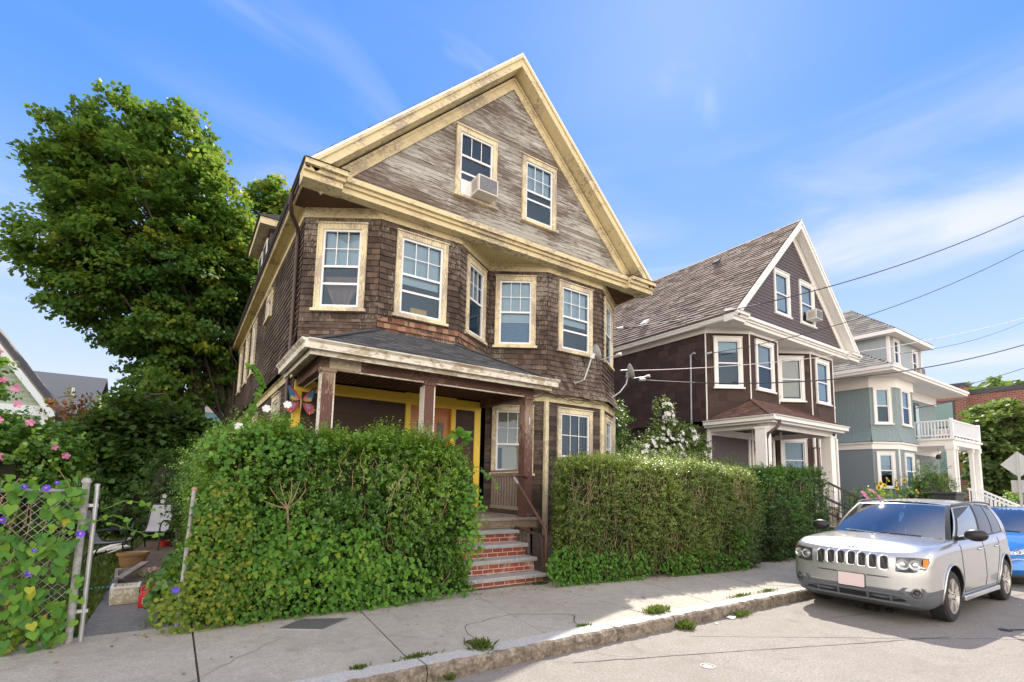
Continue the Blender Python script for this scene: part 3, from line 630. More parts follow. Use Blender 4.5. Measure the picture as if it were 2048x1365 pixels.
    for s in (-1, 1):
        P0, P1 = Vector((XC + s * hwid, 0, ez0)), Vector((XC, 0, top)); d = (P1 - P0).normalized(); nn = Vector((s * d.z, 0, abs(d.x))) if 0 else Vector((s, 0, 1)).normalized()
        def strip(mbx, off0, off1, y0, y1, ext=0):
            # board between perpendicular offsets off0..off1 below the roof surface
            a0 = P0 - nn * off0; a1 = P0 - nn * off1; c0 = Vector((XC, 0, top - off0 * math.sqrt(2))); c1 = Vector((XC, 0, top - off1 * math.sqrt(2)))
            mbx.prism([Vector((p.x, y0, p.z)) for p in (a0, c0, c1, a1)], (0, y1 - y0, 0))
        strip(mb, .045, .24, yf, yf + .035); strip(mb, .046, .10, yf - .03, yf); strip(mi, .33, .49, ya - .05, ya + .01); strip(mi, .28, .33, ya - .08, ya + .01)
        strip(mb, .215, .24, yf + .035, ya)
    dd_ = MB(); mbk = mb; mb = dd_
    for s in (-1, 1):
        P0, P1 = Vector((XC + s * hwid, 0, ez0)), Vector((XC, 0, top)); nn = Vector((s, 0, 1)).normalized(); strip(mb, .002, .045, yf - .02, yf - .001)
    dd_.build('drip_edge', M['whitepaint'], root); mb = mbk
    mb.build('rake_board', M[S['rake']], root); mi.build('rake_frieze', M[S['trim']], root)
    # main roof slabs
    mb = MB()
    for s in (-1, 1):
        P0, P1 = Vector((XC + s * (hwid + .04), yf - .0, ez0 - .04)), Vector((XC, yf - .0, top)); q = Vector((-s, 0, 1)).normalized(); nn = Vector((s, 0, 1)).normalized() * .03
        mb.prism([P0, P1, P1 - Vector((0, 0, .0424)), P0 - nn], (0, yb + .4 - yf, 0), 0)
    rf = mb.build('roof', M[S['roof']], root)
    mb = MB(); s = -1; Lr = hwid * math.sqrt(2) + .05
    for s in ((-1,) if dx < 5 else (-1, 1)):
        if s < 0: fr = Fr((XC - hwid - .04, yb + .35, ez0 - .04 + .006), (0, -1, 0), (1, 0, 1), (-1, 0, 1))
        else: fr = Fr((XC + hwid + .04, yf - .0, ez0 - .04 + .006), (0, 1, 0), (-1, 0, 1), (1, 0, 1))
        siding(mb, fr, 0, Lr, S['rrow'], (0, yb + .35 - yf), (), S['rlip'], S['rwid'], jit=S['rjit'], vjit=.01, m=0)
    mb.build('shingle', [M[S['roof']], M['dark']], rf)
    mb = MB(); mb.prism([(XC - .13, yf + .01, top - .115), (XC, yf + .01, top + .018), (XC + .13, yf + .01, top - .115), (XC, yf + .01, top - .02)], (0, yb + .4 - yf, 0)); mb.build('ridge_cap', M[S['roof']], rf)
    # cornice across the gable, returns and soffits
    mb = MB(); xl, xr = XC - 3.86, XC + 3.62
    mb.box(xl, xr, 8.93 + dy, ya + .03, 7.06 + dz, 7.17 + dz); mb.box(xl, xr, 8.88 + dy, ya + .03, 7.17 + dz, 7.24 + dz); mb.box(xl, xr, 8.82 + dy, ya + .03, 7.24 + dz, 7.34 + dz)
    mb.prism([(xl, 8.84 + dy, 7.34 + dz), (xl, ya, 7.34 + dz), (xl, ya, 7.48 + dz)], (xr - xl, 0, 0))
    for (a, b2) in ((XC - hwid - .02, xl), (xr, XC + hwid + .02)):
        mb.box(a, b2, 8.80 + dy, 9.15 + dy, 7.04 + dz, 7.16 + dz); mb.box(a, b2 + (0 if b2 > XC else .03), 8.74 + dy, 9.15 + dy, 7.16 + dz, 7.24 + dz); mb.box(a, b2 + (0 if b2 > XC else .05), 8.67 + dy, 9.15 + dy, 7.24 + dz, 7.33 + dz)
    mb.build('cornice', M[S['trim']], root)
    mb = MB()
    for (a, b2) in ((XC - hwid - .03, xl + .07), (xr - .03, XC + hwid + .03)):
        c = (a + b2) / 2; mb.mesh([(a, 8.64 + dy, 7.335 + dz), (b2, 8.64 + dy, 7.335 + dz), (b2, 9.13 + dy, 7.335 + dz), (a, 9.13 + dy, 7.335 + dz), (a + .05, 9.11 + dy, 7.50 + dz), (b2 - .1, 9.11 + dy, 7.50 + dz)], [(0, 1, 5, 4), (1, 2, 5), (2, 3, 4, 5), (3, 0, 4), (0, 3, 2, 1)])
    mb.build('return_roof', M['roofgrey' if dx < 5 else S['trim']], root)
    zs = 7.13 + dz
    def soff(name, poly, mat, step=.11):
        mbx = MB(); mbx.prism([(x + dx, y + dy, zs) for x, y in poly], (0, 0, .03)); return mbx.build(name, mat, root)
    soff('soffit', [(4.60, 8.97), (7.25, 8.97), (7.12, 9.2), (5.92, 10.05), (4.71, 9.2)], M[S['soff']])
    soff('soffit', [(2.05, 8.97), (9.6, 8.97), (9.0, 9.22), (2.9, 9.22)][0:4], M[S['soff']]) if 0 else None
    soff('corner_soffit', [(1.40, 9.12), (2.95, 9.0), (2.95, 9.22), (1.69, 10.05), (1.40, 10.05)], M[S['rawsoff']])
    soff('corner_soffit', [(8.93, 9.0), (10.48, 9.12), (10.48, 10.05), (10.2, 10.05), (8.93, 9.2)], M[S['rawsoff']])
    soff('side_soffit', [(1.42, 10.05), (1.72, 10.05), (1.72, 23.5), (1.42, 23.5)], M[S['soff']]); soff('side_soffit', [(10.17, 10.05), (10.45, 10.05), (10.45, 23.5), (10.17, 23.5)], M[S['soff']])
    if S.get('bead'):
        mb = MB(); y = 8.99
        while y < 10.0:
            hwd = 1.32 if y < 9.2 else max(0, (10.02 - y) * 1.45); mb.box(5.93 - hwd + dx, 5.93 + hwd + dx, y + dy, y + .012 + dy, zs - .004, zs + .0, 0); y += .075
        mb.build('soffit_groove', M['dark'], root) if 0 else None
        mb = MB(); x = 4.72
        while x < 7.15:
            ytop = 10.0 - abs(x - 5.93) * .68; mb.box(x + dx, x + .011 + dx, 8.99 + dy, ytop + dy, zs - .004, zs); x += .072
        mb.build('soffit_groove', simple('groove shade', (.30, .24, .10), .9), root)
    # eave boards + gutters
    mb = MB(); mb.box(XC - hwid + .02, XC - hwid + .05, 9.15 + dy, yb + .3, 7.10 + dz, 7.34 + dz); mb.box(XC + hwid - .05, XC + hwid - .02, 9.15 + dy, yb + .3, 7.10 + dz, 7.34 + dz); mb.build('eave_board', M[S['trim']], root)
    mb = MB(); xg = XC - hwid - .0
    gut(mb, (xg, yb + .35, 7.2 + dz), (xg, 8.68 + dy, 7.2 + dz), (-1, 0, 0)); gut(mb, (XC + hwid, 8.68 + dy, 7.2 + dz), (XC + hwid, yb + .3, 7.2 + dz), (1, 0, 0))
    mb.build('eave_gutter', M[S['egut']], root)
    # dormer on the left slope
    dm = MB(); x0 = 1.86 + dx; fD = wall((x0, 19.9 + dy), (x0, 17.4 + dy))
    siding(dm, fD, 7.4 + dz, 10.0 + dz, rh, (0, fD.L), (), lp, wd); f2 = wall((x0, 17.4 + dy), (x0 + 3, 17.4 + dy)); siding(dm, f2, 7.4 + dz, 10.0 + dz, rh, lambda v: (0, max(.05, v - 7.75 - dz)), (), lp, wd)
    dm.box(x0 + .02, x0 + 2.4, 17.42 + dy, 19.88 + dy, 7.3 + dz, 9.99 + dz, 1)
    dmr = dm.build('dormer', sm if dx > 5 else [M['plum'], M['dark']], root)
    mb = MB(); mb.box(x0 - .32, x0 + 2.6, 17.1 + dy, 20.2 + dy, 10.0 + dz, 10.05 + dz); mb.box(x0 - .34, x0 - .3, 17.08 + dy, 20.22 + dy, 9.97 + dz, 10.2 + dz); mb.box(x0 - .30, x0 + 2.6, 17.08 + dy, 17.12 + dy, 9.97 + dz, 10.2 + dz)
    mb.build('dormer_eave', M[S['trim']], dmr)
    mb = MB(); mb.prism([(x0 - .4, 17.03 + dy, 10.2 + dz), (x0 + 2.6, 17.03 + dy, 10.2 + dz), (x0 + 2.6, 17.03 + dy, 11.0 + dz), (x0 - .4, 17.03 + dy, 10.23 + dz)], (0, 3.25, 0)); mb.build('dormer_roof', M[S['roof']], dmr)
    mb = MB()
    for a in (.3, 1.45): mb.fbox(fD, a, a + .85, 8.25 + dz, 9.75 + dz, 0, .05)
    mb.build('dormer_window', M['white'], dmr); mb = MB()
    for a in (.4, 1.55): mb.fbox(fD, a, a + .65, 8.35 + dz, 9.65 + dz, .05, .054)
    mb.build('dormer_pane', M['interior'], dmr)
    return dict(fL=fL, fAB=fAB, fEF=fEF, fFG=fFG, fDE=fDE, XC=XC, pw=pw)

FL1 = 23.5 - 10.05
S1 = dict(wall='shingle', row=.122, wid=(.09, .18), lip=.025, vj=.006, flare=.16, fresh=True, cas='cream_v', trim='cream', belt='cream', belt_side=True, lowrow=.115, lowlip=.014, lowwid=(.7, 2.0), lowbay='oldclap', lowside='clap',
  clap='clap', porchtrim='yellow', door=(3.92, 5.12), doorcol=(.46, .16, .035), beam='brownpaint', beamtrim='oldwhite', ceil='brownpaint', postw=.10, posts=(1.84, 3.58, 5.76), post='postbrown', floor='greywood', proof='roofgrey', gut='oldwhite', fas='oldwhite',
  attic=[(-1.47, -.42, 7.98, 9.60), (.30, 1.33, 7.98, 9.62)], grow=.098, glip=.012, gwid=(.8, 3.2), gable='gable', gcas='cream_v', rake='cream', roof='roofgrey', rrow=.3, rlip=.012, rwid=(.5, 1), rjit=.002, soff='cream_clean', rawsoff='rawwood', bead=True, egut='brownmetal',
  sidewin=[(YB - 14.85, .95, 6.02, 6.74), (YB - 17.95, .9, 5.05, 6.81), (YB - 19.9, .9, 5.05, 6.81), (YB - 22.1, .9, 5.05, 6.81)],
  win=dict(AB=dict(blind=.47, low='curtain', rails=(.52, .30), bmat='shade'), BC=dict(blind=.60, low='chair', rails=(.52, .30), bmat='shade'), CD=dict(blind=.5, rails=(.5,), bmat='blind'), DE=dict(blind=.66, low='cloth', rails=(.5,), bmat='shade'), EF=dict(blind=.60, rails=(.52, .30), bmat='shade'), FG=dict(blind=.5),
    DE1=dict(blind=.62, bmat='blindcream', low='blindlow', rails=(.44,)), EF1=dict(blind=0, rails=(.32,), bmat='blind'), at0=dict(blind=0, rails=(.63, .36), mun=(3, 1)), at1=dict(blind=.50, rails=(.5, .36))))
S2 = dict(wall='asph', row=.24, wid=(.28, .5), lip=.008, vj=.002, flare=.0, strips=True, cas='whitepaint', trim='whitepaint', belt=None, lowrow=.24, lowlip=.008, lowwid=(.28, .5), lowbay='asph', lowside='asph',
  clap='plum', porchtrim='whitepaint', door=(4.0, 5.15), doorcol=(.20, .09, .04), beam='whitepaint', beamtrim='whitepaint', ceil='whitepaint', postw=.16, posts=(1.60, 5.70), post='whitepaint', floor='greywood', proof='roofred', gut='whitepaint', fas='whitepaint',
  attic=[(-1.47, -.38, 8.0, 9.68), (.36, 1.48, 8.0, 9.70)], grow=.125, glip=.02, gwid=(2, 5), gable='plum', gcas='whitepaint', rake='whitepaint', roof='rooftan', rrow=.20, rlip=.042, rwid=(.24, .46), rjit=.012, soff='whitepaint', rawsoff='whitepaint', egut='whitepaint',
  sidewin=[(YB - 19.9, .9, 5.05, 6.81)],
  win=dict(AB=dict(blind=.24, rails=(.5,), mun=(1, 1)), BC=dict(blind=.5, bmat='blind', mun=(1, 1)), CD=dict(), DE=dict(blind=.95, bmat='blindcream', mun=(1, 1)), EF=dict(blind=.95, mun=(1, 1)), FG=dict(),
    DE1=dict(blind=.95, bmat='blind', mun=(1, 1)), EF1=dict(blind=.6, mun=(1, 1)), at0=dict(blind=.9, mun=(1, 1)), at1=dict(blind=.8, mun=(1, 1))))
H1 = thing('house', (5.93, 10.0, 0), 'large gabled house of worn brown shingles with flaking cream trim and dark porch', 'house', 'gabled houses along the street')
K1 = gable_house(0, 0, 0, S1, H1)
H2 = thing('house', (18.8, 10.0, 0), 'dark brown gabled house with crisp white trim and plum clapboard gable', 'house', 'gabled houses along the street')
K2 = gable_house(12.87, -.05, .10, S2, H2)
# ---------------------------------------------------------------- ground, road, pavement
mb = MB(); mb.box(-400, 500, -400, 500, -.30, -.05); kind(mb.build('ground', M['soil']))
mb = MB(); mb.face([(-60, -7, 0), (160, -7, 0), (160, 4.17, 0), (-60, 4.17, 0)]); mb.box(-60, 160, -7, 4.17, -.3, -.004)
road = kind(mb.build('road', M['asphalt']))
def pave_joint(i): return [(-15, -15), (-12.6, -12.6), (-10, -10), (-7.6, -7.6), (-5.2, -5.2), (-2.7, -2.7), (.26, .24), (1.86, 2.02), (3.43, 3.72), (5.08, 5.02), (6.40, 6.86), (8.0, 9.0), (9.8, 10.6), (11.6, 12.3), (13.4, 14.0), (15.4, 15.8), (17.4, 17.6), (19.4, 19.6), (22, 22), (25, 25), (28, 28), (32, 32), (36, 36), (42, 42), (50, 50), (60, 60), (80, 80)][i]
mb = MB()
for i in range(26):
    a, c = pave_joint(i), pave_joint(i + 1); g = .009; dz_ = .15 + R.uniform(-.004, .004)
    mb.prism([(a[0] + g, 4.405, dz_), (c[0] - g, 4.405, dz_ + R.uniform(-.003, .003)), (c[1] - g, 6.62, dz_ + .004), (a[1] + g, 6.62, dz_ + .002)], (0, 0, -.1))
kind(mb.build('pavement', M['concrete']))
mb = MB(); mb.box(-15, 80, 4.36, 6.62, -.03, .118); kind(mb.build('joint_bed', M['soil']))
# granite kerb stones with rough split faces
mb = MB(); x = -15.0; marks = [1.94, 5.3, 7.6, 9.9, 12.1]
while x < 80:
    nx = x + 2.35
    for m_ in marks:
        if x < m_ - .6 and nx > m_ - .6 and abs(nx - m_) < 1.4: nx = m_
    n = max(3, int((nx - x) / .045)) if nx < 16 and x > -4 else 3
    zt = .15 + R.uniform(-.003, .004); prev = None; ph = R.random() * 9
    for k in range(n + 1):
        X = x + .006 + (nx - x - .012) * k / n
        e = .010 * math.sin(X * 13 + ph) + .009 * math.sin(X * 31 + ph * 2) + R.uniform(-.008, .008)
        col = [(X, 4.40, zt), (X, 4.19 + e, zt + R.uniform(-.002, .002)), (X, 4.165 + e, zt - .02 + R.uniform(-.006, .006)), (X, 4.155 + R.uniform(-.012, .012), .09), (X, 4.16 + R.uniform(-.01, .01), .04), (X, 4.17, -.03)]
        if prev:
            for q in range(5): mb.face([prev[q], prev[q + 1], col[q + 1], col[q]], 0 if q < 1 else 1)
        else: mb.face([col[0], col[1], col[2], col[3], col[4], col[5], (X, 4.4, -.03)], 1)
        prev = col
    x = nx
kind(mb.build('kerb', [M['granite'], M['graniteface']]))
# yards
mb = MB(); mb.box(-60, 160, 6.60, 120, -.05, .132); kind(mb.build('yard', M['soil']))
mb = MB(); mb.prism([(-.72, 6.62, .14), (.15, 6.62, .14), (.0, 8.6, .14), (-.62, 9.9, .14), (-.70, 9.4, .14)], (0, 0, .012)); mb.box(-.74, -.62, 9.4, 13.0, .13, .17); kind(mb.build('garden_path', M['oldconcrete']))
mb = MB(); mb.prism([(-.60, 10.4, .14), (.1, 10.2, .14), (.3, 16, .14), (-.75, 16, .14)], (0, 0, .01)); kind(mb.build('dirt_bed', M['soil']))
# lawn
n = 42000; g = np.random.default_rng(3)
P = np.stack([g.uniform(-7, -.66, n), 6.75 + 15 * g.random(n) ** 1.5, np.full(n, .135)], 1)
P = P[(P[:, 0] < -.72) | (P[:, 1] > 14)]; n = len(P)
T = g.normal(0, .45, (n, 3)) + np.array([0, 0, 1.0]); T[:, 2] = abs(T[:, 2]) + .3; N = g.normal(0, 1, (n, 3))
lawn = leafcloud('grass', [(P, T, N, g.uniform(.05, .12, n) * (1 + .05 * (P[:, 1] - 6)), 'long', g.random(n) ** 1.4 * .8, 0)], M['grass']); kind(lawn, 'stuff'); lawn['label'] = 'patchy green lawn grass in the side yard'
mb = MB(); mb.box(-9, -.73, 6.66, 22, .10, .137); kind(mb.build('lawn', simple('lawn base', (.07, .12, .025), .95, var=.35, scale=5)))
# ---------------------------------------------------------------- marks and small things on the pavement
def tuft(loc, n, r, h, label, name='grass_tuft', spread=.5, tones=(.2, .9), seed=1):
    t = np.random.default_rng(seed); a = t.uniform(0, 2 * PI, n); d = np.abs(t.normal(0, r * .45, n))
    P = np.stack([loc[0] + np.cos(a) * d * loc[3] if len(loc) > 3 else loc[0] + np.cos(a) * d, loc[1] + np.sin(a) * d * (.35 if len(loc) > 3 else 1), np.full(n, loc[2])], 1)
    T = np.stack([np.cos(a) * spread, np.sin(a) * spread, np.ones(n)], 1) + t.normal(0, .3, (n, 3)); T[:, 2] = np.abs(T[:, 2])
    o = leafcloud(name, [(P, T, t.normal(0, 1, (n, 3)), t.uniform(.3, .85, n) * h, 'long', t.uniform(*tones, n), 0)], M['grass']); tag(o, label, 'grass tuft', 'grass tufts along the kerb'); return o
TF = [((2.60, 4.36, .14), 260, .12, .13, 'dark grass tuft spilling over the kerb joint beside the small round cover'),
      ((1.95, 4.42, .14, 2.2), 220, .11, .07, 'low flat grass patch left of the round cover along the kerb'),
      ((1.42, 4.41, .14, 1.3), 130, .09, .07, 'small grass patch at the joint nearest the bottom of the picture'),
      ((5.25, 4.40, .14, 1.2), 420, .15, .15, 'bright sunlit grass tuft growing over the top of the kerb'),
      ((5.42, 4.10, .0), 230, .10, .15, 'ragged grass tuft in the gutter below the sunlit one'),
      ((6.6, 4.08, .0, 2), 200, .12, .11, 'thin weed in the gutter where the road meets the kerb'),
      ((7.15, 4.42, .14, 2.5), 260, .14, .07, 'low grass strip behind the kerb short of the silver car'),
      ((7.9, 4.41, .14, 2.0), 200, .14, .07, 'grass strip behind the kerb closest to the silver car'),
      ((4.0, 4.42, .14, 1.4), 110, .08, .06, 'tiny grass patch where the pavement crack meets the kerb'),
      ((2.15, 4.14, .0), 40, .05, .10, 'single small weed at the foot of the kerb'),
      ((5.0, 6.55, .15, 1.6), 160, .12, .10, 'grass clump at the foot of the bottom brick step')]
for i, q in enumerate(TF): tuft(q[0], q[1], q[2], q[3], q[4], seed=20 + i, tones=(.5, 1.0) if i == 3 else (.1, .75))
mb = MB()
def crackline(pts, w=.004, z=.1565):
    for a, c in zip(pts[:-1], pts[1:]):
        d = Vector((c[0] - a[0], c[1] - a[1], 0)); nn = Vector((-d.y, d.x, 0)).normalized() * w * R.uniform(.6, 1.3)
        mb.face([Vector((*a, z)) - nn, Vector((*c, z)) - nn, Vector((*c, z)) + nn, Vector((*a, z)) + nn])
def rough(a, c, n, amp):
    out = []
    for k in range(n + 1):
        t = k / n; out.append((a[0] + (c[0] - a[0]) * t + (R.uniform(-amp, amp) if 0 < k < n else 0), a[1] + (c[1] - a[1]) * t + (R.uniform(-amp, amp) if 0 < k < n else 0)))
    return out
crackline(rough((2.62, 4.50), (2.78, 5.02), 6, .02) + rough((2.85, 5.1), (3.5, 5.22), 6, .02) + rough((3.6, 5.2), (4.15, 4.9), 6, .02) + rough((4.2, 4.85), (3.95, 4.45), 5, .02))
crackline(rough((-.2, 4.42), (1.0, 5.6), 14, .03), .002)
kind(mb.build('pavement_crack', M['dark']))
mb = MB()
def roadline(a, c, w):
    crackline(rough(a, c, int(math.hypot(c[0] - a[0], c[1] - a[1]) / .12), .012), w, .0035)
roadline((3.4, 3.9), (8.0, 2.2), .006); roadline((5.2, 3.85), (9.5, 1.2), .004); roadline((7.6, 3.4), (15, 1.9), .006); roadline((12.2, 2.0), (14.5, 1.6), .004); kind(mb.build('road_crack', simple('road seam', (.085, .075, .065), .95)))
g = np.random.default_rng(77); n = 900; P = np.stack([g.uniform(1.5, 14, n), 4.15 - np.abs(g.normal(0, .12, n)), np.full(n, .004)], 1); m2 = g.random(n) < .4; P[m2, 1] = g.uniform(1.5, 4.1, m2.sum()); o = leafcloud('road_grit', [(P, g.normal(0, 1, (n, 3)) * np.array([1, 1, .05]), np.array([0, 0, 1.0]) + g.normal(0, .2, (n, 3)), g.uniform(.006, .02, n), 'oval', g.random(n), 0)], M['litter']); kind(o, 'stuff'); o['label'] = 'fine grit and leaf crumbs along the gutter'
t = thing('utility_cover', (1.35, 5.98, .15), 'worn rectangular steel cover plate set in the pavement beside the big hedge', 'cover plate')
mb = MB(); pl = [(1.02, 5.95), (1.40, 5.70), (1.76, 6.0), (1.30, 6.22)]; mb.prism([(x, y, .157) for x, y in pl], (0, 0, .006)); mb.build('plate', simple('worn steel plate', (.20, .195, .19), .5, .5, var=.3, scale=30, bump=.4), t)
mb = MB()
for k in range(4): a, c = Vector((*pl[k], .157)), Vector((*pl[(k + 1) % 4], .157)); mb.beam(a, c, .02, .010)
mb.build('frame', M['galv'], t)
t = thing('round_cover', (2.60, 4.42 + .1, .15), 'small rusty round iron valve cover in the pavement near the kerb', 'valve cover')
mb = MB(); mb.lathe((2.60, 4.52, .154), [(.0, .006), (.055, .006), (.056, 0)], n=20); mb.build('lid', M['rust'], t); mb = MB(); mb.lathe((2.60, 4.52, .152), [(.06, .0), (.06, .010), (.074, .008), (.076, 0)], n=20); mb.build('rim', simple('dark iron', (.09, .06, .05), .6, .5), t)
t = thing('painted_ring', (4.49, 3.14, 0), 'round white painted survey mark on the sunlit road', 'road mark')
mb = MB(); mb.lathe((4.49, 3.14, .003), [(.0, .002), (.045, .002), (.046, 0)], n=24); mb.build('disc', simple('chalk white', (.42, .40, .37), .8), t); mb = MB(); mb.lathe((4.49, 3.14, .003), [(.06, 0), (.06, .004), (.072, .004), (.072, 0)], n=24); mb.build('ring', simple('white road paint', (.5, .47, .43), .8), t)
# oil stains, drips
for i, (x, y, r, lab) in enumerate(((8.9, 3.3, .28, 'dark oil stain on the road under the nose of the silver car'),)):
    bb = NB('oil stain'); mk_ = bb.ramp(bb.noise(bb.obj(), 9, 5, .7), [(.46, 0.0), (.56, .8)]); pr_ = bb.n('BsdfPrincipled'); bb.set(pr_, 'Base Color', (.055, .05, .045)); bb.set(pr_, 'Roughness', .7); tr_ = bb.n('BsdfTransparent'); mm_ = bb.n('MixShader'); bb.set(mm_, 0, mk_); bb.link(tr_.outputs[0], mm_.inputs[1]); bb.link(pr_.outputs[0], mm_.inputs[2]); bb.link(mm_.outputs[0], bb.out.inputs[0])
    mb = MB(); mb.lathe((x, y, .004), [(0, 0), (r, 0)], n=20); o = mb.build('oil_stain', bb.m); kind(o)
# litter and dry leaves
g = np.random.default_rng(8); n = 620
xs = g.uniform(-2.5, 13, n); base = np.interp(xs, [-2.5, 0, 3.7, 5, 9.5, 13], [6.3, 6.35, 6.35, 6.25, 5.75, 5.9]); ys = base - np.abs(g.normal(0, .16, n)) + .1
far = g.random(n) < .12; ys[far] = g.uniform(4.5, 6, far.sum())
P = np.stack([xs, ys, np.full(n, .160) + g.uniform(0, .006, n)], 1)
o = leafcloud('fallen_leaves', [(P, g.normal(0, 1, (n, 3)) * np.array([1, 1, .12]), np.array([0, 0, 1.0]) + g.normal(0, .3, (n, 3)), g.uniform(.015, .045, n), 'oval', g.random(n), 0)], M['litter']); kind(o, 'stuff'); o['label'] = 'scattered dry brown leaves along the hedge foot'
for i, (x, y, z, lab) in enumerate(((6.35, 4.06, .0, 'crumpled white paper scrap in the gutter nearer the silver car'), (5.95, 4.03, 0, 'smaller white paper scrap in the gutter left of the other'), (11.3, 2.2, 0, 'tiny white scrap on the road beside the rear wheel'))):
    mb = MB(); s_ = [.07, .035, .03][i]; c = Vector((x, y, z)); pts = [c + Vector((R.uniform(-s_, s_), R.uniform(-s_, s_) * .7, R.uniform(.004, s_ * .55))) for _ in range(9)]
    bm = bmesh.new(); [bm.verts.new(p) for p in pts]; bmesh.ops.convex_hull(bm, input=bm.verts); me = bpy.data.meshes.new('paper_scrap'); bm.to_mesh(me); bm.free(); me.materials.append(M['white']); o = bpy.data.objects.new('paper_scrap', me); COL.objects.link(o); tag(o, lab, 'litter', 'paper litter')
t = thing('road_debris', (9.05, 1.92, 0), 'flat black scrap with a thin strip lying on the road by the car shadow', 'debris')
mb = MB(); mb.lathe((9.05, 1.92, .008), [(0, .012), (.05, .008), (.07, 0)], n=12); mb.build('scrap', M['blackmetal'], t); mb = MB(); mb.tube([(9.1, 1.88, .012), (9.2, 1.80, .02), (9.34, 1.72, .012)], .008, 6); mb.build('strip', M['blackmetal'], t)
# ---------------------------------------------------------------- brick steps and handrails (parts of the house)
mb = MB(); tr = MB(); ST = [(6.80, .27), (7.06, .50), (7.33, .71), (7.62, .92)]
x0, x1 = 3.60, 5.27
for i, (y, z) in enumerate(ST):
    zb = .0 if i == 0 else ST[i - 1][1] - .07
    mb.box(x0, x1 - .005, y + .03, 7.95, zb - .02 * i, z - .066 - .0005 * i)
    n = 26; prev = None; xr = x1 + .04
    for k in range(n + 1):
        X = x0 + (xr - x0) * k / n; e = R.uniform(-.007, .007)
        col = [(X, 7.94, z), (X, y + .012 + e, z + R.uniform(-.003, .002)), (X, y + e, z - .012 + R.uniform(-.004, .004)), (X, y + .004 + R.uniform(-.005, .005), z - .06), (X, 7.94, z - .062)]
        if prev:
            for q in range(4): tr.face([prev[q], prev[q + 1], col[q + 1], col[q]], 0)
        prev = col
    tr.face(prev[::-1], 0)
st = mb.build('brick_steps', M['brick'], H1)
rb = MB(); rb.box(3.6, 5.93, 7.915, 7.945, .93, 1.065); rb.build('porch_rim_board', peeling('tan rim board', (.30, .22, .145), (.20, .14, .09), .2, (1, 3, 6)), H1); tr.build('stone_tread', M['treadstone'], st)
mb = MB(); px = 5.76
mb.beam((px, 8.12, 2.05), (px - .02, 9.35, 2.03), .09, .04); mb.beam((px, 8.18, 1.97), (px - .02, 9.35, 1.95), .04, .07); mb.beam((px, 8.18, 1.27), (px, 9.4, 1.27), .05, .07); rl = mb.build('porch_railing', M['greywood'], H1)
mb = MB()
for k in range(11): y = 8.30 + k * .105; mb.box(px - .016, px + .016, y - .017, y + .017, 1.30, 1.94)
mb.build('baluster', simple('grey wood baluster', (.27, .215, .175), .9, var=.3, scale=12), rl)
mb = MB(); mb.tube([(5.70, 7.98, 1.92), (5.36, 7.92, 1.92), (5.33, 7.88, 1.90), (5.33, 6.93, 1.06), (5.33, 6.86, 1.0), (5.33, 6.84, .93), (5.33, 6.84, .18)], .026, 10)
for p in ((5.70, 7.98, 1.92), (5.34, 7.91, 1.92), (5.33, 6.88, 1.02)): mb.lathe(Vector(p) - Vector((0, 0, .04)), [(0, 0), (.036, .01), (.036, .07), (0, .08)], n=10)
pr = mb.build('pipe_handrail', M['rust'], H1, smooth=True); pr['label'] = 'rusty pipe handrail beside the brick steps'
mb = MB(); mb.tube([(5.33, 7.86, 1.88), (5.33, 7.72, 1.76)], .030, 10); mb.build('tape_wrap', M['galv'], pr)
mb = MB(); mb.beam((5.42, 7.9, .95), (5.42, 7.15, .86), .05, .03); mb.tube([(5.42, 7.15, .86), (5.42, 7.08, .80), (5.42, 7.02, .30)], .016, 8)
for k in range(6): y = 7.8 - k * .12; mb.tube([(5.42, y, .92), (5.42, y - .02, .25)], .008, 6)
mb.build('old_iron_grille', M['rust'], H1)
# house number on the right porch post, raised worn numerals
def text_mesh(name, s, loc, size, mat, parent, rot, extr=.004, label=None):
    cu = bpy.data.curves.new(name, 'FONT'); cu.body = s; cu.size = size; cu.extrude = extr; cu.align_x = 'CENTER'; cu.align_y = 'CENTER'
    o = bpy.data.objects.new(name, cu); COL.objects.link(o); dg = bpy.context.evaluated_depsgraph_get(); me = bpy.data.meshes.new_from_object(o.evaluated_get(dg)); COL.objects.unlink(o); bpy.data.objects.remove(o)
    ob = bpy.data.objects.new(name, me); COL.objects.link(ob); me.materials.append(mat); off = ORIG.get(root_of(parent).name, Vector((0, 0, 0))) if parent else Vector((0, 0, 0))
    me.transform(Matrix.Translation(Vector(loc) - off) @ rot); 
    if parent: ob.parent = parent
    if label: ob['label'] = label
    return ob
RX = Matrix.Rotation(PI / 2, 4, 'X')
text_mesh('house_number', '1', (5.765, 7.994, 3.02), .21, M['galv'], H1, RX); text_mesh('house_number', '9', (5.765, 7.994, 2.78), .21, simple('dark bronze numeral', (.16, .14, .13), .4, .5), H1, RX)
text_mesh('house_number', '15', (17.49, 9.955, 3.665), .16, M['blackmetal'], H2, RX)
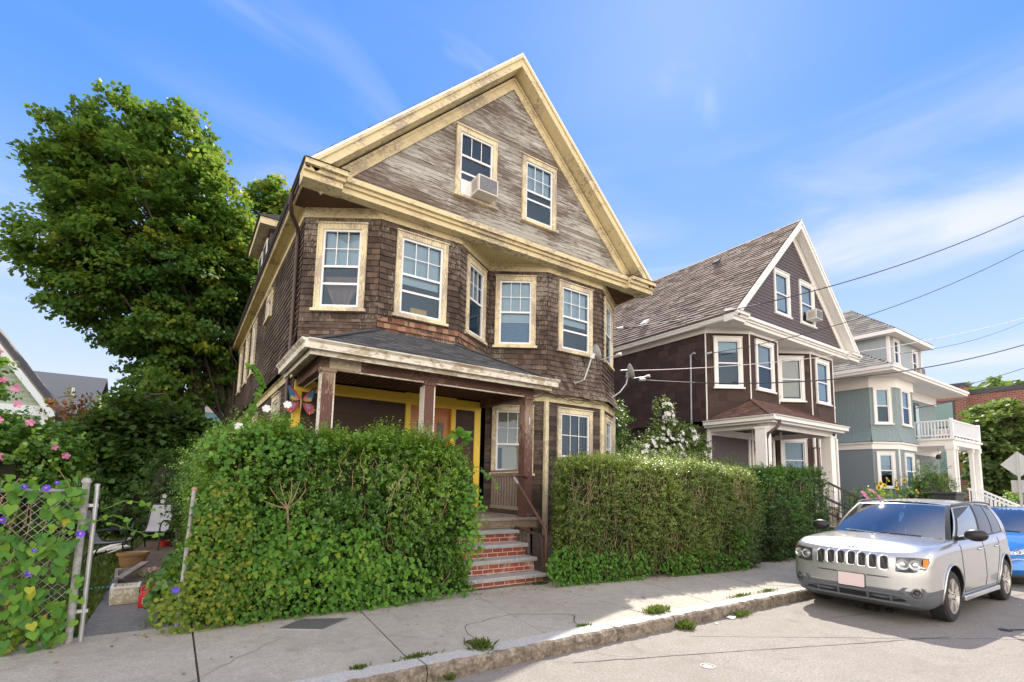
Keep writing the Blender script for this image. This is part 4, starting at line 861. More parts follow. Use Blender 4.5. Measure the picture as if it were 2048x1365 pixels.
# ---------------------------------------------------------------- hedges
def hedge(name, front, depth, h0, h1, nsp, label, mats, seed, shoots=.12, K=12, ls=(.034, .05), bulge=.10, topn=.25, tone0=.45, ends=True, extra=None, twigs=60, skew=0.0, topbright=0.0, shoot_h=(.25, .5), openness=.0):
    """front: polyline (x,y) left->right of the front foot line; depth goes +y"""
    g = np.random.default_rng(seed); fx = np.array([p[0] for p in front]); fy = np.array([p[1] for p in front])
    hx = np.array([p[0] for p in h1]); hz = np.array([p[1] for p in h1]); x0, x1 = fx[0], fx[-1]; L = x1 - x0; H = hz.mean()
    t = thing(name, ((x0 + x1) / 2, fy.mean() + depth / 2, h0), label, 'hedge', 'hedges along the pavement')
    aF, aT, aE = L * H, L * depth * 1.2, depth * H * (1 if ends else 0); aB = L * H * .25; tot = aF + aT + 2 * aE + aB
    which = g.choice(5, nsp, p=[aF / tot, aT / tot, aE / tot, aE / tot, aB / tot])
    u, v = g.random(nsp), g.random(nsp); P = np.zeros((nsp, 3)); D = np.zeros((nsp, 3))
    top = lambda x: np.interp(x, hx, hz); fr = lambda x: np.interp(x, fx, fy)
    for w in range(5):
        m = which == w; n = m.sum()
        if w in (0, 4):
            x = x0 + u[m] * L; z = h0 + v[m] ** .95 * (top(x) - h0); off = bulge * wob(x * 1.2, z * 1.6, 1.0, seed) + .10 * np.sin(np.clip((z - h0) / (top(x) - h0), 0, 1) * PI) - .12 * (np.clip((z - h0) / (top(x) - h0), 0, 1)) ** 4
            y = fr(x) - off if w == 0 else fr(x) + depth + off; s = -1 if w == 0 else 1
            P[m] = np.stack([x, y, z], 1); D[m] = np.stack([np.zeros(n), np.full(n, s * 1.0), np.full(n, .55)], 1)
        elif w == 1:
            x = x0 + u[m] * L; y = fr(x) + v[m] * depth; z = top(x) + .06 * wob(x * 2, y * 2, 1, seed + 3) - .07 * (np.abs(v[m] * 2 - 1)) ** 3
            P[m] = np.stack([x, y, z], 1); D[m] = np.stack([np.zeros(n), np.full(n, -.15), np.full(n, 1.0)], 1)
        else:
            sgn = -1 if w == 2 else 1; xb = x0 if w == 2 else x1; y = fr(xb) + u[m] * depth; z = h0 + v[m] * (top(xb) - h0)
            P[m] = np.stack([xb + sgn * (.06 * wob(y * 2, z * 1.5, 1, seed + 5) + .05), y, z], 1); D[m] = np.stack([np.full(n, sgn * 1.0), np.zeros(n), np.full(n, .5)], 1)
    P = P - norm(D) * (np.abs(g.normal(0, .07, nsp)))[:, None]
    P[:, 0] += skew * np.maximum(0, P[:, 1] - fr(P[:, 0])) * np.clip((x1 - P[:, 0]) / L, 0, 1)
    # gaps: push some patches deeper
    gapn = wob(P[:, 0] * 3.1 + P[:, 1], P[:, 2] * 3.7, 1, seed + 9); deep = gapn > .22; P[deep] -= norm(D)[deep] * g.uniform(.04, .20, deep.sum())[:, None]
    D = D + g.normal(0, .55, D.shape); ln = g.uniform(.13, .26, nsp)
    tone = np.clip(tone0 + .22 * wob(P[:, 0] * 1.1, P[:, 2] * 1.3, 1, seed + 2) + g.normal(0, .12, nsp) + topbright * (which == 1) + .26 * (np.clip((P[:, 2] - h0) / H, 0, 1) - .5), 0, 1)  # upper and top leaves lightened: skylight and sun put into the tone
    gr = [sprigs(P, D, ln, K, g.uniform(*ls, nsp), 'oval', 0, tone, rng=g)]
    ns = int(nsp * shoots)
    if ns:
        x = x0 + g.random(ns) * L; y = fr(x) + g.random(ns) * depth; z = top(x) - .05
        gr.append(sprigs(np.stack([x, y, z], 1), g.normal(0, .16, (ns, 3)) + np.array([0, 0, 1.0]), g.uniform(*shoot_h, ns) * (.35 + .65 * np.clip(.5 + .6 * wob(x * 2.3, y, 1, seed), 0, 1)), 16, g.uniform(.045, .065, ns), 'oval', 0, np.clip(g.normal(tone0 + .25, .1, ns), 0, 1), rng=g, sag=.02))
    if extra: gr += extra(g)
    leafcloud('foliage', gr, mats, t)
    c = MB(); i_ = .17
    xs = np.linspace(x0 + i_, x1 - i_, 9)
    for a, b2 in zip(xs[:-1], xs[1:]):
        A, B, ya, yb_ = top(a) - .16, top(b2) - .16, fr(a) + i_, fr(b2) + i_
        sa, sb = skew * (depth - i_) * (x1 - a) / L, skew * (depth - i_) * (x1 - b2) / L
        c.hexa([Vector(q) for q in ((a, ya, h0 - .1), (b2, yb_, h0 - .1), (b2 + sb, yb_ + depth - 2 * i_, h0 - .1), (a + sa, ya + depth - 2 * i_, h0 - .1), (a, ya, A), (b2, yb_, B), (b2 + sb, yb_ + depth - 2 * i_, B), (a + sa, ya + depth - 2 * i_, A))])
    c.build('light_block_core', M['core'], t)  # opaque dark boxes added within the hedge as a light stop
    tw = MB()
    for k in range(twigs):
        x = R.uniform(x0 + .05, x1 - .05); z = R.uniform(h0, float(top(x)) * .8); y = float(fr(x)) + R.uniform(-.05, .06); p = Vector((x, y, z)); pts = [p]
        for q in range(4): p = p + Vector((R.uniform(-.07, .07), R.uniform(-.04, .02), R.uniform(.04, .16))); pts.append(p)
        tw.tube(pts, [.006, .005, .004, .003, .002], 4)
    if twigs: tw.build('stem', M['twig'], t)
    return t
def vinepatch(g, x0, x1, z0, z1, yf, n, size, m, shape, tone=(.3, .9), out=.06):
    x = g.uniform(x0, x1, n); z = g.uniform(z0, z1, n); y = yf(x, z) - np.abs(g.normal(0, out, n))
    T = np.stack([g.normal(0, .5, n), g.normal(-.25, .25, n), g.normal(-.75, .4, n)], 1); N = np.stack([g.normal(0, .35, n), np.full(n, -1.0), g.normal(.55, .35, n)], 1)
    return (np.stack([x, y, z], 1), T, N, g.uniform(*size, n), shape, g.uniform(*tone, n), m)
def ex1(g):
    yf = lambda x, z: 6.42 - .10 * np.sin(np.clip(z / 2.4, 0, 1) * PI)
    def blob(cx, cz, rx, rz, n, size, m, shape, tone):
        a = g.uniform(0, 2 * PI, n); r = np.sqrt(g.random(n)); x = cx + rx * r * np.cos(a); z = np.maximum(.17, cz + rz * r * np.sin(a)); y = yf(x, z) - np.abs(g.normal(0, .07, n))
        T = np.stack([g.normal(0, .5, n), g.normal(-.3, .25, n), g.normal(-.7, .4, n)], 1); N = np.stack([g.normal(0, .35, n), np.full(n, -1.0), g.normal(.55, .35, n)], 1)
        return (np.stack([x, y, z], 1), T, N, g.uniform(*size, n), shape, g.uniform(*tone, n), m)
    return [blob(1.5, .8, .8, .42, 560, (.045, .085), 1, 'lobed', (.25, .95)), blob(2.2, .5, .7, .35, 330, (.045, .08), 1, 'lobed', (.2, .9)), blob(1.1, 1.0, .45, .4, 240, (.04, .07), 1, 'lobed', (.0, .6)), blob(1.8, .7, 1.4, .6, 260, (.035, .06), 1, 'maple', (.0, .5)),
            blob(.45, 1.0, .32, .8, 560, (.03, .055), 2, 'lobed', (.15, .8)), blob(.5, 1.1, .4, .8, 420, (.03, .05), 1, 'maple', (.0, .5)), blob(.25, .4, .4, .3, 420, (.03, .055), 2, 'maple', (.1, .8)), blob(.75, .45, .4, .35, 420, (.03, .05), 2, 'oval', (0, .7)),
            blob(2.0, .25, 1.7, .1, 420, (.03, .06), 1, 'maple', (.05, .6)), blob(2.5, 1.6, .25, .35, 60, (.05, .09), 3, 'long', (.4, .9)), blob(3.55, 1.2, .2, .6, 120, (.05, .08), 1, 'maple', (.3, .9)),
            blob(1.0, 2.2, .45, .22, 80, (.035, .07), 1, 'heart', (.1, .8)), blob(.6, 2.1, .4, .3, 70, (.035, .07), 1, 'heart', (.1, .8))]
hedge('privet_hedge', [(.30, 6.50), (1.5, 6.50), (2.7, 6.52), (3.62, 6.60)], 1.25, .15, [(.2, 2.16), (.9, 2.24), (1.9, 2.24), (2.8, 2.28), (3.4, 2.24), (3.7, 2.0)], 8200,
      'tall shaggy privet hedge with bright vines, left of the brick steps', [M['hedge'], M['vine'], M['creeper'], M['hedgeolive']], 4, shoots=.16, extra=ex1, twigs=90, shoot_h=(.2, .55), bulge=.13, tone0=.54, ls=(.032, .072))
def ex2(g):
    yf = lambda x, z: np.interp(x, [5, 9.6], [6.36, 5.80]) - .05
    out = []
    for cx, cz, rx, rz, n in ((5.4, .45, .5, .35, 450), (6.4, .4, .7, .3, 380), (8.2, .35, .9, .28, 420), (9.4, .6, .35, .45, 250)):
        a = g.uniform(0, 2 * PI, n); r = np.sqrt(g.random(n)); x = cx + rx * r * np.cos(a); z = np.maximum(.17, cz + rz * r * np.sin(a)); y = yf(x, z) - np.abs(g.normal(0, .05, n))
        out.append((np.stack([x, y, z], 1), np.stack([g.normal(0, .5, n), g.normal(-.3, .25, n), g.normal(-.7, .4, n)], 1), np.stack([g.normal(0, .35, n), np.full(n, -1.0), g.normal(.55, .35, n)], 1), g.uniform(.035, .065, n), 'lobed', g.uniform(.05, .7, n), 1))
    return out
hedge('privet_hedge', [(5.34, 6.37), (6.5, 6.22), (8.0, 6.02), (9.3, 5.84), (10.15, 5.86)], 1.0, .15, [(5.0, 2.20), (6.5, 2.22), (8.5, 2.20), (9.6, 2.16), (10.15, 2.02)], 11500,
      'long flat-topped clipped hedge with brown twigs, right of the brick steps', [M['hedgeolive'], M['vine']], 9, shoots=.0, extra=ex2, twigs=420, bulge=.05, tone0=.50, ls=(.032, .048), K=11, topbright=.5, skew=.75)
hedge('privet_hedge', [(11.0, 6.12), (12.2, 6.02), (13.55, 5.98)], 1.1, .15, [(11.0, 2.12), (12.2, 2.16), (13.5, 2.18)], 3800,
      'dark clipped hedge block beyond the black gate, behind the silver car', [M['hedge']], 13, shoots=.12, twigs=30, bulge=.04, tone0=.25, ls=(.04, .055), shoot_h=(.2, .4))

# bare forked stem showing on the front of the big hedge
t = thing('bare_stem', (1.05, 6.33, .6), 'bare forked tan stem showing on the front of the big hedge', 'branch'); mb = MB(); J = Vector((1.08, 6.31, 1.42)); mb.tube([(1.14, 6.38, .75), (1.12, 6.33, 1.1), J], [.016, .014, .012], 7); mb.build('main_stem', M['twig'], t); mb = MB()
for e in ((.88, 6.33, 1.66), (.97, 6.30, 1.75), (1.10, 6.28, 1.78), (1.20, 6.30, 1.74), (1.28, 6.33, 1.64), (.80, 6.36, 1.52)): e = Vector(e); mb.tube([J, J.lerp(e, .5) + Vector((R.uniform(-.02, .02), -.02, -.02)), e], [.009, .006, .003], 5)
mb.build('twig', M['twig'], t)
# ---------------------------------------------------------------- shrubs built from scattered sprigs on lobes
def shrub(name, base, lobes, nsp, label, cat, mat, seed, K=10, ls=(.05, .08), shape='oval', tone=(.2, .8), up=.5, ln=(.15, .35), flowers=None, stems=8, group=None, mats=None, core=True, trunk_r=.02):
    g = np.random.default_rng(seed); t = thing(name, base, label, cat, group)
    vol = np.array([l[3] * l[4] + l[4] * l[5] + l[3] * l[5] for l in lobes]); ids = g.choice(len(lobes), nsp, p=vol / vol.sum()); L = np.array(lobes)[ids]
    d = norm(g.normal(0, 1, (nsp, 3))); r = (.62 + .42 * g.random(nsp)) * (1 + .16 * wob(d[:, 0] * 3 + ids, d[:, 2] * 3, 1, seed))
    P = L[:, :3] + d * L[:, 3:6] * r[:, None]; keep = P[:, 2] > base[2] + .03; P, d = P[keep], d[keep]; n = len(P)
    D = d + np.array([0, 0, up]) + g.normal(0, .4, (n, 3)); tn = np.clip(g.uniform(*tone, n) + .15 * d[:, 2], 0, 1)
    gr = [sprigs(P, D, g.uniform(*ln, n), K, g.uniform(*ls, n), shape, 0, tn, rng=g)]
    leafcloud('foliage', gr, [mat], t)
    if core:
        c = MB()
        for l in lobes:
            s = .62; pts = []
            for i in range(7):
                th = PI * i / 6; pts.append((math.sin(th), -math.cos(th)))
            i0 = len(c.v)
            for (rr, zz) in pts:
                for j in range(10):
                    a = 2 * PI * j / 10; w = s * R.uniform(.85, 1.1); c.v.append((l[0] + rr * math.cos(a) * l[3] * w, l[1] + rr * math.sin(a) * l[4] * w, max(base[2], l[2] + zz * l[5] * s)))
            for k in range(6):
                for j in range(10): c.f.append((i0 + k * 10 + j, i0 + k * 10 + (j + 1) % 10, i0 + (k + 1) * 10 + (j + 1) % 10, i0 + (k + 1) * 10 + j)); c.m.append(0); c.t.append(.5)
        c.build('light_block_core', M['core'], t)  # opaque dark lobes added inside the shrub to block light
    if stems:
        s = MB()
        for k in range(stems):
            l = lobes[k % len(lobes)]; q = Vector((l[0] + R.uniform(-.6, .6) * l[3], l[1] + R.uniform(-.6, .6) * l[4], l[2] + R.uniform(-.2, .8) * l[5])); b0 = Vector(base) + Vector((R.uniform(-.08, .08), R.uniform(-.08, .08), 0)); md = b0.lerp(q, .5) + Vector((R.uniform(-.1, .1), R.uniform(-.1, .1), .1))
            s.tube([b0, md, q], [trunk_r, trunk_r * .7, trunk_r * .3], 6)
        s.build('stem', M['bark'], t)
    if flowers:
        for i, (p, nrm, sz, mt, ctr) in enumerate(flowers):
            n = 5; nrm = Vector(nrm).normalized(); a = nrm.orthogonal().normalized(); b2 = nrm.cross(a); T = np.array([tuple(a * math.cos(k * 2 * PI / n) + b2 * math.sin(k * 2 * PI / n)) for k in range(n)]); N = np.tile(np.array(nrm), (n, 1))
            f = leafcloud('flower', [(np.tile(np.array(p, float), (n, 1)), T, N, np.full(n, sz), 'petal', g.random(n), 0)], [M[mt]], t)
    return t
def fpts(lobes, n, seed, sz, mt, view=True):
    rr = random.Random(seed); out = []
    for k in range(n):
        l = rr.choice(lobes); a = rr.uniform(-1.1, 1.1); e = rr.uniform(-.5, 1.2); d = Vector((math.sin(a) * math.cos(e), -math.cos(a) * math.cos(e), math.sin(e)))
        out.append(((l[0] + d.x * l[3] * 1.12, l[1] + d.y * l[4] * 1.12, l[2] + d.z * l[5] * 1.12), d + Vector((0, -.4, .1)), sz * rr.uniform(.75, 1.15), mt, None))
    return out
# pink hibiscus, left
lb = [(-2.35, 8.8, 1.7, .75, .6, .75), (-1.75, 8.6, 1.65, .5, .45, .75), (-2.1, 8.7, 2.15, .4, .5, .32), (-1.5, 8.7, 2.0, .36, .3, .4), (-2.02, 8.4, 3.02, .13, .12, .13), (-1.98, 8.4, 2.72, .10, .1, .10), (-3.1, 9.0, 1.9, .8, .7, .8)]
fl = [((-1.85, 8.28, 2.88), 1), ((-2.0, 8.3, 3.30), 1), ((-1.93, 8.3, 3.22), 1), ((-1.33, 8.35, 2.10), 1), ((-1.22, 8.4, 2.00), 1), ((-1.55, 8.2, 2.38), 1), ((-1.80, 8.1, 2.38), 1), ((-1.93, 8.1, 2.60), 1), ((-1.66, 8.1, 2.58), 1), ((-1.93, 8.05, 2.14), 1), ((-1.75, 8.15, 1.95), 1), ((-1.72, 8.2, 2.78), 1)]
shrub('hibiscus', (-2.1, 8.8, .15), lb, 2300, 'tall hibiscus bush with pink flowers behind the vine-covered fence', 'hibiscus', M['hedge'], 21, K=9, ls=(.05, .085), shape='maple', tone=(.3, .85), flowers=[(p, (.15, -1, .15), .046 if i % 3 else .040, 'pink', None) for i, (p, q) in enumerate(fl)] + fpts(lb[:4], 8, 5, .035, 'pink'))
# bushes behind the left end of the big hedge and around the yard
shrub('shrub', (.35, 8.2, .15), [(.52, 7.6, 1.45, .36, .5, .55), (.48, 8.2, 1.75, .42, .45, .45), (.8, 8.0, 2.1, .45, .5, .45)], 1500, 'loose green privet bush behind the white post at the big hedge', 'shrub', M['hedge'], 22, K=12, ls=(.035, .055), tone=(.45, .95), group='garden shrubs')
shrub('shrub', (.1, 11.5, .15), [(.35, 11.3, 1.3, .4, .7, .8), (.55, 10.6, 1.5, .4, .5, .8), (.6, 12.5, 1.9, .5, .6, .9), (-.2, 15.2, 1.5, .6, .5, 1.0)], 1000, 'dark leafy bush with mauve blooms behind the upright garden chair', 'shrub', M['darkleaf'], 23, K=8, ls=(.07, .11), tone=(.3, 1), flowers=fpts([(.1, 11.0, 1.5, .5, .5, .6)], 9, 3, .035, 'whitepetal'), group='garden shrubs')
shrub('shrub', (.06, 7.15, .15), [(.16, 7.0, .36, .16, .25, .26), (.12, 7.6, .36, .12, .3, .24), (.2, 8.3, .4, .12, .4, .3)], 420, 'broad-leaved weeds beside the red petrol can', 'weeds', M['hedge'], 24, K=7, ls=(.07, .13), shape='maple', tone=(.3, .9), stems=4, core=False, group='garden shrubs')
shrub('shrub', (-1.0, 16.5, .15), [(-.9, 16.5, .8, 1.2, .8, .8), (.4, 15.6, .9, .8, .7, 1.0), (-2.4, 17, .5, 1.0, .8, .55)], 1300, 'low dark undergrowth across the back of the yard', 'undergrowth', M['darkleaf'], 25, K=8, ls=(.10, .16), tone=(.3, 1), group='garden shrubs')
shrub('shrub', (-2.5, 20.2, .15), [(-2.45, 20.3, 1.2, .5, .6, 1.3)], 260, 'yellow-green sunlit bush beyond the yard near the cream house', 'shrub', M['paleleaf'], 26, K=8, ls=(.10, .16), tone=(.1, .7), group='garden shrubs')
# red-leaved branch over the far roof
shrub('shrub', (-2.55, 12.3, .15), [(-1.95, 12.2, 2.92, .14, .2, .09), (-1.72, 12.2, 3.05, .10, .15, .12)], 34, 'small maroon-leaved branches in front of the dark roof', 'branch', M['maroon'], 27, K=8, ls=(.07, .11), tone=(.1, 1), stems=3, core=False)
# shrubs behind the right hedge
lb = [(10.0, 7.9, 2.0, .9, .5, .55), (8.6, 7.9, 2.0, .9, .5, .5), (11.2, 8.2, 2.05, .8, .5, .6), (12.2, 7.8, 1.9, .6, .4, .6), (7.5, 8.0, 1.95, .6, .4, .45)]
shrub('shrub', (10, 7.9, .15), lb, 2600, 'sunlit pale green shoots rising behind the long clipped hedge', 'shrub', M['paleleaf'], 31, K=12, ls=(.035, .06), tone=(.1, .9), up=.9, group='shrubs behind the clipped hedge')
lb = [(11.35, 9.1, 2.5, 1.0, .5, .7), (11.6, 9.2, 3.1, .6, .4, .55), (12.5, 9.1, 2.7, .6, .4, .6), (10.6, 9.1, 2.6, .5, .35, .5), (11.4, 9.2, 3.75, .2, .25, .45), (12.2, 9.1, 3.2, .35, .3, .35)]
shrub('rose_of_sharon', (11.5, 9.2, .15), lb, 1300, 'tall shrub covered in white blossom between the two brown houses', 'flowering shrub', M['paleleaf'], 32, K=10, ls=(.05, .08), shape='maple', tone=(.0, .7), up=.7, flowers=fpts(lb, 130, 9, .07, 'whitepetal'), group='shrubs behind the clipped hedge')
lb = [(10.75, 10.5, 2.4, .7, .6, 1.1), (10.8, 10.8, 3.6, .55, .5, .8), (11.3, 11.2, 2.6, .6, .5, 1.0)]
shrub('shrub', (10.9, 10.8, .15), lb, 1100, 'dark green bush in the gap at the corner of the worn brown house', 'shrub', M['hedge'], 33, K=9, ls=(.06, .09), tone=(.1, .7), flowers=fpts(lb, 12, 19, .06, 'whitepetal'), group='shrubs behind the clipped hedge')
# arching vine shoots above the big hedge, white bindweed flowers
def strand(name, pts, label, n, ls, mat, shape='heart', cat='vine shoot', seed=1, r=.004, group=None):
    t = thing(name, pts[0], label, cat, group); mb = MB(); mb.tube(pts, r, 5); mb.build('stem', M['twig'] if mat != 'heart' else simple('green stem', (.13, .20, .04), .6), t)
    g = np.random.default_rng(seed); A = np.array(pts); s = np.linspace(0, len(A) - 1.001, n); i = s.astype(int); f = (s - i)[:, None]; P = A[i] * (1 - f) + A[i + 1] * f
    leafcloud('foliage', [(P, g.normal(0, .6, (n, 3)) + np.array([0, -.4, -.3]), np.array([0, -.7, .6]) + g.normal(0, .4, (n, 3)), g.uniform(*ls, n), shape, g.uniform(.2, .9, n), 0)], [M[mat]], t); return t
strand('vine_shoot', [(.55, 7.0, 2.3), (.70, 6.98, 2.65), (.78, 6.95, 2.95), (.72, 6.9, 3.12), (.62, 6.85, 3.15)], 'tall arching bindweed shoot above the left end of the big hedge', 60, (.05, .09), 'vine', seed=1, group='vine shoots on the big hedge')
strand('vine_shoot', [(3.3, 6.8, 2.3), (3.42, 6.7, 2.55), (3.55, 6.65, 2.52), (3.62, 6.62, 2.4)], 'broad-leaved vine tip arching over the right end of the big hedge', 14, (.12, .17), 'vine', seed=2, group='vine shoots on the big hedge')
strand('vine_shoot', [(3.5, 6.5, 1.9), (3.8, 6.5, 1.95), (4.0, 6.48, 1.85), (4.1, 6.46, 1.6)], 'thin vine tendril reaching from the big hedge toward the steps', 10, (.06, .1), 'vine', seed=3, group='vine shoots on the big hedge')
strand('vine_shoot', [(2.3, 6.36, 1.35), (2.36, 6.28, 1.65), (2.48, 6.2, 1.9), (2.42, 6.15, 1.98)], 'pale drooping weed stem in the middle of the big hedge front', 22, (.04, .08), 'hedgeolive', 'long', seed=4, r=.007, group='vine shoots on the big hedge')
for i, (p, lab) in enumerate((((.55, 6.75, 2.38), 'round white bindweed flower standing alone at the hedge left end'), ((.83, 6.7, 2.62), 'white bindweed flower below the arching shoot'), ((1.05, 6.6, 2.68), 'white bindweed flower highest on the big hedge'))):
    n = 6; nv = Vector((-.2, -1, .3)).normalized(); a = nv.orthogonal().normalized(); b2 = nv.cross(a); T = np.array([tuple(a * math.cos(k * PI / 3) + b2 * math.sin(k * PI / 3)) for k in range(n)])
    o = leafcloud('bindweed_flower', [(np.tile(np.array(p), (n, 1)), T, np.tile(np.array(nv), (n, 1)), np.full(n, .05), 'petal', np.full(n, .8), 0)], [M['whitepetal']]); tag(o, lab, 'flower', 'white bindweed flowers')
# ---------------------------------------------------------------- trees
def tree(name, base, trunks, blobs, label, mat, seed, ncl, lpc=34, ls=(.13, .2), clr=.55, tone=(.1, .9), group='trees beyond the yards', lit=(.5, -.2, .8), shape='maple'):
    g = np.random.default_rng(seed); t = thing(name, base, label, 'tree', group); tm = MB()
    for (p0, p1, r) in trunks:
        p0, p1 = Vector(p0), Vector(p1); pts = [p0.lerp(p1, k / 6) + Vector((R.uniform(-.12, .12), R.uniform(-.12, .12), 0)) * (k > 0) for k in range(7)]; tm.tube(pts, [r * (1 - .1 * k) for k in range(7)], 10)
    B = np.array(blobs); vol = (B[:, 3] * B[:, 4] * B[:, 5]) ** .67; ids = g.choice(len(B), ncl, p=vol / vol.sum()); L = B[ids]
    d = norm(g.normal(0, 1, (ncl, 3))); r = g.random(ncl) ** .30 * (1 + .22 * wob(d[:, 0] * 4 + ids * 1.7, d[:, 2] * 4, 1, seed)); C = L[:, :3] + d * L[:, 3:6] * r[:, None]
    for k in range(0, ncl, max(1, ncl // 150)):
        tr = trunks[k % len(trunks)]; p = Vector(tr[0]).lerp(Vector(tr[1]), R.uniform(.35, 1)); q = Vector(C[k]); md = p.lerp(q, .5) + Vector((R.uniform(-.4, .4), R.uniform(-.3, .3), R.uniform(-.1, .6))); tm.tube([p, md, q], [.07, .04, .012], 5)
    tm.build('trunk', M['bark'], t)
    # each clump: a flattened spray of leaves
    nn = ncl * lpc; ci = np.repeat(np.arange(ncl), lpc); o = norm(g.normal(0, 1, (nn, 3))) * (g.random(nn) ** .5)[:, None] * np.array([1, 1, .5]) * clr * g.uniform(.6, 1.25, ncl)[ci][:, None]
    P = C[ci] + o; P[:, 2] -= .25 * (o[:, 0] ** 2 + o[:, 1] ** 2) / clr
    out = norm(P - np.array(B[:, :3].mean(0))); T = out + g.normal(0, .6, (nn, 3)) + np.array([0, 0, -.35]); N = np.array([0, 0, 1.0]) + out * .5 + g.normal(0, .45, (nn, 3))
    ct = np.clip(g.uniform(*tone, ncl) + .18 * (d @ np.array(lit)), 0, 1)  # clumps facing the lit direction get lighter leaves: sunlight put into colour
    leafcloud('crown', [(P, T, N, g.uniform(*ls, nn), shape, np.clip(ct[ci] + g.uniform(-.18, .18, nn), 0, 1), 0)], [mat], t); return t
tree('maple_tree', (.75, 24.5, .15), [((.45, 24.2, .1), (.2, 24.5, 9), .42), ((1.15, 24.4, .1), (2.0, 24.8, 9), .36), ((1.6, 25, .1), (2.9, 25.4, 8), .25), ((-.2, 24.4, .1), (-.6, 24.6, 11), .26), ((.1, 24.6, 7), (-.8, 24.8, 15.5), .2)],
     [(-4.2, 24.5, 13.7, 1.4, 2.2, 1.4), (-2.9, 24.5, 15.5, 1.6, 2.0, 1.5), (-1.1, 24.5, 15.9, 1.5, 2.0, 1.5), (-.1, 24.5, 13.4, 1.6, 2.4, 2.0), (.9, 24.6, 12.4, 1.4, 2.0, 1.4), (1.7, 24.8, 10.6, 1.2, 2.0, 1.6), (-2.5, 24.5, 13.2, 2.3, 2.6, 2.2), (-4.0, 24.5, 12.2, 1.2, 2.0, 1.3), (-4.7, 24.5, 10.2, 1.1, 2, 1.2), (-2.8, 24.5, 10.3, 1.9, 2.6, 1.9), (-.4, 24.5, 10.2, 2.1, 2.8, 2.2), (1.3, 24.8, 10.4, 1.4, 2.4, 1.8), (-3.6, 24.5, 8.5, 1.3, 2.2, .9), (-.9, 24.5, 7.3, 1.9, 2.4, 1.6), (1.2, 25, 6.8, 1.7, 2.2, 1.8), (2.8, 25.5, 8.3, 1.4, 2, 2.2), (-.9, 23.8, 5.0, 1.3, 1.8, 1.2)],
     'huge full-crowned maple with top leaves coloured sunlit yellow, left of the worn brown house', M['maple'], 41, 2150, 56, (.12, .19), .52, (.22, .72), lit=(1.3, -.1, 1.0))
tree('backyard_tree', (5.0, 31, .15), [((5, 31, .1), (4.6, 31, 15), .3)], [(3.6, 31, 17.6, 1.7, 1.5, 1.7), (5.0, 31, 17.0, 1.8, 1.6, 2.0), (4.0, 31, 14.5, 2.0, 1.8, 2.0)], 'smaller treetop just showing past the gutter of the worn brown house', M['maple'], 42, 330, 30, (.18, .28), .6, (.2, .9))
tree('backyard_tree', (-1.9, 17.5, .15), [((-1.6, 17.5, .1), (-1.5, 17.5, 4), .16)], [(-2.0, 17.2, 2.8, .75, .9, .55), (-1.2, 17.5, 3.3, .9, 1, .9), (-1.55, 17.2, 2.2, .8, .9, .75), (-.4, 17.6, 2.9, .9, 1.0, 1.1), (.5, 18, 2.6, .8, .9, 1.1), (-.6, 17.5, 1.7, .9, .9, .8)], 'low dark tree under the huge maple, in the middle of the yard', M['darkleaf'], 43, 620, 32, (.11, .18), .42, (.1, .9))
# big trees right, beyond the teal house
tree('street_tree', (52, 10.5, .0), [((52, 10.5, 0), (52, 10.5, 6), .25)], [(51.8, 10.3, 6.2, 2.3, 2.3, 2.3), (53.5, 10.3, 6.5, 2.5, 2.5, 2.5), (52, 10.2, 3.3, 2.5, 2.3, 2.5), (55, 9.8, 3.8, 3, 2.5, 3), (50.2, 10.4, 4.2, 1.5, 1.5, 2.2)], 'leafy street tree in front of the red brick building at far right', M['paleleaf'], 44, 520, 30, (.24, .38), .7, (.0, .7))
tree('backyard_tree', (70, 16, .0), [((70, 16, 0), (70, 16, 12), .3)], [(74, 15.6, 12.0, 3.5, 3, 2.3), (80, 15, 12.4, 4, 3, 2.8), (70.5, 15.6, 11.0, 2, 2, 1.6)], 'distant treetop rising over the flat roof of the brick building', M['paleleaf'], 45, 240, 26, (.4, .6), 1.1, (.0, .6))
# ---------------------------------------------------------------- chain-link fence with vines, posts
t = thing('chain_link_fence', (-.76, 6.45, .1), 'grey chain-link fence and gate post overgrown with heart-leaved vines', 'fence')
mb = MB(); mb.tube([(-.76, 6.45, .1), (-.76, 6.45, 1.70)], .032, 14); mb.lathe((-.76, 6.45, 1.68), [(.041, 0), (.042, .02), (.03, .045), (0, .055)], n=14); mb.lathe((-.76, 6.45, 1.44), [(.041, 0), (.041, .04)], n=14); mb.lathe((-.76, 6.45, .42), [(.041, 0), (.041, .04)], n=14); mb.build('terminal_post', M['postpaint'], t, smooth=True, angle=.6)
mb = MB(); mb.tube([(-.672, 6.46, .12), (-.672, 6.46, 1.66)], .021, 10); mb.lathe((-.672, 6.46, 1.65), [(.024, 0), (.024, .02), (0, .03)], n=10); mb.beam((-.80, 6.45, 1.46), (-.65, 6.46, 1.46), .02, .03); mb.beam((-.80, 6.45, .44), (-.64, 6.46, .44), .03, .03); mb.build('gate_post', M['galv'], t, smooth=True, angle=.6)
mb = MB(); mb.tube([(-6, 6.45, 1.60), (-.80, 6.45, 1.60)], .022, 10); mb.build('top_rail', M['postpaint'], t, smooth=True, angle=.6)
mb = MB(); mb.tube([(-1.55, 6.52, .1), (-1.50, 6.5, 1.15)], .02, 8); mb.tube([(-3.2, 6.45, .1), (-3.2, 6.45, 1.6)], .025, 8); mb.build('line_post', M['galv'], t)
mb = MB(); x0, x1, z0, z1 = -3.4, -.82, .16, 1.58; k = x0 - (z1 - z0); s = .075
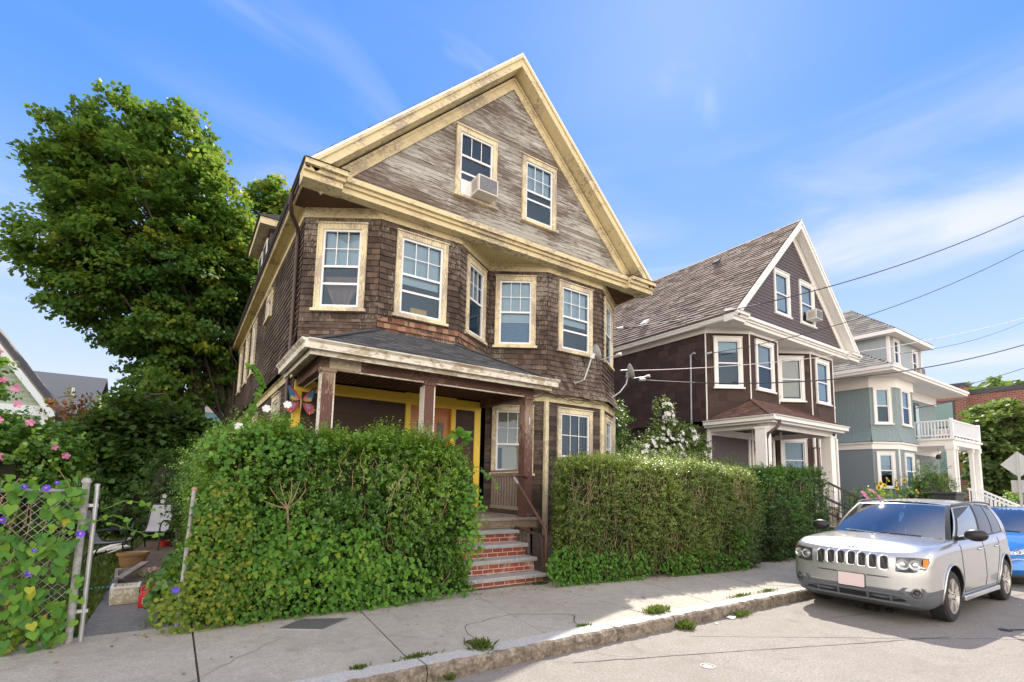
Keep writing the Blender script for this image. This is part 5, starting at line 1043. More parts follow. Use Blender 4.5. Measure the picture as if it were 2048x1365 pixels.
while k < x1:
    for sg in (0, 1):
        a = (k, z0) if sg == 0 else (k, z1); dz = (z1 - z0) if sg == 0 else -(z1 - z0)
        t0 = max(0.0, (x0 - k) / (z1 - z0)); t1 = min(1.0, (x1 - k) / (z1 - z0))
        if t1 > t0: mb.tube([(a[0] + (z1 - z0) * t0, 6.44 + .003 * sg, a[1] + dz * t0), (a[0] + (z1 - z0) * t1, 6.44 + .003 * sg, a[1] + dz * t1)], .0022, 4, cap=False)
    k += s
mb.build('wire_mesh', M['galv'], t)
g = np.random.default_rng(55); n = 720
t = thing('morning_glory', (-1.5, 6.4, .1), 'mass of heart-shaped morning glory leaves with indigo flowers covering the fence', 'climbing plant')
x = -.80 - np.abs(g.normal(0, .75, n)); z = .18 + 1.5 * g.random(n) ** .85; m_ = g.random(n) < .9; y = 6.40 - np.abs(g.normal(0, .07, n))
sel = (x > -3.3) & ~((z > 1.22) & (g.random(n) < .62)) & ~((wob(x * 3, z * 3, 1, 4) > .5) & (g.random(n) < .6)); x, y, z = x[sel], y[sel], z[sel]; n = len(x)
gr = [(np.stack([x, y, z], 1), np.stack([g.normal(0, .3, n), g.normal(-.15, .2, n), g.normal(-1, .2, n)], 1), np.stack([g.normal(0, .55, n), np.full(n, -1.0), g.normal(.45, .55, n)], 1), g.uniform(.035, .112, n), 'heart', np.where(g.random(n) < .05, .97, g.uniform(.05, .8, n)), 0)]
n = 260; P = np.stack([g.uniform(-3, -.8, n), 6.38 - np.abs(g.normal(0, .05, n)), .16 + np.abs(g.normal(0, .16, n))], 1); gr.append((P, g.normal(0, 1, (n, 3)), np.array([0, -.6, .8]) + g.normal(0, .4, (n, 3)), g.uniform(.04, .09, n), 'oval', g.random(n), 1))
n = 60; P = np.stack([g.uniform(-2.6, -.75, n), g.normal(6.42, .05, n), g.uniform(1.55, 1.72, n)], 1); gr.append((P, g.normal(0, .6, (n, 3)) + np.array([0, -.4, -.4]), np.array([0, -.6, .8]) + g.normal(0, .3, (n, 3)), g.uniform(.06, .12, n), 'heart', g.uniform(.1, .7, n), 0))
n = 26; P = np.stack([g.uniform(-.86, -.70, n), np.full(n, 6.38), g.uniform(.3, 1.75, n)], 1); gr.append((P, np.stack([g.normal(0, .5, n), g.normal(-.3, .2, n), g.normal(-1, .3, n)], 1), np.array([0, -1.0, .4]) + g.normal(0, .4, (n, 3)), g.uniform(.045, .095, n), 'heart', g.uniform(.2, .8, n), 0))
leafcloud('foliage', gr, [M['heart'], M['creeper']], t)
mb = MB()
for k in range(46):
    p = Vector((g.uniform(-2.6, -1.15), 6.42, .15)); pts = [p]
    for q in range(7): p = p + Vector((g.uniform(-.14, .14), g.uniform(-.02, .02), g.uniform(.08, .3))); pts.append(p)
    if pts[-1].z < 1.9: mb.tube(pts, .0035, 4)
mb.build('stem', M['twig'], t)
for k, (px_, pz_, s) in enumerate(((-1.06, .86, .036), (-.74, 1.20, .036), (-1.02, 1.63, .033), (-1.17, 1.64, .025), (-1.36, 1.46, .026), (-1.33, 1.25, .033), (-1.40, 1.06, .03), (-1.05, 1.0 + .06, .02), (-1.29, 1.46 - .12, .028), (-1.46, 1.7, .026), (-.95, 1.68, .02), (-1.5, 1.33, .026))):
    nn_ = 6; nv = Vector((.1, -1, .25)).normalized(); a = nv.orthogonal().normalized(); b2 = nv.cross(a); T = np.array([tuple(a * math.cos(q * PI / 3) + b2 * math.sin(q * PI / 3)) for q in range(nn_)]); P = np.tile(np.array((px_, 6.27, pz_)), (nn_, 1))
    leafcloud('flower', [(P, T, np.tile(np.array(nv), (nn_, 1)), np.full(nn_, s), 'petal', g.random(nn_), 0), (P + np.array([0, -.012, .003]), T, np.tile(np.array(nv), (nn_, 1)), np.full(nn_, s * .3), 'petal', g.random(nn_), 1)], [M['indigo'], M['pink']], t)
for k, pts in enumerate(([(-.66, 6.44, 1.3), (-.52, 6.5, 1.36), (-.42, 6.55, 1.30), (-.40, 6.55, 1.22)], [(-.6, 6.5, 1.42), (-.45, 6.6, 1.50), (-.30, 6.7, 1.47), (-.22, 6.75, 1.40)], [(-.55, 6.5, 1.28), (-.38, 6.6, 1.2), (-.22, 6.7, 1.12), (-.12, 6.75, 1.14)])):
    strand('vine_tendril', pts, ['short yellow-green tendril hooking down beside the gate post', 'highest arching tendril beyond the gate post', 'lowest tendril stretching right from the gate post'][k], 6, (.04, .08), 'heart', seed=60 + k, r=.005, cat='vine shoot', group='tendrils at the gate post')
o = None
t = thing('fence_post', (.13, 6.6, .1), 'chalky white metal post standing in the left end of the big hedge', 'post'); mb = MB(); mb.tube([(.10, 6.46, .1), (.15, 6.46, 1.62)], .022, 12); mb.build('pole', M['postpaint'], t, smooth=True, angle=.7); mb = MB(); mb.lathe((.15, 6.46, 1.62), [(.03, 0), (.03, .015), (.02, .03), (0, .035)], n=12); mb.build('cap', simple('clay cap', (.35, .22, .14), .8), t)
for k, (p, s) in enumerate((((.06, 6.15, .62), .034),)):
    nn_ = 6; nv = Vector((-.1, -1, .25)).normalized(); a = nv.orthogonal().normalized(); b2 = nv.cross(a); T = np.array([tuple(a * math.cos(q * PI / 3) + b2 * math.sin(q * PI / 3)) for q in range(nn_)]); P = np.tile(np.array(p), (nn_, 1))
    o = leafcloud('morning_glory_flower', [(P, T, np.tile(np.array(nv), (nn_, 1)), np.full(nn_, s), 'petal', g.random(nn_), 0)], [M['indigo']]); tag(o, 'single indigo flower in the weeds left of the big hedge', 'flower')
# ---------------------------------------------------------------- garden chairs
def chair(loc, rz, label):
    t = thing('garden_chair', (0, 0, 0), label, 'garden chair', 'black-framed sling garden chairs'); ORIG[t.name] = Vector((0, 0, 0))
    for s in (-1, 1):
        mb = MB(); y = s * .27
        mb.tube([(.30, y, 0), (.27, y, .34), (.26, y, .40)], .015, 8); mb.build('leg', M['blackmetal'], t)
        mb = MB(); mb.tube([(-.34, y, 0), (-.22, y, .30), (-.20, y, .38)], .015, 8); mb.build('leg', M['blackmetal'], t)
        mb = MB(); mb.tube([(.29, y, .36), (.31, y, .50), (.27, y, .60), (.15, y, .65), (-.05, y, .63), (-.25, y, .58)], .017, 8); mb.build('arm', M['blackmetal'], t)
        mb = MB(); mb.tube([(.29, y * .88, .42), (.05, y * .88, .385), (-.18, y * .88, .38), (-.26, y * .88, .50), (-.40, y * .88, .98), (-.43, y * .88, 1.0)], .016, 8); mb.build('side_rail', M['blackmetal'], t)
    mb = MB(); pr = [(.29, .425), (.17, .395), (.03, .375), (-.1, .372), (-.18, .39), (-.24, .47), (-.29, .60), (-.34, .78), (-.40, .97)]
    for a, c in zip(pr[:-1], pr[1:]):
        mb.hexa([Vector(q) for q in ((a[0], -.235, a[1] - .004), (c[0], -.235, c[1] - .004), (c[0], .235, c[1] - .004), (a[0], .235, a[1] - .004), (a[0], -.235, a[1] + .002), (c[0], -.235, c[1] + .002), (c[0], .235, c[1] + .002), (a[0], .235, a[1] + .002))])
    mb.build('sling', simple('grey sling mesh', (.34, .35, .36), .8, var=.1, scale=60), t)
    mb = MB(); mb.tube([(-.42, -.24, .99), (-.42, .24, .99)], .015, 8); mb.tube([(.29, -.27, .41), (.29, .27, .41)], .014, 8); mb.tube([(-.22, -.27, .33), (-.22, .27, .33)], .014, 8); mb.build('cross_bar', M['blackmetal'], t)
    t.location = loc; t.rotation_euler = (0, 0, rz); return t
chair((-.98, 11.95, .14), math.radians(-10), 'black garden chair seen from the side on the lawn, half behind the gate post')
chair((-.40, 13.9, .14), math.radians(-112), 'black garden chair with pale grey sling facing the street near the dark bush')
t = thing('planter_pot', (-.56, 11.0, .15), 'large oval brown glazed pot standing empty on the path edge', 'pot'); mb = MB(); mb.lathe((0, 0, 0), [(0, .0), (.15, 0), (.165, .02), (.205, .20), (.235, .21), (.24, .25), (.215, .255), (.19, .22), (.14, .04), (0, .04)], n=28); 
o = mb.build('body', simple('brown glazed clay', (.28, .17, .08), .35, var=.25, scale=9), None, smooth=True, angle=.7); o.parent = t; o.scale = (1.0, .7, 1.15)
t = thing('foam_box', (-.46, 8.15, .155), 'open grubby white foam box on the path left of the red can', 'box'); mb = MB(); fx0, fx1, fy0, fy1, fz, ft = -.60, -.31, 8.02, 8.30, .155, .03
mb.box(fx0, fx1, fy0, fy1, fz, fz + .03); mb.box(fx0, fx1, fy0, fy0 + ft, fz + .03, fz + .215); mb.box(fx0, fx1, fy1 - ft, fy1, fz + .03, fz + .215); mb.box(fx0, fx0 + ft, fy0 + ft, fy1 - ft, fz + .03, fz + .215); mb.box(fx1 - ft, fx1, fy0 + ft, fy1 - ft, fz + .03, fz + .215)
mb.build('body', peeling('grubby foam', (.70, .68, .58), (.45, .40, .28), .2, (3, 3, 3)), t, bevel=.008); mb = MB(); mb.box(fx0 - .006, fx1 + .006, fy0 - .006, fy0 + .02, fz + .20, fz + .222); mb.box(fx0 - .006, fx0 + .02, fy0 + .02, fy1, fz + .20, fz + .222); mb.box(fx1 - .02, fx1 + .006, fy0 + .02, fy1, fz + .20, fz + .222); mb.build('rim', simple('foam rim', (.78, .77, .72), .8), t)
t = thing('petrol_can', (-.20, 7.78, .155), 'red plastic fuel can with green spout cap beside the white foam box', 'fuel can')
mb = MB(); mb.prism([(-.30, 7.70, .155), (-.12, 7.70, .155), (-.12, 7.70, .33), (-.16, 7.70, .38), (-.24, 7.70, .38), (-.30, 7.70, .30)], (0, .13, 0)); mb.build('body', simple('red plastic', (.62, .025, .02), .35, var=.1), t, bevel=.014, smooth=True, angle=.7)
mb = MB(); mb.tube([(-.27, 7.76, .30), (-.27, 7.76, .40), (-.20, 7.76, .43), (-.15, 7.76, .39), (-.14, 7.76, .34)], .014, 8); mb.build('handle', simple('red plastic', (.62, .025, .02), .35), t)
mb = MB(); mb.lathe((-.215, 7.765, .38), [(.0, 0), (.026, 0), (.026, .03), (.02, .03), (.02, .06), (.012, .07), (0, .07)], n=14); mb.box(-.235, -.195, 7.755, 7.775, .45, .462); mb.build('spout', simple('green plastic', (.14, .50, .06), .4), t)
mb = MB(); mb.box(-.26, -.13, 7.694, 7.6975, .20, .275); mb.box(-.255, -.20, 7.692, 7.694, .215, .265, 1); mb.build('sticker', [simple('pale sticker', (.62, .60, .55), .6), simple('teal print', (.04, .22, .22), .6)], t)
t = thing('planter_edging', (-.45, 10.0, .15), 'weathered timber box edging in the flower bed behind the foam box', 'garden edging'); mb = MB(); mb.beam((-.72, 10.3, .22), (-.1, 10.1, .22), .04, .12); mb.beam((-.72, 10.3, .22), (-.66, 9.5, .20), .04, .10); mb.build('frame', M['greywood'], t); mb = MB(); mb.beam((-.62, 9.55, .24), (-.36, 10.45, .33), .10, .03); mb.build('plank', M['greywood'], t)
t = thing('plastic_panels', (-1.15, 13.2, .14), 'heap of broken white plastic panels on the lawn behind the side-on chair', 'panel heap'); wp = simple('cream plastic', (.66, .63, .54), .5)
for k, (a, c, w_) in enumerate((((-1.4, 12.9, .2), (-.72, 13.0, .48), .35), ((-1.5, 13.2, .16), (-.8, 13.4, .30), .4), ((-1.35, 12.7, .15), (-.6, 12.75, .17), .16), ((-1.1, 13.0, .17), (-.75, 12.6, .36), .2))): mb = MB(); mb.beam(a, c, w_, .02); mb.build('panel', wp, t)
t = thing('pool_pole', (-.8, 9.1, .15), 'turquoise plastic pole lying in the grass behind the gate post', 'pole'); mb = MB(); mb.tube([(-1.75, 8.9, .17), (-.62, 9.25, .18)], .016, 8); mb.build('tube', simple('turquoise plastic', (.08, .38, .45), .4), t); mb = MB(); mb.tube([(-1.78, 8.9, .19), (-1.62, 8.95, .19)], .045, 10); mb.build('blue_grip', simple('blue plastic', (.03, .14, .42), .4), t)
t = thing('pink_petunias', (-.22, 9.3, .15), 'small clump of pink and white petunias in the flower bed', 'flowers'); g = np.random.default_rng(66)
for k in range(9):
    p = Vector((-.30 + .20 * g.random(), 9.1 + .3 * g.random(), .30 + .12 * g.random())); nn_ = 5; nv = Vector((g.normal(0, .3), -1, .4)).normalized(); a = nv.orthogonal().normalized(); b2 = nv.cross(a); T = np.array([tuple(a * math.cos(q * 2 * PI / 5) + b2 * math.sin(q * 2 * PI / 5)) for q in range(nn_)])
    leafcloud('flower', [(np.tile(np.array(p), (nn_, 1)), T, np.tile(np.array(nv), (nn_, 1)), np.full(nn_, .028), 'petal', g.random(nn_), 0)], [M['pink'] if k % 4 else M['whitepetal']], t)
leafcloud('foliage', [sprigs(np.stack([g.uniform(-.32, -.1, 60), g.uniform(9.05, 9.45, 60), g.uniform(.16, .3, 60)], 1), g.normal(0, .5, (60, 3)) + np.array([0, 0, 1.0]), .1, 6, .04, 'oval', 0, rng=g)], [M['hedge']], t)
t = thing('red_toy_tub', (-.12, 13.2, .15), 'small red tub on the bare soil under the grey sling chair', 'tub'); mb = MB(); mb.lathe((-.16, 14.3, .15), [(0, 0), (.09, 0), (.12, .13), (.11, .13), (.08, .02), (0, .02)], n=16); mb.build('body', simple('faded red plastic', (.38, .03, .02), .5), t, smooth=True, angle=.7)
# ---------------------------------------------------------------- downspouts, dishes, air conditioners, ornament
mb = MB(); mb.tube([(1.36, 9.75, 7.2), (1.36, 9.8, 7.02), (1.42, 10.0, 6.90), (1.58, 10.25, 6.78), (1.62, 10.35, 6.62), (1.62, 10.35, 3.9), (1.62, 10.35, .3)], .042, 10); dsp = mb.build('downspout', M['brownmetal'], H1, smooth=True, angle=.8)
mb = MB(); mb.tube([(1.36, 23.2, 7.2), (1.40, 23.2, 6.9), (1.62, 23.3, 6.6), (1.62, 23.35, .3)], .042, 8); mb.build('downspout', M['brownmetal'], H1, smooth=True, angle=.8)
mb = MB(); mb.tube([(14.62, 7.62, 3.83), (14.60, 7.60, 3.72), (14.50, 7.66, 3.58), (14.42, 7.86, 3.42), (14.42, 7.92, 3.25), (14.42, 7.92, .4)], .045, 10); mb.build('downspout', M['brownmetal'], H2, smooth=True, angle=.8)
def dish(origin, c, nrm, rx, lnb, mast, label):
    t = thing('satellite_dish', origin, label, 'satellite dish', 'satellite dishes on the worn brown house'); c = Vector(c); nrm = Vector(nrm).normalized()
    mb = MB(); up = Vector((0, 0, 1)); a = (up - nrm * nrm.dot(up)).normalized(); b2 = nrm.cross(a); n = 28; rings = [0, .35, .7, .93, 1.0]; i0 = 0; back = []
    for th_ in (0, 1):
        for r_ in rings:
            for j in range(n): w = 2 * PI * j / n; mb.v.append(tuple(c + a * math.cos(w) * rx * 1.12 * r_ + b2 * math.sin(w) * rx * r_ + nrm * (r_ * r_ * .075 - .012 * th_)))
    m_ = len(rings)
    for th_ in (0, 1):
        for k in range(m_ - 1):
            for j in range(n): q = th_ * m_ * n; f = (q + k * n + j, q + k * n + (j + 1) % n, q + (k + 1) * n + (j + 1) % n, q + (k + 1) * n + j); mb.f.append(f); mb.m.append(0); mb.t.append(.5)
    for j in range(n): q = (m_ - 1) * n; mb.f.append((q + j, q + (j + 1) % n, q + m_ * n + (j + 1) % n, q + m_ * n + j)); mb.m.append(0); mb.t.append(.5)
    mb.build('reflector', M['dish'], t, smooth=True, angle=.6)
    mb = MB(); mb.tube(mast, .022, 10); mb.lathe(Vector(mast[0]), [(0, -.01), (.07, -.01), (.07, .01), (0, .01)], Vector(mast[0]) - Vector(mast[1]), 12); mb.build('mast', M['galv'], t)
    mb = MB(); low = c - a * rx * 1.0 + nrm * .05; mb.tube([low, lnb], .012, 8); mb.tube([low - b2 * .05, Vector(lnb) - b2 * .02], .007, 6); mb.build('arm', M['galv'], t)
    mb = MB(); L = Vector(lnb)
    for q in (-.05, .05): mb.tube([L + b2 * q + up * .02, L + b2 * q + up * .02 - nrm * .10], [.022, .034], 10)
    mb.box(L.x - .02, L.x + .02, L.y - .02, L.y + .02, L.z - .03, L.z + .03); mb.build('feed_horn', M['whitepaint'], t)
    mb = MB(); e = Vector(mast[-1]); mb.beam(e, c - nrm * .02, .07, .09); mb.build('bracket', M['galv'], t)
dish((7.97, 9.17, 4.2), (8.38, 8.88, 5.05), (.80, -.30, .30), .19, (9.02, 8.62, 5.08), [(7.97, 9.14, 4.28), (8.12, 8.98, 4.36), (8.24, 8.94, 4.72), (8.30, 8.92, 4.92)], 'satellite dish seen edge-on below the right front window of the worn house')
dish((9.75, 9.75, 4.2), (10.32, 9.55, 4.98), (.75, -.42, .28), .20, (10.88, 9.3, 4.90), [(9.72, 9.72, 4.15), (9.95, 9.55, 4.35), (10.18, 9.52, 4.62), (10.26, 9.55, 4.80)], 'pale satellite dish projecting past the right corner of the worn house')
def aircon(name, x0, x1, z0, z1, y0, y1, label, pan, parent=None, grime=True):
    t = thing(name, ((x0 + x1) / 2, y1, z0), label, 'air conditioner', 'window air conditioners'); mb = MB(); mb.box(x0, x1, y0, y1, z0, z1); mb.build('case', simple('cream metal case', (.60, .58, .53), .5, var=.1), t, bevel=.012)
    mb = MB(); mb.box(x0 + .035, x1 - .035, y0 - .004, y0 + .002, z0 + .035, z1 - .035, 0)
    mb.build('coil', speck('condenser fins', (.12, .125, .14), (.22, .225, .24), (.09, .09, .1), 60, 4), t); mb = MB(); k = z0 + .05
    while k < z1 - .04: mb.box(x0 + .035, x1 - .035, y0 - .008, y0 - .003, k, k + .006); k += .022
    if grime:
        for _ in range(22): a, c = R.uniform(x0 + .05, x1 - .07), R.uniform(z0 + .05, z1 - .06); mb.box(a, a + R.uniform(.006, .03), y0 - .011, y0 - .008, c, c + R.uniform(.006, .02))
    mb.build('grille', simple('fin edges', (.34, .35, .37), .5, .4), t)
    if pan: mb = MB(); mb.box(pan[0], x0, y1 - .03, y1 - .01, z0, z1 - .03); mb.box(x0 - .02, x0, y1 - .04, y1, z0 - .01, z1 - .02); mb.build('filler_panel', M['white'], t)
    mb = MB(); k = y0 + .06
    while k < y1 - .1: mb.box(x0 - .003, x0 + .001, k, k + .012, z0 + .06, z1 - .07); k += .03
    mb.build('side_louvre', simple('louvre shade', (.25, .23, .2), .6), t)
aircon('air_conditioner', 4.84, 5.34, 8.02, 8.40, 8.72, 9.1, 'window air conditioner with damaged fins in the left attic window of the worn house', (4.60, 5.34))
aircon('air_conditioner', 19.62, 20.12, 8.28, 8.66, 8.68, 9.06, 'white window air conditioner in the right attic window of the dark brown house', None, grime=False)
aircon('air_conditioner', 34.0, 34.6, 8.36, 8.75, 9.75, 10.05, 'small window air conditioner in the dormer of the teal house', None, grime=False)
# butterfly ornament
t = thing('butterfly_ornament', (1.80, 9.86, 3.2), 'large painted metal butterfly in blue, red and yellow beside the porch', 'ornament'); bx, bz, s = 1.79, 3.235, .30
def wing(name, pts, col, off, mir, sc=1.0, c=None):
    mb = MB(); P = [(bx + mir * x * s, 9.84 - off, bz + z * s) for x, z in pts]
    if mir < 0: P = P[::-1]
    mb.prism(P, (0, .004, 0)); return mb.build(name, simple('paint ' + name, col, .4, var=.15, scale=30), t)
up = [(.03, -.02), (.12, .25), (.35, .60), (.62, .85), (.85, .98), (.90, .90), (.80, .70), (.74, .45), (.70, .15), (.60, -.02), (.3, -.05)]
lw = [(.03, -.04), (.35, -.06), (.66, -.08), (.82, -.22), (.84, -.45), (.76, -.68), (.58, -.86), (.42, -.80), (.25, -.55), (.1, -.3)]
def shr(p, f, cx, cz): return [(cx + (x - cx) * f, cz + (z - cz) * f) for x, z in p]
for m_ in (-1, 1):
    wing('upper_wing', up, (.02, .02, .03), 0, m_); wing('lower_wing', lw, (.03, .02, .02), 0, m_)
    wing('blue_field', shr(up, .86, .52, .42), (.02, .17, .38), .005, m_); wing('red_edge', [(.05, .0), (.14, .25), (.36, .57), (.62, .82), (.84, .95), (.62, .74), (.40, .46), (.22, .18)], (.48, .04, .08), .010, m_)
    wing('yellow_field', [(.2, -.0), (.38, .22), (.60, .28), (.62, .05), (.42, .0)], (.50, .40, .07), .012, m_); wing('pink_field', [(.1, .05), (.2, .25), (.36, .38), (.36, .2), (.22, .03)], (.60, .18, .24), .014, m_)
    wing('eye_spot', [(.63 + .07 * math.cos(k), .66 + .07 * math.sin(k)) for k in np.linspace(0, 5.6, 9)], (.10, .01, .06), .014, m_); wing('eye_light', [(.63 + .03 * math.cos(k), .65 + .03 * math.sin(k)) for k in np.linspace(0, 5.6, 7)], (.8, .75, .7), .018, m_)
    wing('red_field', shr(lw, .84, .5, -.42), (.50, .045, .04), .005, m_); wing('lilac_field', [(.32, -.18), (.5, -.2), (.62, -.36), (.56, -.5), (.42, -.48), (.3, -.32)], (.25, .22, .50), .010, m_)
    for k in range(5): a = -.25 - k * .28; wing('stripe', [(.5 + .22 * math.cos(a), -.38 + .22 * math.sin(a)), (.5 + .42 * math.cos(a - .04), -.38 + .42 * math.sin(a - .04)), (.5 + .42 * math.cos(a - .14), -.38 + .42 * math.sin(a - .14))], (.75, .28, .06) if k % 2 else (.75, .6, .45), .013, m_)
mb = MB(); mb.tube([(bx, 9.82, bz - .20), (bx, 9.81, bz - .02), (bx, 9.82, bz + .05)], [.008, .018, .012], 8); mb.tube([(bx, 9.82, bz + .05), (bx - .03, 9.82, bz + .13)], .002, 4); mb.tube([(bx, 9.82, bz + .05), (bx + .03, 9.82, bz + .13)], .002, 4); mb.build('body', simple('tan metal', (.45, .30, .12), .5), t)
# roof vents and the service mast on the dark brown house
for (yy, q) in ((11.6, 3.55), (13.0, .75)):
    x = 14.25 + q; z = 7.43 + q - .0; mb = MB(); mb.hexa([Vector(v) for v in ((x - .10, yy - .11, z - .02), (x + .12, yy - .11, z + .18), (x + .12, yy + .11, z + .18), (x - .10, yy + .11, z - .02), (x - .15, yy - .14, z + .07), (x + .10, yy - .14, z + .28), (x + .10, yy + .14, z + .28), (x - .15, yy + .14, z + .07))]); mb.build('roof_vent', M['roofgrey'] if q > 2 else M['whitepaint'], H2)
mb = MB(); mb.tube([(14.44, 10.55, .5), (14.44, 10.5, 6.35), (14.47, 10.38, 6.42), (14.48, 10.33, 6.36)], .032, 10); mb.build('service_mast', M['galv'], H2, smooth=True, angle=.8)
mb = MB(); mb.tube([(14.45, 10.4, 6.33), (14.4, 10.2, 6.1), (14.42, 10.05, 6.15), (14.36, 9.98, 5.9), (14.3, 9.9, 6.2)], .014, 6); mb.build('service_drop', M['cable'], H2)
# loose wires along the belt of the worn house
mb = MB()
for sd in range(3):
    rr = random.Random(sd); pts = []
    for k in range(14): x = 6.1 + k * .22; yb_ = 9.82 - (x - 5.92) * .66 if x < 7.12 else 9.12; pts.append((x, min(yb_, 10) - .06, 3.86 + rr.uniform(-.10, .05)))
    mb.tube(pts, .007, 5)
mb.build('loose_wiring', M['cable'], H1)
# ---------------------------------------------------------------- overhead cables
def cable(a, c, sag, r, mat, label, n=26):
    a, c = Vector(a), Vector(c); pts = []
    for k in range(n + 1): t_ = k / n; p = a.lerp(c, t_); p.z -= sag * 4 * t_ * (1 - t_); pts.append(p)
    t = thing('overhead_cable', a, label, 'cable', 'overhead cables'); mb = MB(); mb.tube(pts, r, 6); mb.build('wire', M[mat], t, smooth=True)
    mb = MB(); mb.tube([a + (c - a).normalized() * .02, a + (c - a).normalized() * .22 - Vector((0, 0, sag * .02))], r * 2.6, 8); mb.build('clamp', M['galv'], t); return t
cable((10.35, 10.05, 6.36), (24, 3.69, 11.54), .55, .016, 'cable', 'highest overhead cable, crossing the plum gable from the worn house')
cable((14.28, 9.8, 6.22), (24, 3.77, 10.31), .50, .012, 'cable', 'thin overhead cable running up right from the first corner of the dark house')
cable((10.3, 9.86, 5.07), (24, 3.93, 7.88), .40, .010, 'cablewhite', 'pale pinkish overhead cable just above the satellite dish arm')
cable((10.6, 9.45, 4.78), (24, 4.0, 6.94), .55, .017, 'cable', 'thick lower overhead cable sagging across the dark house windows')
cable((27.4, 11.5, 5.82), (45, 7.6, 9.95), .25, .020, 'cable', 'overhead cable from the teal house side crossing its balcony door')
cable((27.4, 10.2, 5.51), (40, 6.8, 8.3), .3, .022, 'cable', 'lowest overhead cable in front of the teal bay windows')
cable((27.9, 8.75, 8.3), (45, 7.4, 13.0), .3, .012, 'cable', 'thin overhead cable passing over the teal house dormer')
# ---------------------------------------------------------------- houses far left
def plain_house(name, loc, label, x0, x1, y0, y1, ez, rz, ridge, wallm, trimm, roofm, wins=(), row=.16, over=.25, thick=.12, ridge_dir='y'):
    t = thing(name, loc, label, 'house', 'houses beyond the side yard'); mb = MB()
    for a, c in (((x0, y0), (x1, y0)), ((x1, y0), (x1, y1)), ((x0, y1), (x0, y0))):
        f = wall(a, c); siding(mb, f, .1, ez, row, (0, f.L), [w[1:] for w in wins if w[0] == (a, c)], .018, (2, 4), jit=0, vjit=0)
    mb.build('wall', [M[wallm] if isinstance(wallm, str) else wallm, M['dark']], t)
    for w in wins: window(t, wall(*w[0]), *w[1:], cas=trimm, blind=.3, mun=(1, 1))
    xm, ym = (x0 + x1) / 2, (y0 + y1) / 2
    if ridge_dir == 'y':
        gf = Fr((xm, y0, 0), (1, 0, 0), (0, 0, 1), (0, -1, 0)); hh = (x1 - x0) / 2; mb = MB(); siding(mb, gf, ez, rz, row, lambda v: (-(rz - v) / (rz - ez) * hh, (rz - v) / (rz - ez) * hh), (), .018, (2, 4), jit=0, vjit=0); mb.build('gable', [M[wallm] if isinstance(wallm, str) else wallm, M['dark']], t)
        k = (rz - ez) / hh
        for s in (-1, 1):
            mb = MB(); a = Vector((xm + s * (hh + over), 0, ez - over * k + .05)); b_ = Vector((xm, 0, rz + .05)); mb.prism([Vector((p.x, y0 - .35, p.z)) for p in (a, b_, b_ + Vector((0, 0, thick)), a + Vector((0, 0, thick)))], (0, y1 - y0 + .5, 0)); mb.build('roof_slope', M[roofm], t)
            mb = MB(); mb.prism([Vector((p.x, y0 - .38, p.z)) for p in (a + Vector((0, 0, -.30)), b_ + Vector((0, 0, -.34)), b_ + Vector((0, 0, .04)), a + Vector((0, 0, .04)))], (0, .05, 0)); mb.build('rake_board', M[trimm], t)
        mb = MB(); mb.box(x0, x1, y0 - .06, y0 - .02, ez - .35, ez); mb.box(x1 - .18, x1 + .02, y0 - .05, y0 - .0, .1, ez - .35); mb.build('trim_board', M[trimm], t)
    else:
        hh = (y1 - y0) / 2; k = (rz - ez) / hh
        for s in (-1, 1):
            mb = MB(); a = Vector((0, ym + s * (hh + over), ez - over * k)); b_ = Vector((0, ym, rz)); mb.prism([Vector((x0 - .3, p.y, p.z)) for p in (a, b_, b_ + Vector((0, 0, thick)), a + Vector((0, 0, thick)))], (x1 - x0 + .6, 0, 0)); mb.build('roof_slope', M[roofm], t)
        mb = MB(); mb.prism([(x1 - .02, y0, ez), (x1 - .02, y1, ez), (x1 - .02, ym, rz)], (.02, 0, 0)); mb.build('gable', [M[wallm] if isinstance(wallm, str) else wallm], t); mb = MB(); mb.box(x0, x1, y0 - .06, y0 - .02, ez - .25, ez); mb.build('trim_board', M[trimm], t)
    return t
M['sage'] = simple('sage clapboard', (.30, .36, .28), .6, var=.04); M['bluewhite'] = simple('pale blue white trim', (.62, .70, .74), .5, var=.03); M['beige'] = simple('beige clapboard', (.50, .45, .34), .6, var=.05); M['tealfar'] = simple('turquoise clapboard', (.20, .42, .46), .6, var=.05); M['roofdark'] = shingled_roof('blue black shingles', [(0, (.05, .06, .075)), (1, (.12, .13, .15))])
plain_house('house', (-8, 24, 0), 'sage green house with steep gable and pale blue trim at far left', -12.2, -4.1, 24, 26.8, 4.2, 9.9, 'y', 'sage', 'bluewhite', 'rooftan', [(((-12.2, 24), (-4.1, 24)), 5.5, 6.7, 1.6, 3.4)])
plain_house('house', (-8, 34, 0), 'beige clapboard house with dark roof behind the sage green house', -11.0, -4.35, 34, 42, 5.0, 7.5, 'x', 'beige', 'whitepaint', 'roofdark', [(((-11.0, 34), (-4.35, 34)), 5.65, 6.2, 1.0, 2.6), (((-11.0, 34), (-4.35, 34)), 4.75, 5.3, 1.2, 2.9), (((-11.0, 34), (-4.35, 34)), 3.4, 4.0, 1.0, 2.6)], row=.13, ridge_dir='x')
plain_house('house', (3, 36, 0), 'turquoise clapboard house glimpsed between the maple trunks', 0.0, 8.0, 36, 44, 6.2, 9.5, 'y', 'tealfar', 'whitepaint', 'roofgrey', [(((0.0, 36), (8.0, 36)), .8, 1.6, 3.5, 5.2)], row=.18)
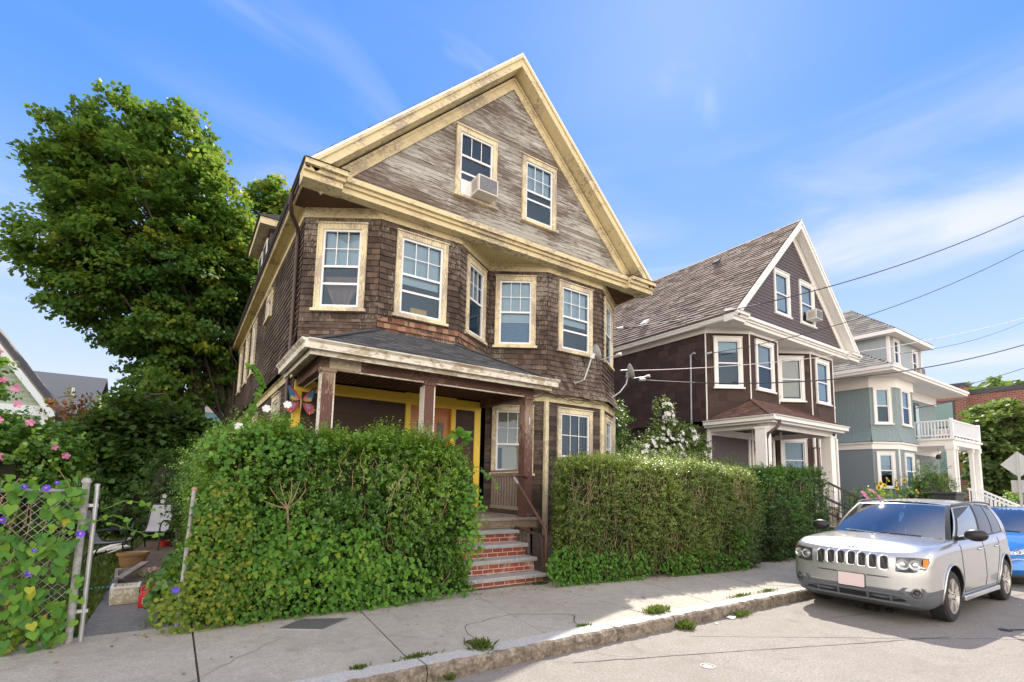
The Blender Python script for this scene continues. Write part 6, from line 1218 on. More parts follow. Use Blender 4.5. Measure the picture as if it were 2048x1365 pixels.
t = thing('vent_pipe', (-5.2, 35.5, 6), 'white vent pipe on the dark roof at far left', 'vent pipe'); mb = MB(); mb.tube([(-5.2, 35.6, 5.7), (-5.2, 35.6, 6.55)], .06, 8); mb.tube([(-5.45, 35.5, 5.86), (-4.95, 35.5, 5.86)], .06, 8); mb.build('pipe', M['white'], t)
t = thing('far_fence', (-1, 20, 0), 'low pale timber fence across the back of the yard', 'fence'); mb = MB()
for z in (.5, 1.05): mb.beam((-6, 21.6, z), (2, 21.6, z), .04, .08)
mb.build('rail', M['greywood'], t); mb = MB()
for k in range(54): x = -6 + k * .15; mb.box(x, x + .09, 21.55, 21.58, .15, 1.25)
mb.build('paling', M['greywood'], t)
# ---------------------------------------------------------------- teal house
H3 = thing('house', (31.5, 12, 0), 'teal shingled house with white trim, front dormer and white balcony', 'house', 'hipped houses along the street')
a3, b3, c3 = (27.4, 9.95), (28.3, 9.2), (30.5, 9.2); d3 = (30.95, 9.9); e3 = (36.3, 9.9)
f1, f2_, f3, f4, fs = wall(a3, b3), wall(b3, c3), wall(c3, d3), wall(d3, e3), wall((27.4, 23), a3)
h1 = [(.16, .98, 5.0, 6.82)]; h2 = [(.62, 1.78, 5.0, 6.85)]; l1 = [(.16, .98, 1.95, 3.66)]; l2 = [(.62, 1.78, 1.95, 3.66)]; dr3 = [(1.5, 2.75, 4.5, 6.6)]; w4 = [(1.0, 2.1, 2.0, 3.5)]
mb = MB()
FL3 = lambda v: .14 * max(0, (4.8 - v) / .64) ** 2
for fr, h, ka, kb in ((fs, [], 0, .33), (f1, h1, .33, .33), (f2_, h2, .33, .4), (f3, [], .4, 0), (f4, dr3, 0, 0)): siding(mb, fr, 4.16, 6.80, .17, (lambda v, L=fr.L, a=ka, b=kb: (-a * FL3(v), L + b * FL3(v))), h, .012, (.14, .24), jit=.002, vjit=.002, flare=(4.8, .14) if fr is not f4 else None)
mb.build('upper_wall', [M['teal'], M['dark']], H3)
mb = MB()
for fr, h in ((fs, []), (f1, l1), (f2_, l2), (f3, []), (f4, w4)): siding(mb, fr, .5, 3.82, .15, (0, fr.L), h, .016, (2, 4), jit=0, vjit=0)
mb.build('lower_wall', [M['tealclap'], M['dark']], H3)
mb = MB(); mb.box(27.45, 36.2, 10.2, 22.9, .1, 6.9); mb.build('rear_wall', M['tealclap'], H3)
mb = MB()
for fr in (fs, f1, f2_, f3, f4): mb.fbox(fr, -.02, fr.L + .02, 3.80, 4.10, -.02, .05); mb.fbox(fr, -.02, fr.L + .02, 4.06, 4.14, .05, .12); mb.fbox(fr, -.02, fr.L + .02, 6.78, 7.30, -.02, .06)
for fr in (f1, f2_): mb.fbox(fr, -.03, .10, .5, 3.8, -.02, .03) if fr is f2_ else None
mb.build('trim_band', M['whitepaint'], H3)
for fr, h in ((f1, h1[0]), (f2_, h2[0]), (f1, l1[0]), (f2_, l2[0])): window(H3, fr, *h, cas='whitepaint', cw=.13, blind=.5, bmat='shade', mun=(1, 1))
window(H3, f4, *w4[0], cas='whitepaint', blind=.5, mun=(1, 1))
mb = MB(); mb.fbox(f4, 1.5, 2.75, 4.5, 6.6, -.04, .02, 0); mb.fbox(f4, 1.62, 2.08, 4.7, 6.48, .02, .035, 1); mb.fbox(f4, 2.16, 2.62, 4.7, 6.48, .02, .035, 2); mb.build('balcony_door', [M['brownmetal'], M['interior'], M['shade']], H3)
mb = MB(); mb.box(26.5, 37.0, 8.72, 22.8, 7.28, 7.34); mb.build('soffit', M['whitepaint'], H3)
mb = MB(); mb.box(26.42, 37.08, 8.60, 8.74, 7.30, 7.50); mb.box(26.42, 26.56, 8.74, 22.9, 7.30, 7.50); mb.box(36.94, 37.08, 8.74, 22.9, 7.30, 7.5); mb.box(26.36, 37.14, 8.54, 8.60, 7.42, 7.54); mb.box(26.36, 26.42, 8.6, 22.9, 7.42, 7.54); mb.build('eave_fascia', M['whitepaint'], H3)
ax, ay, az_, ar = 31.7, 16.3, 12.3, 19.0
mb = MB()
fr = Fr((26.4, 22.9, 7.52), (0, -1, 0), (ax - 26.4, 0, az_ - 7.52), (-(az_ - 7.52), 0, ax - 26.4)); Lr = math.hypot(ax - 26.4, az_ - 7.52); W_ = 22.9 - 8.56; siding(mb, fr, 0, Lr, .19, lambda v: (v / Lr * 3.9, W_ - v / Lr * (ay - 8.56)), (), .022, (.25, .45), jit=.006, vjit=.01)
fr = Fr((26.4, 8.56, 7.52), (1, 0, 0), (0, ay - 8.56, az_ - 7.52), (0, -(az_ - 7.52), ay - 8.56)); Lr2 = math.hypot(ay - 8.56, az_ - 7.52); siding(mb, fr, 0, Lr2, .19, lambda v: (v / Lr2 * 5.2, 10.7 - v / Lr2 * 5.5), (), .022, (.25, .45), jit=.006, vjit=.01)
mb.mesh([(26.42, 8.58, 7.51), (37.06, 8.58, 7.51), (37.06, 22.88, 7.51), (26.42, 22.88, 7.51), (ax, ay, az_ - .02), (ax, ar, az_ - .02)], [(0, 1, 4), (1, 2, 5, 4), (2, 3, 5), (3, 0, 4, 5)], 0, .5)
mb.build('roof', [M['roofpale'], M['dark']], H3)
dx0, dx1, dy_, dz0, dz1 = 30.5, 35.1, 10.05, 8.35, 10.0
fd, fd2 = wall((dx0, dy_), (dx1, dy_)), wall((dx0, 14.4), (dx0, dy_)); dh = [(.55, 1.35, 8.55, 9.95), (3.1, 3.95, 8.35, 9.75)]
mb = MB(); siding(mb, fd, dz0 - .3, dz1, .15, (0, fd.L), dh, .014, (2, 4), jit=0, vjit=0); siding(mb, fd2, 7.6, dz1, .15, (0, fd2.L), (), .014, (2, 4), jit=0, vjit=0); mb.box(dx0 + .03, dx1 - .03, dy_ + .45, 14, 8.0, dz1 - .02, 1); dmr = mb.build('dormer', [M['greyclap'], M['dark']], H3)
for h in dh: w_ = window(H3, fd, *h, cas='whitepaint', cw=.12, blind=.0, mun=(1, 1), name='dormer_window')
mb = MB()
for x in (dx0 - .02, dx1 - .1): mb.box(x, x + .14, dy_ - .03, dy_ + .1, dz0 - .3, dz1)
mb.build('corner_board', M['whitepaint'], dmr)
mb = MB(); mb.box(dx0 - .45, dx1 + .45, dy_ - .45, 14.0, dz1, dz1 + .06); mb.box(dx0 - .5, dx1 + .5, dy_ - .5, dy_ - .42, dz1 - .02, dz1 + .18); mb.box(dx0 - .5, dx0 - .42, dy_ - .42, 14, dz1 - .02, dz1 + .18); mb.build('dormer_eave', M['whitepaint'], dmr)
mb = MB(); X0, X1, Y0, Z0 = dx0 - .5, dx1 + .5, dy_ - .5, dz1 + .19; xm = 32.0; ztop = 12.32; ya_ = 12.3
fr = Fr((X0, 15.0, Z0), (0, -1, 0), (xm - X0, 0, ztop - Z0), (-(ztop - Z0), 0, xm - X0)); L3 = math.hypot(xm - X0, ztop - Z0); siding(mb, fr, 0, L3, .19, lambda v: (0, 15.0 - Y0 - v / L3 * (ya_ - Y0)), (), .022, (.25, .45), jit=.006)
fr = Fr((X0, Y0, Z0), (1, 0, 0), (0, ya_ - Y0, ztop - Z0), (0, -(ztop - Z0), ya_ - Y0)); L4 = math.hypot(ya_ - Y0, ztop - Z0); siding(mb, fr, 0, L4, .19, lambda v: (v / L4 * (xm - X0), X1 - X0 - v / L4 * (X1 - xm)), (), .022, (.25, .45), jit=.006)
mb.mesh([(X0, Y0, Z0 - .01), (X1, Y0, Z0 - .01), (X1, 15, Z0 - .01), (X0, 15, Z0 - .01), (xm, ya_, ztop - .02), (xm, 15, ztop - .02)], [(0, 1, 4), (1, 2, 5, 4), (3, 0, 4, 5)], 0, .5)
mb.build('dormer_roof', [M['roofpale'], M['dark']], dmr)
# balcony and porch
bx0, bx1, by0 = 30.95, 35.3, 7.85
mb = MB(); mb.box(bx0, bx1, by0, 9.85, 4.12, 4.42); mb.box(bx0 - .08, bx1 + .08, by0 - .08, 9.85, 4.36, 4.46); mb.box(bx0 - .03, bx1 + .03, by0 - .03, 9.85, 4.08, 4.14); bal = mb.build('balcony', M['whitepaint'], H3)
mb = MB(); zr = 5.32
for a, c in (((bx0, by0 + .03), (bx1, by0 + .03)), ((bx0 + .03, by0), (bx0 + .03, 9.85)), ((bx1 - .03, by0), (bx1 - .03, 9.85))):
    mb.beam((*a, zr), (*c, zr), .08, .06); mb.beam((*a, 4.60), (*c, 4.60), .05, .06); L = math.hypot(c[0] - a[0], c[1] - a[1]); n = int(L / .13)
    for k in range(n + 1): t_ = k / n; x, y = a[0] + (c[0] - a[0]) * t_, a[1] + (c[1] - a[1]) * t_; mb.box(x - .022, x + .022, y - .022, y + .022, 4.6, zr)
for x, y in ((bx0 + .03, by0 + .03), (bx1 - .03, by0 + .03)): mb.box(x - .06, x + .06, y - .06, y + .06, 4.46, 5.42)
mb.build('railing', M['white'], bal)
for x, y, w_ in ((31.1, 8.0, .14), (31.75, 8.0, .08), (34.2, 8.0, .08), (35.1, 8.0, .14), (31.1, 9.7, .08)): mb = MB(); mb.box(x - w_, x + w_, y - w_, y + w_, 1.15, 4.08); mb.box(x - w_ - .04, x + w_ + .04, y - w_ - .04, y + w_ + .04, 3.9, 4.08); mb.box(x - w_ - .04, x + w_ + .04, y - w_ - .04, y + w_ + .04, 1.1, 1.3); mb.build('porch_column', M['whitepaint'], H3)
mb = MB(); mb.box(30.9, 35.4, 7.75, 9.9, .9, 1.12); mb.box(31.0, 35.3, 7.85, 9.9, .1, .9)
for k in range(5): mb.box(32.2, 33.8, 7.75 - .3 * (k + 1), 7.75 - .3 * k, .1, .92 - .17 * k)
mb.build('porch_base', M['whitepaint'], H3)
for x in (32.2, 33.8):
    mb = MB(); mb.beam((x, 7.75, 2.02), (x, 6.15, 1.15), .07, .09); mb.beam((x, 7.75, 1.35), (x, 6.15, .45), .05, .06); mb.box(x - .06, x + .06, 6.08, 6.2, .1, 1.28)
    for k in range(11): y = 7.7 - k * .145; z = 2.0 - (7.75 - y) * .544; mb.box(x - .02, x + .02, y - .02, y + .02, z - .68, z)
    mb.build('stair_rail', M['white'], H3)
mb = MB(); mb.tube([(32.6, 8.9, 4.08), (32.6, 8.9, 3.75)], .008, 5); mb.lathe((32.6, 8.9, 3.5), [(0, 0), (.1, .02), (.12, .12), (.08, .25), (0, .27)], n=12); mb.build('porch_lantern', M['brownmetal'], H3)
mb = MB(); pts = [(27.33, 11.8, 5.6), (27.33, 11.7, 5.2), (27.33, 11.9, 4.9), (27.33, 11.75, 4.3), (27.33, 11.8, 3.0), (27.33, 11.6, 1.2)]; mb.tube(pts, .03, 6); mb.build('side_cable', M['cable'], H3)
# chairs glimpsed behind the rail
# ---------------------------------------------------------------- brick building
BB = thing('brick_building', (62, 10, 0), 'flat-roofed red brick building beyond the trees at far right', 'building')
mb = MB(); mb.box(62, 95, 4, 14.1, 0, 11.2); mb.box(60.8, 62.0, 14.3, 19, 0, 11.9); mb.box(62, 95, 14.1, 40, 0, 11.3); mb.build('wall', M['farbrick'], BB)
mb = MB(); mb.box(61.9, 95.1, 3.9, 14.2, 11.2, 11.6); mb.box(60.7, 62.1, 14.2, 19.1, 11.9, 12.2); mb.build('parapet', M['roofgrey'], BB)
for (y0, y1, z0, z1) in ((15.1, 17.0, 8.0, 10.6), (11.2, 13.0, 8.2, 10.4), (8, 9.8, 8.2, 10.4), (15.1, 17, 3.5, 6)):
    xf = 60.8 if y0 > 14.3 else 62.0; mb = MB(); mb.box(xf - .08, xf - .01, y0, y1, z0, z1); w_ = mb.build('window', M['roofgrey'], BB); mb = MB(); mb.box(xf - .10, xf - .08, y0 + .15, y1 - .15, z0 + .15, z1 - .15); mb.build('pane', simple('greenish glass', (.18, .28, .27), .15), w_)
# ---------------------------------------------------------------- sign, bin, plants before the teal house
t = thing('road_sign', (22.2, 4.55, 0), 'diamond road sign seen from behind on a grey pole at the right edge', 'sign'); cy_, cz_ = 4.08, 2.72
mb = MB(); mb.prism([(22.2, cy_ + .42, cz_), (22.2, cy_, cz_ + .42), (22.2, cy_ - .42, cz_), (22.2, cy_, cz_ - .42)], (.006, 0, 0)); mb.build('panel', simple('bare aluminium', (.50, .51, .51), .45, .5), t)
mb = MB(); mb.prism([(22.2, cy_ + .20, 2.22), (22.2, cy_ - .20, 2.22), (22.2, cy_ - .20, 1.82), (22.2, cy_ + .20, 1.82)], (.006, 0, 0)); mb.build('lower_panel', simple('bare aluminium', (.46, .46, .44), .5, .4), t)
mb = MB(); mb.box(22.15, 22.195, cy_ - .03, cy_ + .03, .1, 3.1); mb.build('pole', M['galv'], t)
t = thing('dustbin', (25.6, 6.9, .1), 'dark grey rubbish bin standing behind the silver car', 'bin'); mb = MB(); mb.hexa([Vector(v) for v in ((25.2, 6.5, .15), (26.0, 6.5, .15), (26.0, 7.2, .15), (25.2, 7.2, .15), (25.05, 6.4, 1.72), (26.1, 6.4, 1.72), (26.1, 7.35, 1.72), (25.05, 7.35, 1.72))]); mb.build('body', simple('charcoal plastic', (.035, .037, .042), .6), t, bevel=.03); mb = MB(); mb.box(25.0, 26.15, 6.35, 7.4, 1.72, 1.82); mb.build('lid', simple('charcoal plastic', (.05, .05, .055), .6), t, bevel=.03)
lb = [(26.3, 7.7, 1.7, 1.1, .7, 1.0), (27.6, 7.8, 1.9, 1.0, .7, 1.2), (25.2, 7.7, 1.3, .8, .6, .8), (28.8, 7.8, 1.6, .8, .6, .9)]
shrub('shrub', (27, 7.7, .1), lb, 900, 'dark green bush in front of the teal bay windows', 'shrub', M['hedge'], 71, K=8, ls=(.10, .16), shape='long', tone=(.2, .8), group='plants before the teal house')
shrub('shrub', (38, 7.0, .1), [(37.5, 7.1, 1.0, 1.2, .7, .8), (39.2, 7.2, .9, 1.0, .7, .7)], 420, 'bright yellow-green bush right of the white stairs', 'shrub', M['vine'], 72, K=8, ls=(.12, .18), tone=(.4, 1), group='plants before the teal house')
t = thing('sunflowers', (22, 7.6, .1), 'patch of yellow sunflowers beside the teal house wall', 'sunflowers', 'plants before the teal house'); g = np.random.default_rng(81); mb = MB(); gr = []
for k in range(13):
    x, y = 20.6 + 4.0 * g.random(), 7.4 + .5 * g.random(); h = g.uniform(1.5, 2.25); mb.tube([(x, y, .1), (x + .05, y, h * .6), (x + .08, y - .06, h)], .015, 5)
    p = Vector((x + .08, y - .10, h)); nv = Vector((g.normal(-.3, .4), -1, g.normal(.2, .3))).normalized(); a = nv.orthogonal().normalized(); b2 = nv.cross(a); n = 12; T = np.array([tuple(a * math.cos(q * 2 * PI / n) + b2 * math.sin(q * 2 * PI / n)) for q in range(n)])
    f = leafcloud('flower', [(np.tile(np.array(p), (n, 1)), T, np.tile(np.array(nv), (n, 1)), np.full(n, .11), 'oval', g.random(n), 0)], [M['sunpetal']], t); q = MB(); q.lathe(p + nv * .012, [(0, .01), (.04, .006), (.045, -.01)], nv, 12); q.build('seed_head', M['bark'], f)
mb.build('stem', simple('green stem', (.10, .17, .04), .6), t); n = 240; P = np.stack([g.uniform(20.2, 25, n), g.uniform(7.3, 8.0, n), g.uniform(.3, 1.9, n)], 1)
leafcloud('foliage', [(P, g.normal(0, 1, (n, 3)), np.array([0, -.6, .8]) + g.normal(0, .4, (n, 3)), g.uniform(.12, .24, n), 'heart', g.uniform(.2, .9, n), 0)], [M['hedge']], t)
lb = [(19.4, 7.4, 1.25, .7, .5, .55), (20.6, 7.5, 1.0, .5, .5, .5)]
shrub('flowering_bush', (19.5, 7.4, .1), lb, 320, 'low bush of pink flowers behind the black stair rail', 'flowering bush', M['hedge'], 73, K=7, ls=(.06, .1), tone=(.3, .9), flowers=fpts(lb, 60, 7, .075, 'pink'), group='plants before the teal house')
t = thing('stair_railing', (17.9, 7.3, .1), 'black iron stair railing descending from the white porch', 'railing')
for (y, z0) in ((7.45, 2.0),):
    mb = MB(); A, B = Vector((17.4, 7.6, 2.02)), Vector((18.95, 6.6, 1.15)); mb.beam(A, B, .05, .06); mb.build('top_rail', M['blackmetal'], t); mb = MB(); mb.beam(A - Vector((0, 0, .75)), B - Vector((0, 0, .75)), .03, .03)
    for k in range(12): p = A.lerp(B, k / 11); mb.tube([p, p - Vector((0, 0, .85))], .009, 5)
    mb.build('baluster', M['blackmetal'], t)
    mb = MB(); A, B = Vector((15.6, 6.9, 1.55)), Vector((16.35, 6.4, 1.15)); mb.beam(A, B, .05, .06); mb.beam(A - Vector((0, 0, .4)), B - Vector((0, 0, .4)), .04, .05)
    for k in range(6): p = A.lerp(B, k / 5); mb.tube([p, p - Vector((0, 0, 1.0))], .009, 5)
    mb.box(16.33, 16.47, 6.33, 6.47, .15, 1.28); mb.build('lower_rail', M['blackmetal'], t)
t = thing('gate', (10.6, 6.2, .1), 'dark chain-link gate in the gap between the clipped hedges', 'gate'); mb = MB(); mb.tube([(10.62, 6.1, .1), (10.62, 6.1, 1.35)], .03, 10); mb.build('gate_post', M['blackmetal'], t); mb = MB()
mb.tube([(10.66, 6.12, .2), (10.66, 6.12, 1.15), (11.3, 6.3, 1.15), (11.3, 6.3, .2), (10.66, 6.12, .2)], .018, 8); mb.tube([(10.05, 6.3, 1.1), (10.6, 6.12, 1.1)], .018, 8); mb.build('frame', M['blackmetal'], t); mb = MB()
for k in range(10):
    for a, c in (((10.05 + k * .13, 6.28 if k < 4 else 6.2, .15), (10.15 + k * .13, 6.26 if k < 4 else 6.22, 1.1)),): mb.tube([a, c], .003, 4); mb.tube([(a[0] + .1, a[1], .15), (a[0], a[1], 1.1)], .003, 4)
mb.build('wire_mesh', M['blackmetal'], t)
t = thing('wind_chime', (18.0, 8.2, 3.4), 'brown wind chime hanging from the white porch of the dark house', 'wind chime'); mb = MB(); mb.lathe((18.05, 8.2, 3.22), [(0, .02), (.14, .0), (.14, -.02), (0, -.02)], n=12); mb.tube([(18.05, 8.2, 3.5), (18.05, 8.2, 3.22)], .004, 4); mb.build('disc', M['rust'], t); mb = MB()
for k in range(5): a = k * 2 * PI / 5; mb.tube([(18.05 + .1 * math.cos(a), 8.2 + .1 * math.sin(a), 3.2), (18.05 + .1 * math.cos(a), 8.2 + .1 * math.sin(a), 2.75 - .05 * k)], .012, 6)
mb.build('tube', M['rust'], t)
# ---------------------------------------------------------------- cars
def crom(P, n):
    """catmull-rom resample of a 2D polyline to n points"""
    P = [P[0]] + list(P) + [P[-1]]; out = []; m = len(P) - 3
    for k in range(n):
        s = k / (n - 1) * m; i = min(int(s), m - 1); t = s - i; p0, p1, p2, p3 = (np.array(P[i + j], float) for j in range(4))
        out.append(.5 * ((2 * p1) + (-p0 + p2) * t + (2 * p0 - 5 * p1 + 4 * p2 - p3) * t * t + (-p0 + 3 * p1 - 3 * p2 + p3) * t ** 3))
    return np.array(out)
def paint(name, col, metal=.5, rough=.3):
    b = NB(name); pr = b.pbr(b.mix(b.noise(b.obj(), 3, 4), tuple(x * .93 for x in col), col), rough, metal); b.set(pr, 'Coat Weight', .8); b.set(pr, 'Coat Roughness', .05); return b.m
M['plastic'] = simple('grey bumper plastic', (.10, .11, .125), .6, var=.08, scale=4); M['blackplastic'] = simple('black plastic', (.012, .012, .014), .45); M['chrome'] = simple('chrome', (.78, .79, .80), .14, 1.0, var=.02)
M['rubber'] = simple('tyre rubber', (.022, .022, .024), .85, var=.2, scale=20, bump=.2); M['rim'] = simple('alloy rim', (.52, .49, .45), .35, .55, var=.08); M['well'] = simple('wheel well', (.008, .008, .008), .95)
b = NB('car glass'); b.pbr((.10, .13, .14), .03, 0, None, Specular_IOR_Level=1.0, Coat_Weight=1.0); M['carglass'] = b.m
M['seat'] = simple('dark grey seat', (.05, .05, .055), .8)
b = NB('windscreen glass'); fz_ = b.n('Fresnel', IOR=1.7); tr = b.n('BsdfTransparent'); b.set(tr, 0, (.62, .72, .72)); gl = b.n('BsdfGlossy', Roughness=.02); b.set(gl, 'Color', (.95, .98, 1)); mx = b.n('MixShader'); b.set(mx, 0, b.math('ADD', fz_.outputs[0], .20, True)); b.link(tr.outputs[0], mx.inputs[1]); b.link(gl.outputs[0], mx.inputs[2]); b.link(mx.outputs[0], b.out.inputs[0]); M['screen'] = b.m
b = NB('dark tinted glass'); b.pbr((.008, .009, .01), .03, 0, None, Specular_IOR_Level=.6); M['tint'] = b.m
b = NB('lamp lens'); b.pbr((.55, .56, .57), .08, .7, None, Coat_Weight=1.0); M['lamp'] = b.m; M['lampdark'] = simple('lamp housing', (.09, .095, .10), .2, .6); M['amberlens'] = simple('amber lens', (.75, .20, .02), .25)
def car(loc, p, label, suv=True, wheels=True, group='parked cars'):
    ox, oy = loc; t = thing('parked_car', (ox + 2.2, oy, 0), label, 'car', group)
    half = crom(p['plan'], 70); half = half[np.argsort(np.arange(len(half)))]
    zt = lambda x: float(np.interp(x, [q[0] for q in p['ztop']], [q[1] for q in p['ztop']])); zb = p['zb']
    F = [0, .03, .08, .14, .17] + [.19 + .012 * q for q in range(17)] + [.41, .45, .5, .56, .62, .68, .74, .8, .86, .91, .95, .98, 1.0]
    pf = p['prof']; iny = lambda f: float(np.interp(f, [q[0] for q in pf], [q[1] for q in pf])); inx = lambda f: float(np.interp(f, [q[0] for q in pf], [q[2] for q in pf]))
    Lc = p['L']; outl = [(x, -y) for x, y in half] + [(x, y) for x, y in half[::-1][1:-1]]; n = len(outl); mb = MB(); V = []
    def pt(x, y, f):
        w = y * (1 - iny(f) / .88); fr_ = max(0.0, 1 - x / .9); rr_ = max(0.0, (x - Lc + .9) / .9); X = x + inx(f) * fr_ - inx(f) * .8 * rr_
        z = zb + (zt(x) - zb) * f; return (ox + X, oy + w, z)
    for f in F: V += [pt(x, y, f) for x, y in outl]
    caps = [(.985, .010), (.93, .022), (.8, .035), (.6, .05), (.35, .06), (.12, .064)]
    for s, cz in caps: V += [(ox + (x + inx(1) * max(0, 1 - x / .9)) + (0.02 if x < .4 else 0) * (1 - s), oy + y * (1 - iny(1) / .88) * s, zt(x) + cz * min(1, x / .35 + .15)) for x, y in outl]
    fs = []; nr = len(F) + len(caps)
    for k in range(nr - 1):
        for j in range(n): fs.append((k * n + j, k * n + (j + 1) % n, (k + 1) * n + (j + 1) % n, (k + 1) * n + j))
    h_ = n // 2; fs += [(j, (n - j) % n, (n - j - 1) % n, j + 1) if j else (0, n - 1, 1) for j in range(h_ - 0) if (n - j - 1) % n != j + 1]; o_ = (nr - 1) * n; fs += [tuple(o_ + q for q in ((j, j + 1, (n - j - 1) % n, (n - j) % n) if j else (0, 1, n - 1))) for j in range(h_) if (n - j - 1) % n != j + 1]
    mb.mesh(V, fs)
    nring = sum(1 for q in F if q < .345)
    for i, f in enumerate(mb.f):
        if suv and i < (nr - 1) * n:
            k_, j_ = divmod(i, n); X = outl[j_][0]
            if (X < .55 and k_ < nring) or (X >= .55 and F[min(k_, len(F) - 1)] < .12 and k_ < len(F)): mb.m[i] = 1
            continue
        c = np.mean([mb.v[q] for q in f], axis=0); X, Y, Z = c[0] - ox, abs(c[1] - oy), c[2]
        if suv:
            lim = .47 - .10 * min(1, Y / .86) ** 2 if X < .9 else .30
            if Z < lim: mb.m[i] = 1
        elif Z < .24: mb.m[i] = 1
    body = mb.build('body', [p['paint'], M['plastic'], M['well']], t)
    # cut the wheel arches
    cm_ = MB()
    for wx in p['wx']:
        for s in (-1, 1): cm_.lathe((ox + wx, oy + s * .58, .36), [(0, 0), (p['arch'], 0), (p['arch'], s * .6), (0, s * .6)], (0, 1, 0), 40)
    cut = cm_.build('cutter', M['well']); bmx = bmesh.new(); bmx.from_mesh(cut.data); bmesh.ops.remove_doubles(bmx, verts=bmx.verts, dist=1e-4); bmesh.ops.recalc_face_normals(bmx, faces=bmx.faces); bmx.to_mesh(cut.data); bmx.free()
    bmx = bmesh.new(); bmx.from_mesh(body.data); bmesh.ops.remove_doubles(bmx, verts=bmx.verts, dist=1e-5); bmesh.ops.recalc_face_normals(bmx, faces=bmx.faces); bmx.to_mesh(body.data); bmx.free()
    cut.data.polygons.foreach_set('material_index', [0] * len(cut.data.polygons))
    md = body.modifiers.new('b', 'BOOLEAN'); md.operation = 'DIFFERENCE'; md.object = cut; md.solver = 'EXACT'; md.material_mode = 'TRANSFER'
    bpy.context.view_layer.update(); dg = bpy.context.evaluated_depsgraph_get(); me = bpy.data.meshes.new_from_object(body.evaluated_get(dg)); body.modifiers.clear(); body.data = me
    bpy.data.objects.remove(cut); me.polygons.foreach_set('use_smooth', [True] * len(me.polygons)); me.set_sharp_from_angle(angle=math.radians(38))
    # greenhouse
    g = p['gh']
    def lerp(a, c, s): return a + (c - a) * s
    def edge(side, s, top):
        if side == 'f': q = s * 2 - 1; return Vector((lerp(g['fx0'], g['fxc0'], 1 - q * q) if not top else lerp(g['fx1'], g['fxc1'], 1 - q * q), q * (g['wy0'] if not top else g['wy1']), (g['z0'] if not top else g['z1'] + .03 * (1 - q * q))))
        if side == 'b': q = 1 - s * 2; return Vector((lerp(g['bx0'], g['bxc0'], 1 - q * q) if not top else lerp(g['bx1'], g['bxc1'], 1 - q * q), q * (g['wy0'] - .02 if not top else g['wy1'] - .02), (g['z0'] if not top else g['z1b'] + .03 * (1 - q * q))))
        sg = -1 if side == 'l' else 1
        if not top: return Vector((lerp(g['fx0'], g['bx0'], s), sg * (g['wy0'] - .02 * s + .045 * 4 * s * (1 - s) * .8), g['z0'] + .045 * s))
        return Vector((lerp(g['fx1'], g['bx1'], s), sg * (g['wy1'] - .02 * s + .02 * 4 * s * (1 - s)), lerp(g['z1'], g['z1b'], s) + .045 * 4 * s * (1 - s)))
    def S(side, s, tt, off=0.0):
        a, c = edge(side, s, False), edge(side, s, True); v = a.lerp(c, tt); bul = .035 * 4 * tt * (1 - tt); nrm = {'f': Vector((-.6, 0, .75)), 'b': Vector((.8, 0, .5)), 'l': Vector((0, -1, .35)), 'r': Vector((0, 1, .35))}[side].normalized(); v = v + nrm * (bul + off); return Vector((ox + v.x, oy + v.y, v.z))
    def patch(mbx, side, s0, s1, t0, t1, off, m=0, ns=14, nt_=8, fn=None):
        for i in range(ns):
            for j in range(nt_):
                q = [(s0 + (s1 - s0) * a / ns, t0 + (t1 - t0) * c / nt_) for a, c in ((i, j), (i + 1, j), (i + 1, j + 1), (i, j + 1))]
                if fn: q = [fn(*x) for x in q]
                pp = [S(side, *x, off) for x in q]
                mbx.face(pp[::-1] if side in 'fbr' else pp, m)
    mb = MB()
    for sd in 'blr': patch(mb, sd, 0, 1, -.06, 1, 0, 0, 20, 10)
    for q in ((0, .045, -.06, 1), (.955, 1, -.06, 1), (.045, .955, .955, 1), (.045, .955, -.06, .04)): patch(mb, 'f', *q, 0, 0, 12 if q[1] - q[0] > .5 else 2, 8 if q[3] - q[2] > .5 else 2)
    # roof
    N = 14; gr = [[None] * (N + 1) for _ in range(N + 1)]
    for i in range(N + 1):
        for j in range(N + 1):
            u, v = i / N, j / N; L_ = S('l', u, 1); R_ = S('r', u, 1); a = L_.lerp(R_, v); q = v * 2 - 1; F_e, B_e = S('f', v, 1), S('b', 1 - v, 1)
            base = F_e.lerp(B_e, u); side = a; c00, c10, c01, c11 = S('l', 0, 1), S('l', 1, 1), S('r', 0, 1), S('r', 1, 1)
            bil = c00.lerp(c10, u).lerp(c01.lerp(c11, u), v); gr[i][j] = base + side - bil + Vector((0, 0, .02 * (1 - q * q)))
    for i in range(N):
        for j in range(N): mb.face([gr[i][j], gr[i + 1][j], gr[i + 1][j + 1], gr[i][j + 1]], 0)
    mb.build('cabin', [p['paint']], t, smooth=True, angle=.9)
    mb = MB(); patch(mb, 'f', .035, .965, .05, .965, .004, 0, 22, 10); ws = mb.build('windscreen', M['screen'], t, smooth=True, angle=1.2)
    for sy in (-.36, .36):
        mb = MB(); X_ = ox + g['fx1'] + .42; mb.box(X_, X_ + .13, oy + sy - .22, oy + sy + .22, g['z0'] - .1, g['z0'] + .20); mb.box(X_ + .02, X_ + .11, oy + sy - .12, oy + sy + .12, g['z0'] + .22, g['z0'] + .40); mb.box(X_ + .05, X_ + .07, oy + sy - .06, oy + sy + .06, g['z0'] + .19, g['z0'] + .23); mb.build('seat', M['seat'], t, bevel=.03)
    mb = MB(); mb.lathe((ox + g['fx1'] + .02, oy + .36, g['z0'] + .05), [(.17, -.012), (.19, 0), (.17, .012), (.155, 0), (.17, -.012)], (-1, 0, .5), 24); mb.build('steering_wheel', M['blackplastic'], t, smooth=True)
